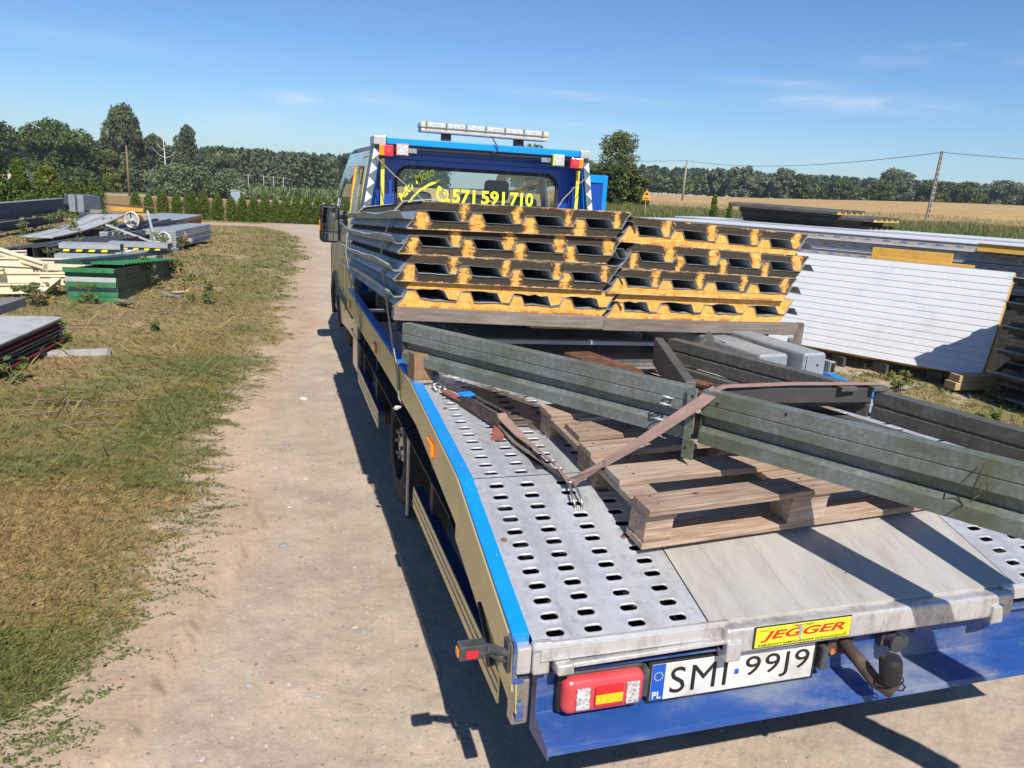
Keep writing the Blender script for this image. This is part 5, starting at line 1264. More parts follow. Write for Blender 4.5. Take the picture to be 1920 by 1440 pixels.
# joint bracket plates at the splice
ax = (P3-P2).normalized(); nrm = Vector((-ax.y, ax.x, 0)); nrm = -nrm if nrm.y > 0 else nrm
b = B('galv'); c0 = (P1+P2)/2
def plate(c, hw_, z0_, z1_, off, th=.005):
    c = Vector(c)+nrm*off
    vs = [c+ax*sx*hw_+nrm*dn+Vector((0, 0, zz)) for dn in (0, th) for sx, zz in ((-1, z0_), (1, z0_), (1, z1_), (-1, z1_))]
    b.add(vs, [(0, 1, 2, 3), (7, 6, 5, 4), (0, 4, 5, 1), (1, 5, 6, 2), (2, 6, 7, 3), (3, 7, 4, 0)])
plate(c0, .018, -.06, .092, .010); plate(c0, .014, -.095, -.04, .016); plate(c0-ax*-.012, .022, -.142, -.075, .022)
jp = b.build('joint_plate', FR, bevel=.003)
b = B('ink')
for dz_ in (.065, .0, -.105):
    c = c0+ax*.004+nrm*(.0158 if dz_ > -.05 else .0275)+Vector((0, 0, dz_)); b.lathe([(0, .001), (.0045, .001)], c, nrm, 12)
b.build('bolt_hole', jp)
b = B('ink')
for (s_, dz_) in ((.055, .055), (.05, -.0), (.28, .075)):
    c = P2+ax*s_+nrm*.0012+Vector((0, 0, dz_)); b.lathe([(0, .001), (.005, .001)], c, nrm, 12)
b.build('rail_hole', FR)
# rings of galvanised wire hooked beside the joint
ax1 = (P1-P0).normalized(); n1v = Vector((-ax1.y, ax1.x, 0)); n1v = -n1v if n1v.y > 0 else n1v
for i, (s_, dz_) in enumerate(((-.055, .045), (-.062, .020), (-.075, -.035), (-.068, -.072))):
    c = P1+ax1*s_+n1v*.022+Vector((0, 0, dz_)); b = B('galv3')
    b.tube([c+ax1*.019*math.cos(a)+n1v*.019*math.sin(a)+Vector((0, 0, .004*math.sin(a))) for a in np.linspace(0, 2*PI, 18)], .0032, 7, False)
    b.build('wire_ring', FR, smooth=True)
# bent wire on the near rail at the far right
c = P2+ax*.80+nrm*.01; b = B('rustdark')
b.tube([c+Vector((0, 0, .08)), c+nrm*.02+Vector((-.01, 0, .04)), c+nrm*.012+Vector((.004, 0, .03)), c+nrm*.02+Vector((.012, 0, .0)), c+nrm*.012+Vector((-.02, .0, -.02))], .002, 5)
b.tube([c+ax*.01+Vector((0, 0, .06)), c+ax*.02+nrm*.02+Vector((0, 0, .01))], .0015, 5)
tag(b.build('wire_scrap', None, smooth=True), 'bent rusty wire hooked on the frame rail at the right edge', 'wire')
# packing under the frame
timber('timber_batten', 'batten under the left end of the steel frame', (.62, 3.36, 1.005), (.95, 3.36, 1.005), .08, .07, 'beam')
timber('timber_batten', 'dark batten between pallet and steel frame', (1.36, 2.36, 1.005), (1.9, 2.36, 1.000), .09, .05, 'beam')
# rusty ribbed mats inside the frame
for i, (a, b_, w) in enumerate((((1.38, 3.35, 1.06), (1.52, 2.2, 1.10), .14), ((1.60, 2.95, 1.07), (1.78, 2.1, 1.11), .10))):
    a, b_ = Vector(a), Vector(b_); d = (b_-a).normalized(); x = d.cross(Vector((0, 0, 1))).normalized(); bb = B('rustmetal')
    bb.bar(a-Vector((0, 0, .006)), b_-Vector((0, 0, .006)), w, .004)
    for k in range(9): off = x*(k-4)*w/9; bb.tube([a+off, b_+off], .0055, 6)
    tag(bb.build('ribbed_mat', None), ['wider rusty ribbed steel mat lying inside the frame', 'narrow rusty ribbed steel mat beside the far frame rail'][i], 'steel mat', 'rusty ribbed mats')
for i, (a, b_, w, m_) in enumerate((((.85, 3.62, 1.07), (2.0, 3.5, 1.07), .05, 'galv3'), ((1.0, 3.4, 1.0), (2.0, 3.25, 1.02), .07, 'galv2'), ((1.15, 2.98, 1.02), (1.55, 2.75, 1.03), .09, 'greysheet'), ((1.75, 2.75, .99), (2.15, 2.0, 1.0), .05, 'galv3'))):
    bb = B(m_); bb.bar(a, b_, w, .02); tag(bb.build('steel_strip', None, bevel=.002), ['pale steel strip in the shade under the panel stack', 'darker steel strip in front of the shaded one', 'light grey sheet strip inside the frame beside the rusty mat', 'steel strip under the far frame rail'][i], 'steel strip')
# galvanised box columns on the right of the deck
for i, (x0_, x1_, z0_, z1_, y0_, y1_) in enumerate(((2.10, 2.26, 1.03, 1.135, 2.93, 4.3), (2.285, 2.41, 1.045, 1.155, 2.86, 4.4), (2.24, 2.36, .95, 1.03, 2.88, 4.2), (2.425, 2.455, 1.06, 1.115, 2.85, 4.4))):
    Mx = Matrix.Translation(((x0_+x1_)/2, y0_, 0)) @ Matrix.Rotation(R(4), 4, 'Z'); w = (x1_-x0_)/2
    t_ = thing('box_column', ['galvanised box column with torn end, left of the pair', 'galvanised box column with a flat end plate and one hole', 'mossy column end below the pair of box columns', 'small empty square tube right of the flat ended column'][i], 'steel column', ((x0_+x1_)/2, y0_, z0_))
    b = B('galv3' if i != 2 else 'galv'); b.box(-w, 0, z0_, w, y1_-y0_, z1_, Mx); b.build('tube_wall', t_, bevel=.014 if i < 2 else .003, seg=3)
    if i != 3:
        b = B('girdertop' if i < 2 else 'galv'); b.box(-w+.010, -.006, z0_+.008, w-.010, -.0005, z1_-.010, Mx); e_ = b.build('end_plate', t_, bevel=.002)
        b = B('ink'); b.lathe([(0, .001), (.006, .001)], Mx @ Vector((.01, -.0065, (z0_+z1_)/2)), (0, -1, 0), 10); b.build('end_hole', e_)
    else:
        b = B('ink'); b.box(-w+.004, -.002, z0_+.006, w-.004, -.0005, z1_-.006, Mx); b.build('tube_opening', t_)
b = B('galv2'); b.bar((2.02, 3.22, 1.17), (1.95, 3.20, 1.10), .02, .05); b.bar((1.9, 3.18, 1.10), (2.06, 3.24, 1.115), .02, .03); tag(b.build('steel_bracket', None, bevel=.002), 'small bent steel bracket sticking up under the right stack', 'bracket')
for i, x in enumerate((2.12, 2.22)):
    b = B('galv2')
    b.box(x-.035, 3.2, 1.085, x-.031, 3.9, 1.135); b.box(x+.031, 3.2, 1.085, x+.035, 3.9, 1.135); b.box(x-.035, 3.2, 1.0851, x+.035, 3.9, 1.089); b.box(x-.035, 3.2, 1.1315, x+.035, 3.9, 1.1349)
    tag(b.build('square_tube', None), ['left open square tube under the right panel stack', 'right open square tube under the right panel stack'][i], 'steel tube')
# ---- pallet
PT = thing('wooden_pallet', 'weathered wooden pallet tilted on the sloping deck', 'pallet', (1.01, 1.844, .797), rot=(R(6.2), R(-.5), R(4.2)))
def pb(name, x0_, y0_, z0_, x1_, y1_, z1_, m='pallet', cham=0):
    b = B(m)
    j = lambda: random.uniform(-.003, .003)
    b.box(x0_+j(), y0_+j(), z0_, x1_+j(), y1_+j(), z1_); o = b.build(name, PT, local=True, bevel=.0025); return o
for y0_, y1_ in ((0, .10), (.3275, .4725), (.70, .80)): pb('bottom_board', 0, y0_, 0, 1.2, y1_, .022)
for x0_, x1_ in ((0, .10), (.5275, .6725), (1.10, 1.2)):
    for y0_, y1_ in ((0, .10), (.3275, .4725), (.70, .80)): pb('block', x0_+(.0 if x0_ else .005), y0_+.004, .0225, x1_, y1_-.004, .1)
for x0_, x1_ in ((0, .10), (.5275, .6725), (1.10, 1.2)): pb('stringer_board', x0_, 0, .1003, x1_, .8, .122)
for k, (y0_, y1_) in enumerate(((-.015, .078), (.165, .275), (.362, .455), (.495, .615), (.685, .79))):
    o = pb('top_board', -.004+(.02 if k == 3 else 0), y0_, .1224, 1.2, y1_, .144)
    o.rotation_euler.z = R(random.uniform(-.6, .6))
b = B('weed' if False else 'green'); tag  # small weed on the pallet end
for x_ in (.05, .60, 1.15):
    for y_ in (.015, .06, .20, .25, .39, .43, .53, .59, .71, .76):
        b = B('rustmetal'); b.lathe([(0, .0012), (.0042, .001), (.005, 0)], (x_+random.uniform(-.015, .015), y_, .1443), (0, 0, 1), 8); b.build('nail_head', PT, local=True)
# ---- straps
def ribbon(name, pts, w, key, parent=None, label=None, cat=None, wdirs=None, th=.002):
    pts = [Vector(p) for p in pts]; n = len(pts); b = B(key); vs = []
    for i, p in enumerate(pts):
        d = (pts[min(i+1, n-1)]-pts[max(i-1, 0)]).normalized(); wd = Vector(wdirs[i]) if wdirs else Vector((0, 0, 1)).cross(d)
        wd = (wd-d*wd.dot(d)).normalized(); nn = d.cross(wd)
        vs += [p+wd*w/2+nn*th, p-wd*w/2+nn*th, p-wd*w/2-nn*th, p+wd*w/2-nn*th]
    b.add(vs, [(4*i+k, 4*i+(k+1) % 4, 4*i+4+(k+1) % 4, 4*i+4+k) for i in range(n-1) for k in range(4)]+[(0, 1, 2, 3), (4*n-1, 4*n-2, 4*n-3, 4*n-4)])
    o = b.build(name, parent)
    return tag(o, label, cat) if label else o
RT = thing('ratchet_strap', 'ratchet strap with brown webbing lying on the perforated deck', 'ratchet strap', (.74, 2.72, .93))
d1 = Vector((.13, -.33, 0)).normalized(); 
def dk(x, y, h=.006): return Vector((x, y, dz(y)+h))
ribbon('webbing', [dk(.665, 3.03, .02), dk(.70, 2.94, .02), dk(.735, 2.855, .035)], .036, 'webred', RT)
b = B('steel'); b.tube([dk(.64, 3.05, .012), dk(.63, 3.09, .02), dk(.655, 3.10, .03), dk(.675, 3.06, .026), dk(.67, 3.03, .02)], .006, 7); b.build('hook', RT, smooth=True)
A0 = dk(.73, 2.90, .03); A1 = dk(.805, 2.66, .035); dd = (A1-A0).normalized(); sx = dd.cross(Vector((0, 0, 1))).normalized(); upn = sx.cross(dd)
for s in (-1, 1):
    b = B('rustdark'); b.bar(A0+sx*s*.028, A1+sx*s*.028, .004, .042); b.lathe([(.033, 0), (.033, .005)], A1+sx*s*.026, sx, 18, cap=True); b.build('ratchet_side', RT, bevel=.001)
b = B('rail_blue'); b.bar(A0+upn*.018-sx*.03, A0+upn*.018+sx*.03, .045, .010, upn); b.build('blue_handle_grip', RT, bevel=.003)
b = B('steel'); b.bar(A0+upn*.010+dd*.06-sx*.024, A0+upn*.010+dd*.06+sx*.024, .02, .006, upn); b.bar(A0+upn*.012+dd*.10-sx*.024, A0+upn*.012+dd*.10+sx*.024, .012, .006, upn); b.build('ratchet_bar', RT)
b = B('steel'); b.bar(A0+upn*.02-sx*.018+dd*.03, A1+upn*.028-sx*.018, .008, .006, upn); b.bar(A0+upn*.02+sx*.018+dd*.03, A1+upn*.028+sx*.018, .008, .006, upn); b.build('handle_arm', RT)
b = B('web'); b.lathe([(.012, -.022), (.024, -.022), (.024, .022), (.012, .022)], A1, sx, 20, cap=True); b.build('webbing_roll', RT)
ribbon('webbing_tail', [dk(.80, 2.64, .02), dk(.775, 2.575, .006), dk(.76, 2.545, .003)], .045, 'webred', RT)
HK = Vector((.905, 2.13, dz(2.13)+.03))
ribbon('webbing', [A1+Vector((.005, -.01, .012)), Vector((.84, 2.50, dz(2.5)+.030)), Vector((.865, 2.36, dz(2.36)+.034)), Vector((.885, 2.24, dz(2.24)+.040)), HK+Vector((-.003, .03, .012))], .046, 'web', RT,
       wdirs=[sx, sx*.9+Vector((0, 0, .25)), sx*.8+Vector((0, 0, .5)), sx*.6+Vector((0, 0, .6)), sx*.6+Vector((0, 0, .4))])
ribbon('webbing', [A1+Vector((.0, -.012, -.012)), Vector((.825, 2.50, dz(2.5)+.012)), Vector((.855, 2.34, dz(2.34)+.012)), Vector((.885, 2.22, dz(2.22)+.025)), HK+Vector((-.003, .03, .01))], .040, 'web_dark', RT,
       wdirs=[sx, sx, sx*.7+Vector((0, 0, .5)), sx*.4+Vector((0, 0, .7)), sx*.5+Vector((0, 0, .4))])
b = B('steel')
for s in (-1, 1): b.tube([HK+Vector((s*.007, .035, .012)), HK+Vector((s*.010, .01, .004)), HK+Vector((s*.014-.004, -.03, -.012)), HK+Vector((s*.012-.002, -.05, -.03)), HK+Vector((s*.010, -.045, -.05))], .0042, 7)
b.tube([HK+Vector((-.014, .035, .014)), HK+Vector((.014, .035, .014))], .0042, 7); b.build('double_hook', RT, smooth=True)
TOP = Vector((1.318, 2.035, 1.222))
ribbon('webbing', [HK+Vector((.004, .035, .014)), HK.lerp(TOP, .22)+Vector((0, 0, .022)), HK.lerp(TOP, .5)+Vector((0, 0, .008)), HK.lerp(TOP, .9), TOP+Vector((.01, .012, .003))], .044, 'web', RT,
       wdirs=[sx*.4+Vector((0, 0, .5)), ax*.7+Vector((0, 0, .3)), ax*.9+Vector((0, 0, .15)), ax, ax])
ribbon('webbing', [TOP+Vector((.008, .008, .003)), Vector((1.38, 2.085, 1.2235)), Vector((1.62, 2.06, 1.234)), Vector((1.92, 2.02, 1.238)), Vector((1.955, 2.015, 1.12))], .028, 'web', RT, wdirs=[ax]+[(0, 1, 0)]*4)
# straps over the side of the panel stack
ribbon('tension_strap', [(.80, 3.88, 1.735), (.62, 3.9, 1.715), (.565, 3.88, 1.66), (.512, 3.84, 1.52), (.500, 3.80, 1.44), (.512, 3.70, 1.275), (.530, 3.58, 1.06), (.540, 3.47, .93), (.5415, 3.44, .83), (.56, 3.42, .80)], .046, 'web_pale', None, 'nearer grey strap running over the left side of the panel stack', 'strap', wdirs=[(0, 1, 0)]*10)
ribbon('tension_strap', [(.80, 5.52, 1.655), (.60, 5.52, 1.625), (.50, 5.5, 1.53), (.47, 5.42, 1.32), (.50, 5.3, 1.10), (.535, 5.2, .97), (.5415, 5.1, .84)], .046, 'web_pale', None, 'farther grey strap running over the left side of the panel stack near the cab', 'strap', wdirs=[(0, 1, 0)]*7)
b = B('plate_white'); b.tube([(.548, 3.40, .80), (.53, 3.42, .79), (.52, 3.44, .78)], [.004, .012, .004], 6); tag(b.build('knotted_rag', None), 'small pale knotted rag under the left side panel', 'rag')
b = B('rope'); b.tube([(.765, 6.19, 1.99), (.86, 5.9, 1.86), (.96, 5.6, 1.75), (1.06, 5.3, 1.625)], .004, 6); tag(b.build('rope', None), 'thin cord from the left cab post to the panel stack', 'rope')
b = B('rope'); b.tube([(2.52, 6.19, 1.93), (2.30, 5.9, 1.84), (2.12, 5.65, 1.75), (1.93, 5.4, 1.60)], .004, 6); tag(b.build('rope', None), 'thin cord from the right cab post to the panel stack', 'rope')
# strap ratchet at the right end of the beam
b = B('web_dark'); b.bar((2.66, 3.40, 1.20), (2.64, 3.38, 1.02), .04, .05); b.bar((2.60, 3.38, 1.12), (2.61, 3.40, 1.0), .03, .03); tag(b.build('strap_knot', None, bevel=.008), 'knotted dirty strap hanging at the right end of the beam', 'strap')
# ------------------------------------------------------------------ yard on the right
RY = R(-62)   # panels run along this heading
# leaning white panel
BR, BL = Vector((7.10, 6.07, .15)), Vector((5.98, 8.23, .14)); TRr, TLl = Vector((7.56, 6.32, 1.235)), Vector((6.44, 8.48, 1.225))
WP = thing('white_wall_panel', 'large white ribbed wall panel leaning against the panel stack', 'wall panel', tuple(BR))
u = (BL-BR).normalized(); v = (TRr-BR).normalized(); Lw = (BL-BR).length; Hh = (TRr-BR).length; nn = u.cross(v).normalized()
nn = -nn if nn.y > 0 else nn
b = B('wpanel'); K = 15; vs = []; prof = []
for k in range(K):
    a = k/K; prof += [(a*Hh, 0), ((a+.80/K)*Hh, 0), ((a+.85/K)*Hh, .007), ((a+.95/K)*Hh, .007)]
prof += [(Hh, 0)]
for s_ in (0, 1):
    for h_, d_ in prof: vs.append(BR+u*Lw*s_+v*h_-nn*(d_))
n = len(prof); b.add(vs, [(i, i+1, n+i+1, n+i) for i in range(n-1)]); b.build('ribbed_face', WP)
b = B('foamblock'); c = [BR-nn*.009, BR+u*Lw-nn*.009, BR+u*Lw+v*Hh-nn*.009, BR+v*Hh-nn*.009]; b.add(c+[p-nn*.07 for p in c], [(0, 1, 2, 3), (7, 6, 5, 4), (0, 4, 5, 1), (1, 5, 6, 2), (2, 6, 7, 3), (3, 7, 4, 0)]); b.build('foam_core', WP)
b = B('greysheet'); c = [p-nn*.0705 for p in c]; b.add(c+[p-nn*.004 for p in c], [(0, 1, 2, 3), (7, 6, 5, 4), (0, 4, 5, 1), (1, 5, 6, 2), (2, 6, 7, 3), (3, 7, 4, 0)]); b.build('back_sheet', WP)
for i, f in enumerate((.18, .42, .62)):
    c = BR+u*Lw*f-nn*.02; b = B('darkpanel'); b.box(-.02, -.10, 0, .02, .10, .14, Matrix.Translation((c.x, c.y, gz(c.x, c.y)-.02))); tag(b.build('wood_block', None), 'wood block under the leaning white panel, %s from its right corner' % ['first', 'second', 'third'][i], 'timber block')
# stack of white wrapped panels behind it
fwd = Vector((-.470, .883, 0)); bck = Vector((.883, .470, 0))
S0 = Vector((8.85, 4.95, 0)); Ls = 7.2
zt = [.95, 1.06, 1.17, 1.28, 1.39]
labs = ['white wrapped panel at the bottom of the visible stack edge', 'white wrapped panel second from the bottom of the stack', 'white wrapped panel in the middle of the stack with blue print', 'white wrapped panel second from the top with blue print', 'topmost white wrapped panel of the stack, bright on top']
for i, z in enumerate(zt):
    off = [.0, .03, .02, .05, .0][i]; o0 = S0+bck*(.55+off-.42)+fwd*[0, .1, .05, .15, 0][i]
    t_ = thing('sandwich_panel', labs[i], 'wall panel', (o0.x, o0.y, z), 'stacked white wall panels in the right yard')
    def sl_(z0_, z1_, d0, d1, key, nm, l0=0, l1=Ls):
        b = B(key); a0 = o0+fwd*l0+bck*d0; vs = [a0+Vector((0, 0, z0_)), a0+fwd*(l1-l0)+Vector((0, 0, z0_)), a0+fwd*(l1-l0)+bck*(d1-d0)+Vector((0, 0, z0_)), a0+bck*(d1-d0)+Vector((0, 0, z0_))]
        vs += [p+Vector((0, 0, z1_-z0_)) for p in vs]; b.add(vs, [(3, 2, 1, 0), (4, 5, 6, 7), (0, 1, 5, 4), (1, 2, 6, 5), (2, 3, 7, 6), (3, 0, 4, 7)]); return b.build(nm, t_)
    sl_(z, z+.082, .012, 1.15, 'film', 'wrapped_edge'); sl_(z+.0825, z+.092, 0, 1.16, 'wpanel', 'top_sheet'); sl_(z-.008, z-.0005, 0, 1.16, 'wpanel', 'bottom_sheet')
    if i >= 2:
        b = B('print'); rng_ = random.Random(i)
        a0 = o0+bck*.0095
        for k in range(34):
            s0 = k*.21+rng_.uniform(0, .02)
            for j in range(5):
                q = s0+j*.017; h_ = rng_.uniform(.010, .017); p = a0+fwd*q+Vector((0, 0, z+.034)); b.add([p, p+fwd*.011, p+fwd*.011+Vector((0, 0, h_)), p+Vector((0, 0, h_))], [(0, 1, 2, 3)])
        tag(b.build('printed_marks', t_), kind='stuff')
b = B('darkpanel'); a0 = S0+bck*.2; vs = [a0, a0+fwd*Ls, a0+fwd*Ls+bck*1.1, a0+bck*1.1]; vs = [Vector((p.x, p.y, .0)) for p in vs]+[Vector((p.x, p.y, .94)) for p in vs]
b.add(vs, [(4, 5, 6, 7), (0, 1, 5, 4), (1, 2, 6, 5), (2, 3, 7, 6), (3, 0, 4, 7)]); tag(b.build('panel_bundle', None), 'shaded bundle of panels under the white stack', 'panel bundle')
for i, (d_, zz, l0, ll) in enumerate(((1.55, 1.45, .3, 7.4), (2.95, 1.47, .8, 7.6), (4.4, 1.44, 1.2, 8.0))):
    o0 = S0+bck*d_+fwd*l0; t_ = thing('panel_pack', ['white topped bundle directly behind the front white stack', 'second white topped bundle behind the front stack', 'rearmost white topped bundle of the right yard'][i], 'wall panel', (o0.x, o0.y, 0), 'white topped panel bundles behind the front stack')
    def q4(z0_, z1_, d1, key, nm, ins=0):
        b = B(key); a0 = o0+bck*ins+fwd*ins; vs = [a0, a0+fwd*(ll-2*ins), a0+fwd*(ll-2*ins)+bck*(d1-2*ins), a0+bck*(d1-2*ins)]; vs = [Vector((p.x, p.y, z0_)) for p in vs]+[Vector((p.x, p.y, z1_)) for p in vs]
        b.add(vs, [(3, 2, 1, 0), (4, 5, 6, 7), (0, 1, 5, 4), (1, 2, 6, 5), (2, 3, 7, 6), (3, 0, 4, 7)]); b.build(nm, t_)
    q4(.1, zz-.02, 1.25, 'film', 'wrapped_body', .02); q4(zz-.0195, zz, 1.25, 'wpanel', 'top_sheet')
# orange foam offcuts lying in front of the stack's upper layers
def obox(name, label, cat, a, b_, w, h, key):
    bb = B(key); bb.bar(a, b_, w, h); return tag(bb.build(name, None, bevel=.003), label, cat)
obox('foam_offcut', 'long orange foam offcut leaning on the white stack', 'foam board', (7.42, 7.02, 1.285), (6.95, 7.75, 1.285), .05, .15, 'foamblock')
obox('foam_offcut', 'lower orange foam offcut under the leaning one', 'foam board', (7.50, 6.78, 1.20), (6.92, 7.62, 1.21), .05, .11, 'foamblock')
t_ = thing('sliding_panel', 'white panel with bright orange foam edge jutting over the stack', 'wall panel', (7.6, 6.6, 1.56))
b = B('foamblock'); p = [Vector((7.62, 6.90, 1.41)), Vector((8.62, 5.32, 1.39)), Vector((9.5, 5.8, 1.39)), Vector((8.5, 7.4, 1.41))]; b.add(p+[q+Vector((0, 0, .085)) for q in p], [(3, 2, 1, 0), (4, 5, 6, 7), (0, 1, 5, 4), (1, 2, 6, 5), (2, 3, 7, 6), (3, 0, 4, 7)])
o = b.build('foam_edge', t_)
b = B('wpanel'); b.add([q+Vector((-.02, -.01, .086)) for q in p]+[q+Vector((-.02, -.01, .094)) for q in p], [(3, 2, 1, 0), (4, 5, 6, 7), (0, 1, 5, 4), (1, 2, 6, 5), (2, 3, 7, 6), (3, 0, 4, 7)]); b.build('cover_sheet', t_)
# far dark panels behind the white stack
for i, (z, x0_, ln, lab) in enumerate(((1.48, 7.5, 2.3, 'lowest dark ribbed panel of the distant heap'), (1.56, 7.45, 2.15, 'middle dark ribbed panel of the distant heap'), (1.64, 7.4, 2.45, 'dark ribbed panel with orange foam end in the distant heap'), (1.72, 7.2, 2.0, 'topmost dark ribbed panel of the distant heap'))):
    t_ = thing('dark_roof_panel', lab, 'roof panel', (x0_+.9, 12.8, z), 'heap of dark roof panels beyond the white stack', (0, R(1.0), R(-62)))
    prf = [(0, 0)]+[q for k in range(5) for q in ((k*.25+.02, .035), (k*.25+.045, .075), (k*.25+.085, .075), (k*.25+.11, .035))]+[(1.16, 0)]
    b = B('darkpanel'); L_ = ln; vs = [(x_, y_, z_) for x_ in (0, L_) for y_, z_ in prf]; n = len(prf)
    b.add(vs, [(q, (q+1) % n, n+(q+1) % n, n+q) for q in range(n)]); b.build('ribbed_body', t_, local=True)
    b = B('foamblock' if i != 1 else 'foam_w'); b.add([(L_, y_, z_) for y_, z_ in prf]+[(L_+.012, y_, z_) for y_, z_ in prf], [tuple(range(n, 2*n))]+[(q, (q+1) % n, n+(q+1) % n, n+q) for q in range(n)]); b.build('foam_end', t_, local=True)
    b = B('galv2'); b.add([(-.02, y_, z_+.004) for y_, z_ in prf[1:-1]]+[(L_+.03, y_, z_+.004) for y_, z_ in prf[1:-1]], [(q, q+1, n-2+q+1, n-2+q) for q in range(n-3)]); b.build('outer_sheet', t_, local=True, solid=.003)
b = B('darkpanel'); b.box(0, .05, -1.2, 2.2, 1.1, -.02, Matrix.Translation((8.4, 12.8, 1.48)) @ Matrix.Rotation(R(-62), 4, 'Z')); tag(b.build('panel_bundle', None), 'dark bundle carrying the distant heap of roof panels', 'panel bundle')
for i, (x_, y_, z_) in enumerate(((7.0, 12.2, 1.35), (7.4, 12.0, 1.38), (6.6, 12.6, 1.36))):
    b = B('galv3' if i == 0 else 'foamblock' if i == 1 else 'greysheet'); b.box(-.4, -.2, -.03, .4, .2, .03, Matrix.Translation((x_, y_, z_)) @ Matrix.Rotation(R(-15+i*9), 4, 'Z')); tag(b.build('panel_offcut', None), ['grey offcut on the low heap behind the right stack', 'orange offcut on the low heap behind the right stack', 'pale offcut at the left end of the low heap'][i], 'panel offcut')
b = B('darkpanel'); b.box(6.0, 12.0, 0, 7.9, 12.9, 1.32); tag(b.build('panel_bundle', None), 'low dark bundle glimpsed just over the right panel stack', 'panel bundle')
# dark ribbed panels at the right edge (ends towards the white panel)
DX = Vector((.86, -.5, 0)).normalized(); DY = Vector((.5, .86, 0))
for i in range(11):
    z = .06+i*.118; e = [6.86, 6.92, 6.80, 6.89, 6.78, 6.86, 6.78, 6.84, 6.76, 6.84, 6.78][i]
    t_ = thing('dark_roof_panel', '%s layer from the ground of the dark ribbed panels at the right edge' % words[i], 'roof panel', (e, 5.0, z), 'dark ribbed panels stacked at the right edge', (R(-1), 0, R(-4)))
    s = 1 if i % 2 == 0 else -1
    b = B('darkpanel'); W_, L_ = 1.4, 1.35
    prf = [(0, .01), (.07, .012), (.095, .048), (.15, .048), (.175, .012)]; pts = []
    for k in range(6):
        for a_, z_ in prf: pts.append((a_+k*.24, z_ if s > 0 else .06-z_))
    pts = [(-.0, pts[0][1])]+pts[1:]
    n = len(pts); vs = [(x_, y_, z_) for y_ in (-.72, .72) for x_, z_ in pts]+[(x_, y_, (-.03 if s > 0 else .085)) for y_ in (-.72, .72) for x_, z_ in pts]
    fs = [(q, q+1, n+q+1, n+q) for q in range(n-1)]+[(2*n+q, 2*n+q+1, 3*n+q+1, 3*n+q) for q in range(n-1)]+[(q, q+1, 2*n+q+1, 2*n+q) for q in range(n-1)]+[(n+q, n+q+1, 3*n+q+1, 3*n+q) for q in range(n-1)]+[(0, n, 3*n, 2*n), (n-1, 2*n-1, 4*n-1, 3*n-1)]
    b.add(vs, fs); b.build('ribbed_body', t_, local=True)
    b = B('galv3' if i > 3 else 'greysheet'); b.box(-.045, -.75, .012, .05, .74, .0145); b.build('edge_flange', t_, local=True)
t_ = timber('timber_beam', 'upper of two sawn timbers under the right corner of the white panel', (6.72, 6.05, .16), (8.2, 5.95, .16), .14, .07, 'plank_pale')
t_ = timber('timber_beam', 'lower of two sawn timbers under the right corner of the white panel', (6.69, 6.06, .08), (8.2, 5.95, .08), .15, .08, 'plank_pale')

# ------------------------------------------------------------------ yard on the left
def yb(name, label, cat, pts_box, group=None):
    """pts_box: list of (material, x0,y0,z0,x1,y1,z1) in a frame (loc, heading)"""
    pass
def frame(loc, deg): return Matrix.Translation(loc) @ Matrix.Rotation(R(deg), 4, 'Z')
# nearest stack (bottom left of the yard): long sheets running away to the left
t_ = thing('sheet_stack_bearer', 'pale board end sticking out of the grass beside the nearest sheet stack', 'board', (-1.95, 8.3, 0))
B('greysheet').box(-.25, -.05, 0, .38, .06, .05, frame((-1.95, 8.25, gz(-1.95, 8.25)), 8)).build('board', t_)
lay = [('redprimer', 'maroon'), ('steelblue', 'dark blue'), ('galv2', 'dark grey'), ('steelblue', 'blue grey'), ('redprimer', 'thin maroon'), ('galv2', 'galvanised'), ('greysheet', 'pale grey')]
for i, (m_, c_) in enumerate(lay):
    z = .05+i*.038; o = thing('steel_sheet', '%s profiled sheet, %s from the bottom of the nearest left stack' % (c_, words[i]), 'steel sheet', (-2.3, 8.6, z), 'profiled sheets in the nearest left stack')
    Mx = frame((-2.04-.012*(i % 3), 8.62+.03*(i % 2), z), -7); b = B(m_)
    prf = [(-.34, 0), (.63, 0), (.645, .018), (.66, .02), (.66, .034), (-.34, .034)]
    vs = [Mx @ Vector((x_-.66, y_, z_)) for y_ in (-4.2, 0) for x_, z_ in prf]; n = len(prf)
    b.add(vs, [(q, (q+1) % n, n+(q+1) % n, n+q) for q in range(n)]+[tuple(range(n))[::-1], tuple(range(n, 2*n))]); b.build('folded_sheet', o)
    
    if i < 6: b = B('darkpanel'); b.box(-.98, -4.15, .0341, -.02, -.03, .0379, Mx); b.build('gap_liner', o)
obox('steel_beam', 'dark grey beam lying on top of the nearest left stack', 'steel beam', (-2.62, 9.3, .36), (-3.05, 6.0, .36), .17, .09, 'plank_grey')
obox('steel_beam', 'second dark grey beam further left on the nearest stack', 'steel beam', (-2.98, 9.0, .36), (-3.4, 6.0, .36), .13, .09, 'plank_grey')
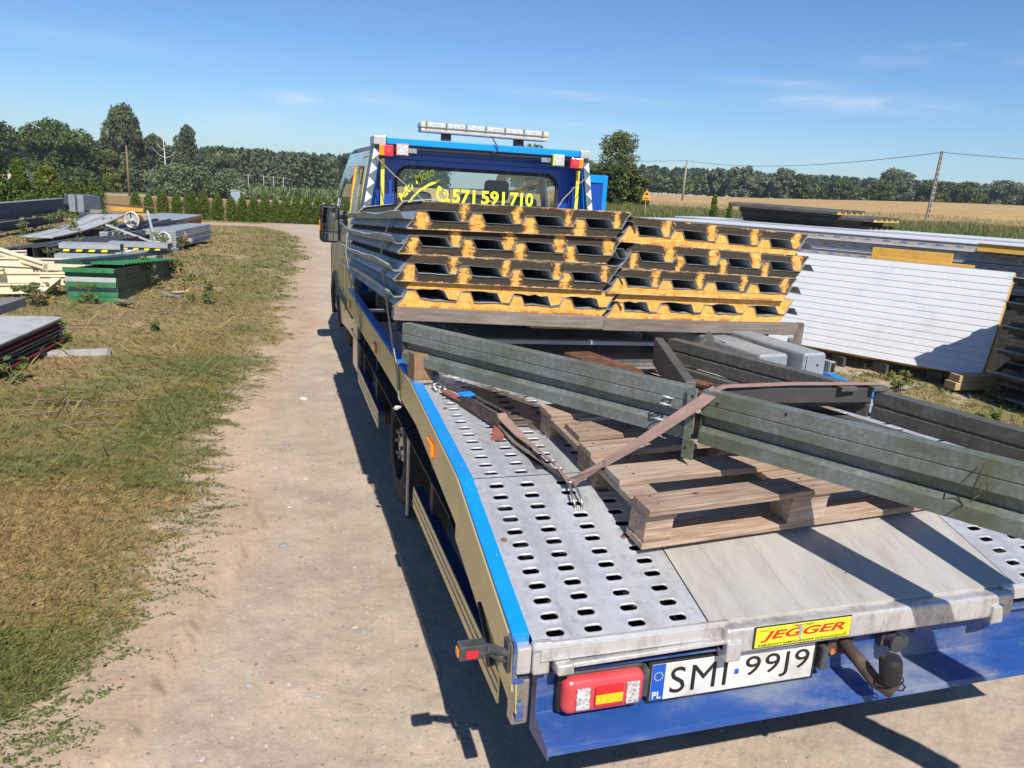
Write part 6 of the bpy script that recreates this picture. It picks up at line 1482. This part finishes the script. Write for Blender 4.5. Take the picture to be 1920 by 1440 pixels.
# green sheets
for i in range(7):
    z = .03+i*.066; m_ = ['green', 'green', 'greysheet', 'green', 'greysheet', 'green', 'green'][i]
    o = thing('green_sheet', '%s profiled sheet from the ground in the green stack' % words[i], 'steel sheet', (-2.4, 11.6, z), 'green profiled sheets in the yard')
    Mx = frame((-2.02-.005*i, 11.55+.04*(i % 3), z), -7); b = B(m_); pts = []
    for k in range(4): pts += [(-.66+k*.165, 0), (-.66+k*.165+.07, 0), (-.66+k*.165+.085, .03), (-.66+k*.165+.15, .03)]
    n = len(pts); vs = [Mx @ Vector((x_, y_, z_-(i*.026 if y_ else 0))) for y_ in (0, 2.8) for x_, z_ in pts]; b.add(vs, [(q, q+1, n+q+1, n+q) for q in range(n-1)]); b.build('profiled_sheet', o, solid=.004)
    b = B('green' if m_ == 'green' else 'greysheet'); b.box(-.66, -.012, -.02, -.02, -.002, .045, Mx); b.build('front_fold', o)
    b = B('greendk'); dzq = i*.026; b.add([Mx @ Vector(p) for p in ((-.008, 0, -.018), (-.008, 0, .045), (-.008, 2.8, .045-dzq), (-.008, 2.8, -.018-dzq))], [(0, 1, 2, 3)]); b.build('side_fold', o, solid=.004)
b = B('green'); Mx = frame((-2.03, 11.75, .50), -8) @ Matrix.Rotation(R(-4), 4, 'X'); pts = []
for k in range(19): pts += [(.14*k, 0), (.14*k+.07, .025)]
vs = [Mx @ Vector((x_, y_, z_)) for x_ in (-.42, .06) for y_, z_ in pts]; n = len(pts); b.add(vs, [(q, q+1, n+q+1, n+q) for q in range(n-1)]); tag(b.build('corrugated_sheet', None, solid=.004), 'green corrugated sheet lying crookedly on top of the green stack', 'corrugated sheet')
b = B('greendk'); Mx = frame((-2.55, 11.6, .49), -11) @ Matrix.Rotation(R(-3), 4, 'X'); b.box(-.26, 0, .02, .1, 2.3, .05, Mx); b.box(-.20, .1, .051, .03, 2.2, .075, Mx); tag(b.build('steel_sheet', None), 'dark green grey folded sheets on top of the green stack', 'steel sheet')
# cream frames
g = random.Random(5)
spec = [((-4.6, 12.1, .22), (-2.75, 12.15, .26), .13), ((-4.3, 11.9, .10), (-3.2, 11.95, .12), .12), ((-4.7, 12.3, .40), (-2.7, 12.9, .36), .16), ((-4.25, 13.2, .62), (-3.1, 12.4, .38), .08), ((-4.5, 12.6, .33), (-3.3, 12.6, .30), .10), ((-3.1, 12.1, .22), (-2.72, 12.12, .22), .12),
        ((-4.7, 12.0, .33), (-3.5, 12.0, .35), .06), ((-3.9, 11.7, .05), (-3.0, 12.5, .06), .07), ((-4.4, 11.75, .12), (-4.0, 11.75, .12), .09), ((-3.0, 11.65, .10), (-2.85, 12.3, .28), .07), ((-4.6, 12.9, .46), (-3.5, 13.1, .50), .05)]
for i, (a, c, h) in enumerate(spec):
    o = thing('cream_steel_section', 'cream painted steel section, %s' % ['long one along the front of the tangle', 'low one near the ground at the front', 'wide one on top at the middle', 'diagonal brace sticking up at the left', 'flat one in the middle of the tangle', 'short end with two bolt holes beside the green stack', 'thin rail above the front section', 'slanting one lying on the ground', 'small offcut at the far left', 'bent foot near the green stack', 'rear thin rail of the tangle'][i], 'steel section', a, 'cream steel sections in a tangle')
    b = B('cream'); b.bar(a, c, .07, h); b.build('web', o, bevel=.004); a_, c_ = Vector(a), Vector(c)
    b = B('cream'); b.bar(a_+Vector((0, 0, h/2+.005)), c_+Vector((0, 0, h/2+.005)), .12, .01); b.build('flange', o)
    if i == 5:
        b = B('ink'); [b.lathe([(0, .002), (.014, .002)], (x_, 12.065, .22), (0, -1, 0), 10) for x_ in (-2.98, -2.8)]; b.build('bolt_hole', o)
obox('cream_gusset', 'small cream plate standing at the left picture edge in front', 'steel plate', (-3.16, 10.05, .03), (-3.12, 10.05, .30), .14, .02, 'cream')
# hazard striped steps
for i, (x, y, z, l, rot_) in enumerate(((-3.45, 14.0, .08, .95, 2), (-3.42, 14.25, .24, .92, 0), (-3.40, 14.5, .40, .92, 1), (-2.98, 16.2, .30, 1.05, -4), (-2.75, 15.2, .10, .7, -8))):
    o = thing('striped_channel', 'grey channel with black and yellow hazard stripes, %s' % ['at the bottom of the front pile', 'in the middle of the front pile', 'on top of the front pile', 'long one behind the front pile', 'short one beside the green stack'][i], 'steel channel', (x, y, z), 'grey channels with hazard stripes', (0, 0, R(rot_)))
    b = B('galv3'); b.box(0, 0, .125, l, .34, .135); b.box(0, .33, 0, l, .34, .125); b.box(0, -.02, .05, l, -.012, .125) ; b.build('channel_body', o, local=True)
    b = B('ink'); b.box(.02, -.004, .0, l-.02, .004, .048); w_ = b.build('striped_web', o, local=True)
    for k in range(int(l/.19)):
        b = B('hazyellow'); x0_ = .05+k*.19; b.add([(x0_, -.006, .004), (x0_+.09, -.006, .004), (x0_+.115, -.006, .044), (x0_+.025, -.006, .044)], [(0, 1, 2, 3)]); b.build('yellow_stripe', w_, local=True)
b = B('greysheet'); 
for k in range(14): a = g.uniform(0, 6.28); b.tube([(-3.55+g.uniform(-.12, .12), 13.9+g.uniform(-.1, .1), g.uniform(.05, .35)), (-3.55+g.uniform(-.15, .15), 13.9+g.uniform(-.1, .1), g.uniform(.05, .35))], .012, 5)
tag(b.build('plastic_wrap_bundle', None), 'crumpled pale plastic wrap left of the striped channels', 'plastic wrap')
# black beams in a row
for i in range(7):
    o = thing('black_beam', '%s black steel beam of the row behind the cream tangle' % words[i], 'steel beam', (-4.4+i*.0, 16, .3), 'black steel beams lying in a row')
    Mx = frame((-4.55+i*.17, 15.7+i*.22, .03), -12); b = B('steelblue' if i == 0 else 'darkpanel')
    b.box(-.07, 0, .26, .07, 3.3, .272, Mx); b.box(-.006, 0, .012, .006, 3.3, .2599, Mx); b.box(-.07, 0, 0, .07, 3.3, .0119, Mx); b.build('i_section', o)
    if i == 0: b = B('girdertop'); b.box(-.09, -.01, .05, .09, -.002, .26, Mx); b.build('end_plate', o)
# dark blue girders
GD = [((-6.85, 22.6, .52), (-7.25, 29.6, .50), .42, 'upper long dark blue girder at the left edge'), ((-6.75, 23.2, .13), (-7.2, 29.2, .10), .26, 'lower long dark blue girder under the upper one')]
for a, c, h, lab in GD:
    o = thing('steel_girder', lab, 'girder', a, 'dark blue girders at the far left')
    a, c = Vector(a), Vector(c); a = a+Vector((-.1, 0, 0)); c = c+Vector((.55, 0, 0))
    b = B('steelblue'); b.bar(a, c, .03, h-.04); b.build('web', o)
    b = B('girdertop'); b.bar(a+Vector((0, 0, h/2-.01)), c+Vector((0, 0, h/2-.01)), .24, .018); b.build('top_flange', o)
    b = B('rustmetal'); b.bar(a-Vector((0, 0, h/2-.01)), c-Vector((0, 0, h/2-.01)), .24, .018); b.build('bottom_flange', o)
    d = (c-a)
    for k in (.02, .35, .5): q = a+d*k+Vector((.10, -.05, -h/2-.035)); bb = B('beam'); bb.box(q.x-.1, q.y-.1, q.z-.03, q.x+.12, q.y+.1, q.z+.025); tag(bb.build('packing_block', None), 'small wooden packing block under the %s, %s' % (lab.split(' at')[0].split(' under')[0], {.02: 'near end', .35: 'middle', .5: 'past the middle'}[k]), 'timber block')
for i, (x, y, z, w, h, lab) in enumerate(((-6.15, 29.8, .32, 1.1, .50, 'short dark girder piece standing across at the end of the long girders'), (-5.65, 29.0, -.05, .95, .34, 'low dark box section in front of the short girder'), (-6.5, 31.5, .62, .8, .18, 'dark girder end rising behind the long girders'))):
    o = thing('girder_piece', lab, 'girder', (x, y, z)); b = B('steelblue'); b.box(x-w/2, y, z, x+w/2, y+.3, z+h); b.build('box_section', o, bevel=.01)
    if i == 0:
        for dx in (-.42, -.16): b = B('girdertop'); b.box(x+dx, y-.02, z-.05, x+dx+.19, y-.006, z+h+.01); b.build('end_plate', o)
obox('timber_block', 'pale timber block on the low dark box section', 'timber block', (-5.75, 28.9, .34), (-5.4, 28.9, .34), .2, .12, 'beam')
obox('yellow_beam', 'yellow steel beam at the end of the girder heap', 'steel beam', (-5.6, 31.6, .33), (-4.7, 32.2, .30), .25, .14, 'foamblock')
obox('yellow_beam', 'yellow board lying on the ground beyond the girders', 'steel beam', (-4.95, 32.0, .12), (-4.0, 32.3, .1), .3, .13, 'foamblock')
obox('rusty_beam', 'thin rusty beam lying on top beyond the girders', 'steel beam', (-5.9, 32.4, .45), (-4.4, 33.2, .36), .12, .06, 'rustmetal')
# curved pale sheets
for i in range(6):
    o = thing('curved_sheet', '%s of the pale curved sheets fanned out on the grass' % words[i], 'steel sheet', (-5.5+i*.07, 22, .05), 'pale curved sheets fanned out')
    b = B('greysheet' if i % 3 else 'galv3'); pts = []
    for k in range(9): t__ = k/8; pts.append(Vector((-5.75+i*.15+t__*(.25+.05*i), 21.6-i*.25+t__*6.4, .06+.02*i+.24*t__*t__-.3*t__*(1-t__)*.2)))
    b2 = []; sxv = Vector((.13, -.05, 0)); vs = []
    for p in pts: vs += [p-sxv, p+sxv, p+sxv+Vector((0, 0, -.03)), p-sxv+Vector((0, 0, -.03))]
    b.add(vs, [(4*q+k, 4*q+(k+1) % 4, 4*q+4+(k+1) % 4, 4*q+4+k) for q in range(8) for k in range(4)]+[(0, 1, 2, 3)]); b.build('bent_sheet', o)
# grey profile bundles in the middle
for i, (x, y, z, w, h, rot_, m_, lab) in enumerate(((-3.95, 20.6, 0, 1.15, .30, -8, 'galv3', 'left bundle of stacked grey profiles'), (-2.95, 20.2, 0, .75, .42, -10, 'galv3', 'right bundle of stacked grey profiles'), (-4.1, 26.8, 0, 1.35, .34, -6, 'orange', 'bundle with orange primer edge under grey sheets'), (-2.55, 22.8, 0, .55, .22, 20, 'darkpanel', 'small dark pallet like bundle right of the drums'))):
    o = thing('profile_bundle', lab, 'profile bundle', (x, y, z), None, (0, 0, R(rot_)))
    nl = max(3, int(h/.055))
    for k in range(nl):
        b = B(m_ if not (m_ == 'orange' and k == nl-1) else 'galv3'); zz = k*h/nl; b.box(0, 0, zz+.006, w+random.uniform(-.04, .04), 3.2 if i < 3 else 1.4, zz+h/nl-.004); b.build('profile', o, local=True)
        b = B('darkpanel'); b.box(.02, .02, zz-.003, w-.05, 3.1 if i < 3 else 1.35, zz+.0055); b.build('gap', o, local=True)
for i in range(7):
    obox('dark_tube', '%s of the dark tubes heaped on the left profile bundle' % words[i], 'steel tube', (-3.75+i*.13, 20.3-.05*i, .36+.05*(i % 3)), (-3.2+i*.16, 23.4, .42+.05*(i % 2)), .08, .07, 'steelblue')['group'] = 'dark tubes heaped on the profile bundle'
# drums with wheels
for i, (x, y, z, ax_, lab) in enumerate(((-3.18, 20.2, .62, (.5, .85, .05), 'white spoked wheel with rusty drum standing on the bundle'), (-2.48, 20.0, .19, (.55, .8, 0), 'white spoked wheel with rusty drum on the grass, left one'), (-2.20, 20.7, .20, (.75, -.6, -.1), 'rusty drum with white rim pointing to the camera, right one'))):
    o = thing('wheel_drum', lab, 'wheel drum', (x, y, z), 'rusty drums with white wheels'); A = Vector(ax_).normalized(); c = Vector((x, y, z)); b = B('plate_white')
    b.lathe([(.185, 0), (.20, .01), (.20, .04), (.185, .05), (.165, .03), (.165, .01), (.185, 0)], c, A, 28); px3 = A.cross(Vector((0, 0, 1))).normalized(); py3 = A.cross(px3)
    b.lathe([(0, -.01), (.04, -.01), (.04, .05)], c, A, 14)
    b.build('rim', o, smooth=False)
    b = B('greysheet'); b.lathe([(0, .03), (.165, .03)], c, A, 28); b.build('rim_disc', o)
    b = B('ink')
    for k in range(3): a = k*2.094+.5; dv = px3*math.cos(a)+py3*math.sin(a); b.bar(c+dv*.03-A*.004, c+dv*.165-A*.004, .03, .012)
    b.build('spoke', o)
    b = B('rustmetal'); b.lathe([(.10, .05), (.10, .30), (0, .30)] if i < 2 else [(.10, 0), (.10, -.0), (.10, .28), (0, .28)], c, A, 20); b.build('drum', o, smooth=False)
    if i == 2: b = B('greysheet'); b.lathe([(.05, .28), (.055, .36), (0, .37)], c, A, 14); b.build('hub', o)
obox('blue_strut', 'pale blue steel strut leaning over the bundles', 'steel strut', (-2.60, 19.6, .10), (-2.85, 20.4, .82), .05, .07, 'galv3')
obox('grey_strut', 'long thin grey strut slanting down to the right', 'steel strut', (-3.65, 19.8, .52), (-2.62, 19.4, .18), .04, .04, 'greysheet')
for i, (a, c, w, h, m_) in enumerate((((-3.0, 17.0, .10), (-2.55, 18.6, .12), .14, .10, 'white'), ((-2.85, 16.3, .08), (-2.2, 17.2, .10), .12, .09, 'plate_white'), ((-2.3, 16.6, .22), (-1.95, 17.6, .20), .12, .07, 'galv3'), ((-2.55, 15.7, .22), (-1.98, 16.8, .24), .14, .06, 'steelblue'), ((-3.3, 18.0, .1), (-2.4, 19.0, .14), .12, .05, 'greysheet'))):
    obox('steel_channel', ['white channel in the gap behind the striped pieces', 'second white channel nearer the green stack', 'grey channel above the green stack end', 'dark channel above the green stack end', 'flat grey sheet beside the white channels'][i], 'steel channel', a, c, w, h, m_)
# scattered scrap
g = random.Random(21)
for i in range(34):
    cx, cy, sx_, sy_ = [(-2.9, 13.4, .5, .8), (-3.1, 18.6, .8, 1.2), (-2.3, 21.8, .7, .8), (-4.6, 24.5, .9, 1.5), (-1.75, 12.2, .35, 1.0), (-3.7, 12.6, .6, .6)][i % 6]
    x = cx+g.uniform(-sx_, sx_); y = cy+g.uniform(-sy_, sy_); a = g.uniform(-1.2, 1.2); l = g.uniform(.12, .5); z = gz(x, y)+g.uniform(.01, .10)
    c_ = ['galv3', 'greysheet', 'rustmetal', 'darkpanel', 'beam', 'cream', 'galv2', 'pallet'][(i//6+i % 6) % 8]
    nm = {'galv3': 'bent galvanised', 'greysheet': 'pale grey', 'rustmetal': 'rusty', 'darkpanel': 'dark', 'beam': 'grey wooden', 'cream': 'cream painted', 'galv2': 'dull galvanised', 'pallet': 'brown wooden'}[c_]
    b = B(c_); d = Vector((math.cos(a), math.sin(a), g.uniform(-.15, .15))); p = Vector((x, y, z)); b.bar(p, p+d*l*.55, g.uniform(.02, .09), g.uniform(.008, .03)); b.bar(p+d*l*.5, p+d*l*.5+(d+Vector((.25, .1, .15))).normalized()*l*.4, g.uniform(.02, .06), .012)
    where = ['between the cream tangle and the striped channels', 'among the grey profile bundles', 'on the grass round the rusty drums', 'before the dark girders', 'beside the green stack', 'on the cream steel tangle'][i % 6]
    tag(b.build('scrap_piece', None), 'small %s scrap piece lying %s' % (nm, where), 'scrap', 'scrap pieces scattered round the left stacks')
for i, (x, y, h) in enumerate([(-2.2, 12.6, .28), (-2.0, 14.6, .3), (-3.0, 11.1, .3), (-3.9, 11.2, .3), (-2.75, 15.6, .35), (-3.8, 17.5, .5), (-2.2, 20.0, .35), (-4.9, 22.5, .5), (-6.2, 23.0, .5), (-4.6, 25.8, .5), (-2.3, 8.9, .22), (-1.9, 8.0, .14), (-1.3, 9.4, .16), (-1.2, 14.2, .2)]): pass
# sticks and dry stalks
b = B('polewood'); g = random.Random(3)
for k in range(46):
    x, y = g.choice([(-1.7, 13.2), (-1.3, 12.3), (-1.9, 10.4), (-2.6, 9.8), (-1.6, 6.2), (-1.2, 11.3), (-1.5, 17)]); x += g.uniform(-.5, .5); y += g.uniform(-.5, .5); a = g.uniform(-.35, .35); l = g.uniform(.15, .6); z = gz(x, y)+.02
    b.tube([(x, y, z), (x+l*.5*math.cos(a), y+l*.5*math.sin(a), z+g.uniform(0, .03)), (x+l*math.cos(a), y+l*math.sin(a), z)], g.uniform(.003, .007), 4)
tag(b.build('dry_stalks', None), 'dry brown stalks and sticks scattered in the grass', 'dry stalks', kind='stuff')
# weeds with broad leaves
def weed(x, y, h, n, lab, seed, leaf=.022):
    g_ = np.random.default_rng(seed); t_ = thing('weed_plant', lab, 'weed', (x, y, gz(x, y)-.01), 'weeds growing beside the stored steel')
    bl = [(g_.uniform(-.4, .4)*h, g_.uniform(-.4, .4)*h, g_.uniform(.15, 1)*h, .16*h, .16*h, .12*h) for _ in range(11)]
    link('leaves', crownmesh('leaves', bl, n, leaf, LM['weed'], seed, aspect=1.5), t_); b = B('polewood')
    for q in bl[:7]: b.tube([(0, 0, 0), (q[0]*.4, q[1]*.4, q[2]*.6), q[:3]], [.004, .003, .0015], 4)
    b.build('stems', t_, local=True)
WD = [(-2.35, 7.5, .30, 'leafy weed at the foot of the nearest sheet stack'), (-2.1, 7.15, .22, 'low weed at the bottom left of the nearest sheet stack'), (-1.85, 13.0, .45, 'tall thin weed at the far corner of the green stack'), (-1.62, 14.3, .35, 'weed right of the green stack end'), (-2.35, 11.35, .28, 'weed in front of the green stack'), (-1.0, 11.4, .42, 'thin lone weed standing in the lawn'),
      (-3.1, 11.3, .26, 'weed below the cream tangle'), (-3.55, 14.9, .4, 'weed behind the striped channels'), (-5.6, 24, .7, 'bushy weed before the lower girder'), (-5.3, 28.2, .7, 'bushy weed beside the low box section'), (-5.9, 26.3, .6, 'weed at the side of the long girders'), (-3.3, 19.6, .4, 'weed between the two profile bundles'), (-2.35, 18.9, .5, 'weed under the leaning strut'),
      (6.2, 6.2, .22, 'weed before the sawn timbers'), (6.9, 5.7, .25, 'weed beside the sawn timbers on the right'), (5.2, 5.4, .2, 'weed in the bare soil below the white panel'), (5.9, 4.9, .22, 'weed by the dark ribbed panels'),
      (-2.2, 12.7, .30, 'weed leaning on the side of the green stack'), (-2.9, 11.05, .3, 'weed growing through the front of the cream tangle'), (-3.9, 11.3, .28, 'weed left of the cream tangle front'), (-2.75, 15.6, .35, 'weed between striped channels and white channels'), (-3.8, 17.6, .45, 'weed in front of the black beams'), (-2.1, 20.2, .3, 'weed between the two lying drums'), (-4.9, 22.4, .5, 'weed beside the curved sheets'), (-6.2, 22.9, .5, 'weed at the near end of the dark girders'), (-4.6, 25.8, .5, 'weed left of the orange edged bundle'), (-1.3, 9.4, .14, 'small weed in the dry lawn near the board end'), (-2.15, 8.95, .2, 'weed at the far end of the nearest sheet stack')]
for i, (x, y, h, lab) in enumerate(WD): weed(x, y, h, 260, lab, 400+i, .012+.03*h)
# prostrate knotweed mats creeping over the dirt
g_ = np.random.default_rng(77); Vs = []; Ts = []
for k in range(950):
    y = g_.uniform(2.2, 9)**1; y = 2.2+(y-2.2)**1.25*.55; e = float(np.interp(y, EY, EX)); x0_ = e+g_.uniform(-.55, .12); a = g_.uniform(-.7, .9); l = g_.uniform(.06, .28)
    m_ = 26; t1_ = np.sort(g_.uniform(0, 1, m_)); x_ = x0_+np.cos(a)*l*t1_; y_ = y+np.sin(a)*l*t1_+g_.uniform(-.01, .01, m_)
    z_ = height(x_, y_)+g_.uniform(.002, .02, m_)*(1-t1_*.6); P = np.stack([x_, y_, z_], -1); th = g_.uniform(0, 6.28, m_); s_ = g_.uniform(.004, .010, m_)[:, None]
    t1 = np.stack([np.cos(th), np.sin(th), g_.uniform(-.2, .6, m_)], -1)*s_; t2 = np.stack([-np.sin(th), np.cos(th), 0*th], -1)*s_*.4
    Vs.append(np.stack([P-t1, P-t2, P+t1, P+t2], 1).reshape(-1, 3)); Ts.append(g_.uniform(0, 1, m_))
V = np.concatenate(Vs)
tag(link('knotweed', npmesh('knotweed', V, np.arange(len(V)).reshape(-1, 4), LM['weed'], {'tint': ('FLOAT', 'FACE', np.concatenate(Ts))})), 'low knotweed creeping from the grass over the edge of the track', 'ground cover', kind='stuff')
# stones on the track
def stone_mesh(seed):
    bm = bmesh.new(); bmesh.ops.create_icosphere(bm, subdivisions=2, radius=1); g = random.Random(seed)
    from mathutils import noise as mn
    for v_ in bm.verts:
        f = 1+.45*(mn.noise(v_.co*1.3+Vector((seed*3, 0, 0)))); v_.co *= f; v_.co.z *= .5; v_.co.x *= 1.25
    me = bpy.data.meshes.new('stone'); bm.to_mesh(me); bm.free(); me.materials.append(MT['stone']); return me
SM = [stone_mesh(k) for k in range(5)]
ST = [(.02, 3.76, .022, 'dark flat stone nearest the middle of the bare track'), (-.12, 2.62, .016, 'pale stone at the ledge of the track'), (.30, 2.95, .012, 'small white stone on the track'), (.33, 2.9, .013, 'grey pebble beside the small white stone'), (-.02, 4.9, .02, 'light stone at the grass edge farther up'), (.16, 4.72, .02, 'grey stone on the track beside the light one'),
      (.06, 5.35, .024, 'pale stone where the track narrows'), (-.05, 3.35, .014, 'reddish stone left on the track'), (.35, 3.5, .012, 'small stone in the middle of the track'), (.22, 6.6, .03, 'stone far up the track'), (-.25, 2.25, .012, 'lowest pale stone at the picture bottom'), (.12, 2.5, .010, 'tiny grey stone low on the track')]
for i, (x, y, s_, lab) in enumerate(ST):
    o = link('stone', SM[i % 5]); o.location = (x, y, gz(x, y)+s_*.15); o.scale = (s_, s_*.8, s_); o.rotation_euler = (0, 0, i*1.7); tag(o, lab, 'stone', 'stones on the dirt track')
g_ = np.random.default_rng(8); vs = []; fs = []; n = 9000
r_ = np.exp(g_.uniform(math.log(1.9), math.log(16), n)); a = np.radians(g_.uniform(-20, 45, n)); x = r_*np.sin(a); y = r_*np.cos(a); k = dirtmask(x, y) > .4; x, y, r_ = x[k], y[k], r_[k]; z = height(x, y); n = len(x)
s_ = g_.uniform(.0012, .0045, n)*(1+r_*.16)*np.where(g_.uniform(0, 1, n) < .06, 2.0, 1); P = np.stack([x, y, z], -1)
dirs = np.array([[1, 0, -.1], [0, 1, -.1], [-1, 0, -.1], [0, -1, -.1], [.2, .1, .65]]); th = g_.uniform(0, 6.28, n); c_, sn = np.cos(th), np.sin(th)
D = np.stack([dirs[None, :, 0]*c_[:, None]-dirs[None, :, 1]*sn[:, None], dirs[None, :, 0]*sn[:, None]+dirs[None, :, 1]*c_[:, None], np.repeat(dirs[None, :, 2], n, 0)], -1)*g_.uniform(.6, 1.4, (n, 5, 1))
V = (P[:, None]+D*s_[:, None, None]).reshape(-1, 3); base_ = np.arange(n)[:, None, None]*5; T = np.array([[0, 1, 4], [1, 2, 4], [2, 3, 4], [3, 0, 4]])[None]+base_
gc = np.where(g_.uniform(0, 1, n)[:, None] < .25, np.array([[.62, .58, .52]]), np.array([[.27, .24, .22]])); gc = np.where(g_.uniform(0, 1, n)[:, None] < .08, np.array([[.42, .17, .10]]), gc)
me = npmesh('gravel', V, T.reshape(-1, 3), MT['grass'], {'col': ('FLOAT_COLOR', 'POINT', np.concatenate([np.repeat(gc, 5, 0), np.ones((5*n, 1))], -1))})
tag(link('gravel', me), 'small stones and grit scattered over the dirt track', 'gravel', kind='stuff')

# ------------------------------------------------------------------ keep the hierarchy at thing > part > sub-part
bpy.context.view_layer.update()
def reparent(o, p):
    mw = o.matrix_world.copy(); o.parent = p; o.matrix_parent_inverse = Matrix.Identity(4); o.matrix_basis = p.matrix_world.inverted() @ mw
for ch in list(CB.children): reparent(ch, TR)
bpy.data.objects.remove(CB)
bpy.context.view_layer.update()
def depth(o):
    n = 0
    while o.parent: n += 1; o = o.parent
    return n
for o in [o for o in bpy.data.objects if depth(o) == 3]: reparent(o, o.parent.parent)
bpy.context.view_layer.update()
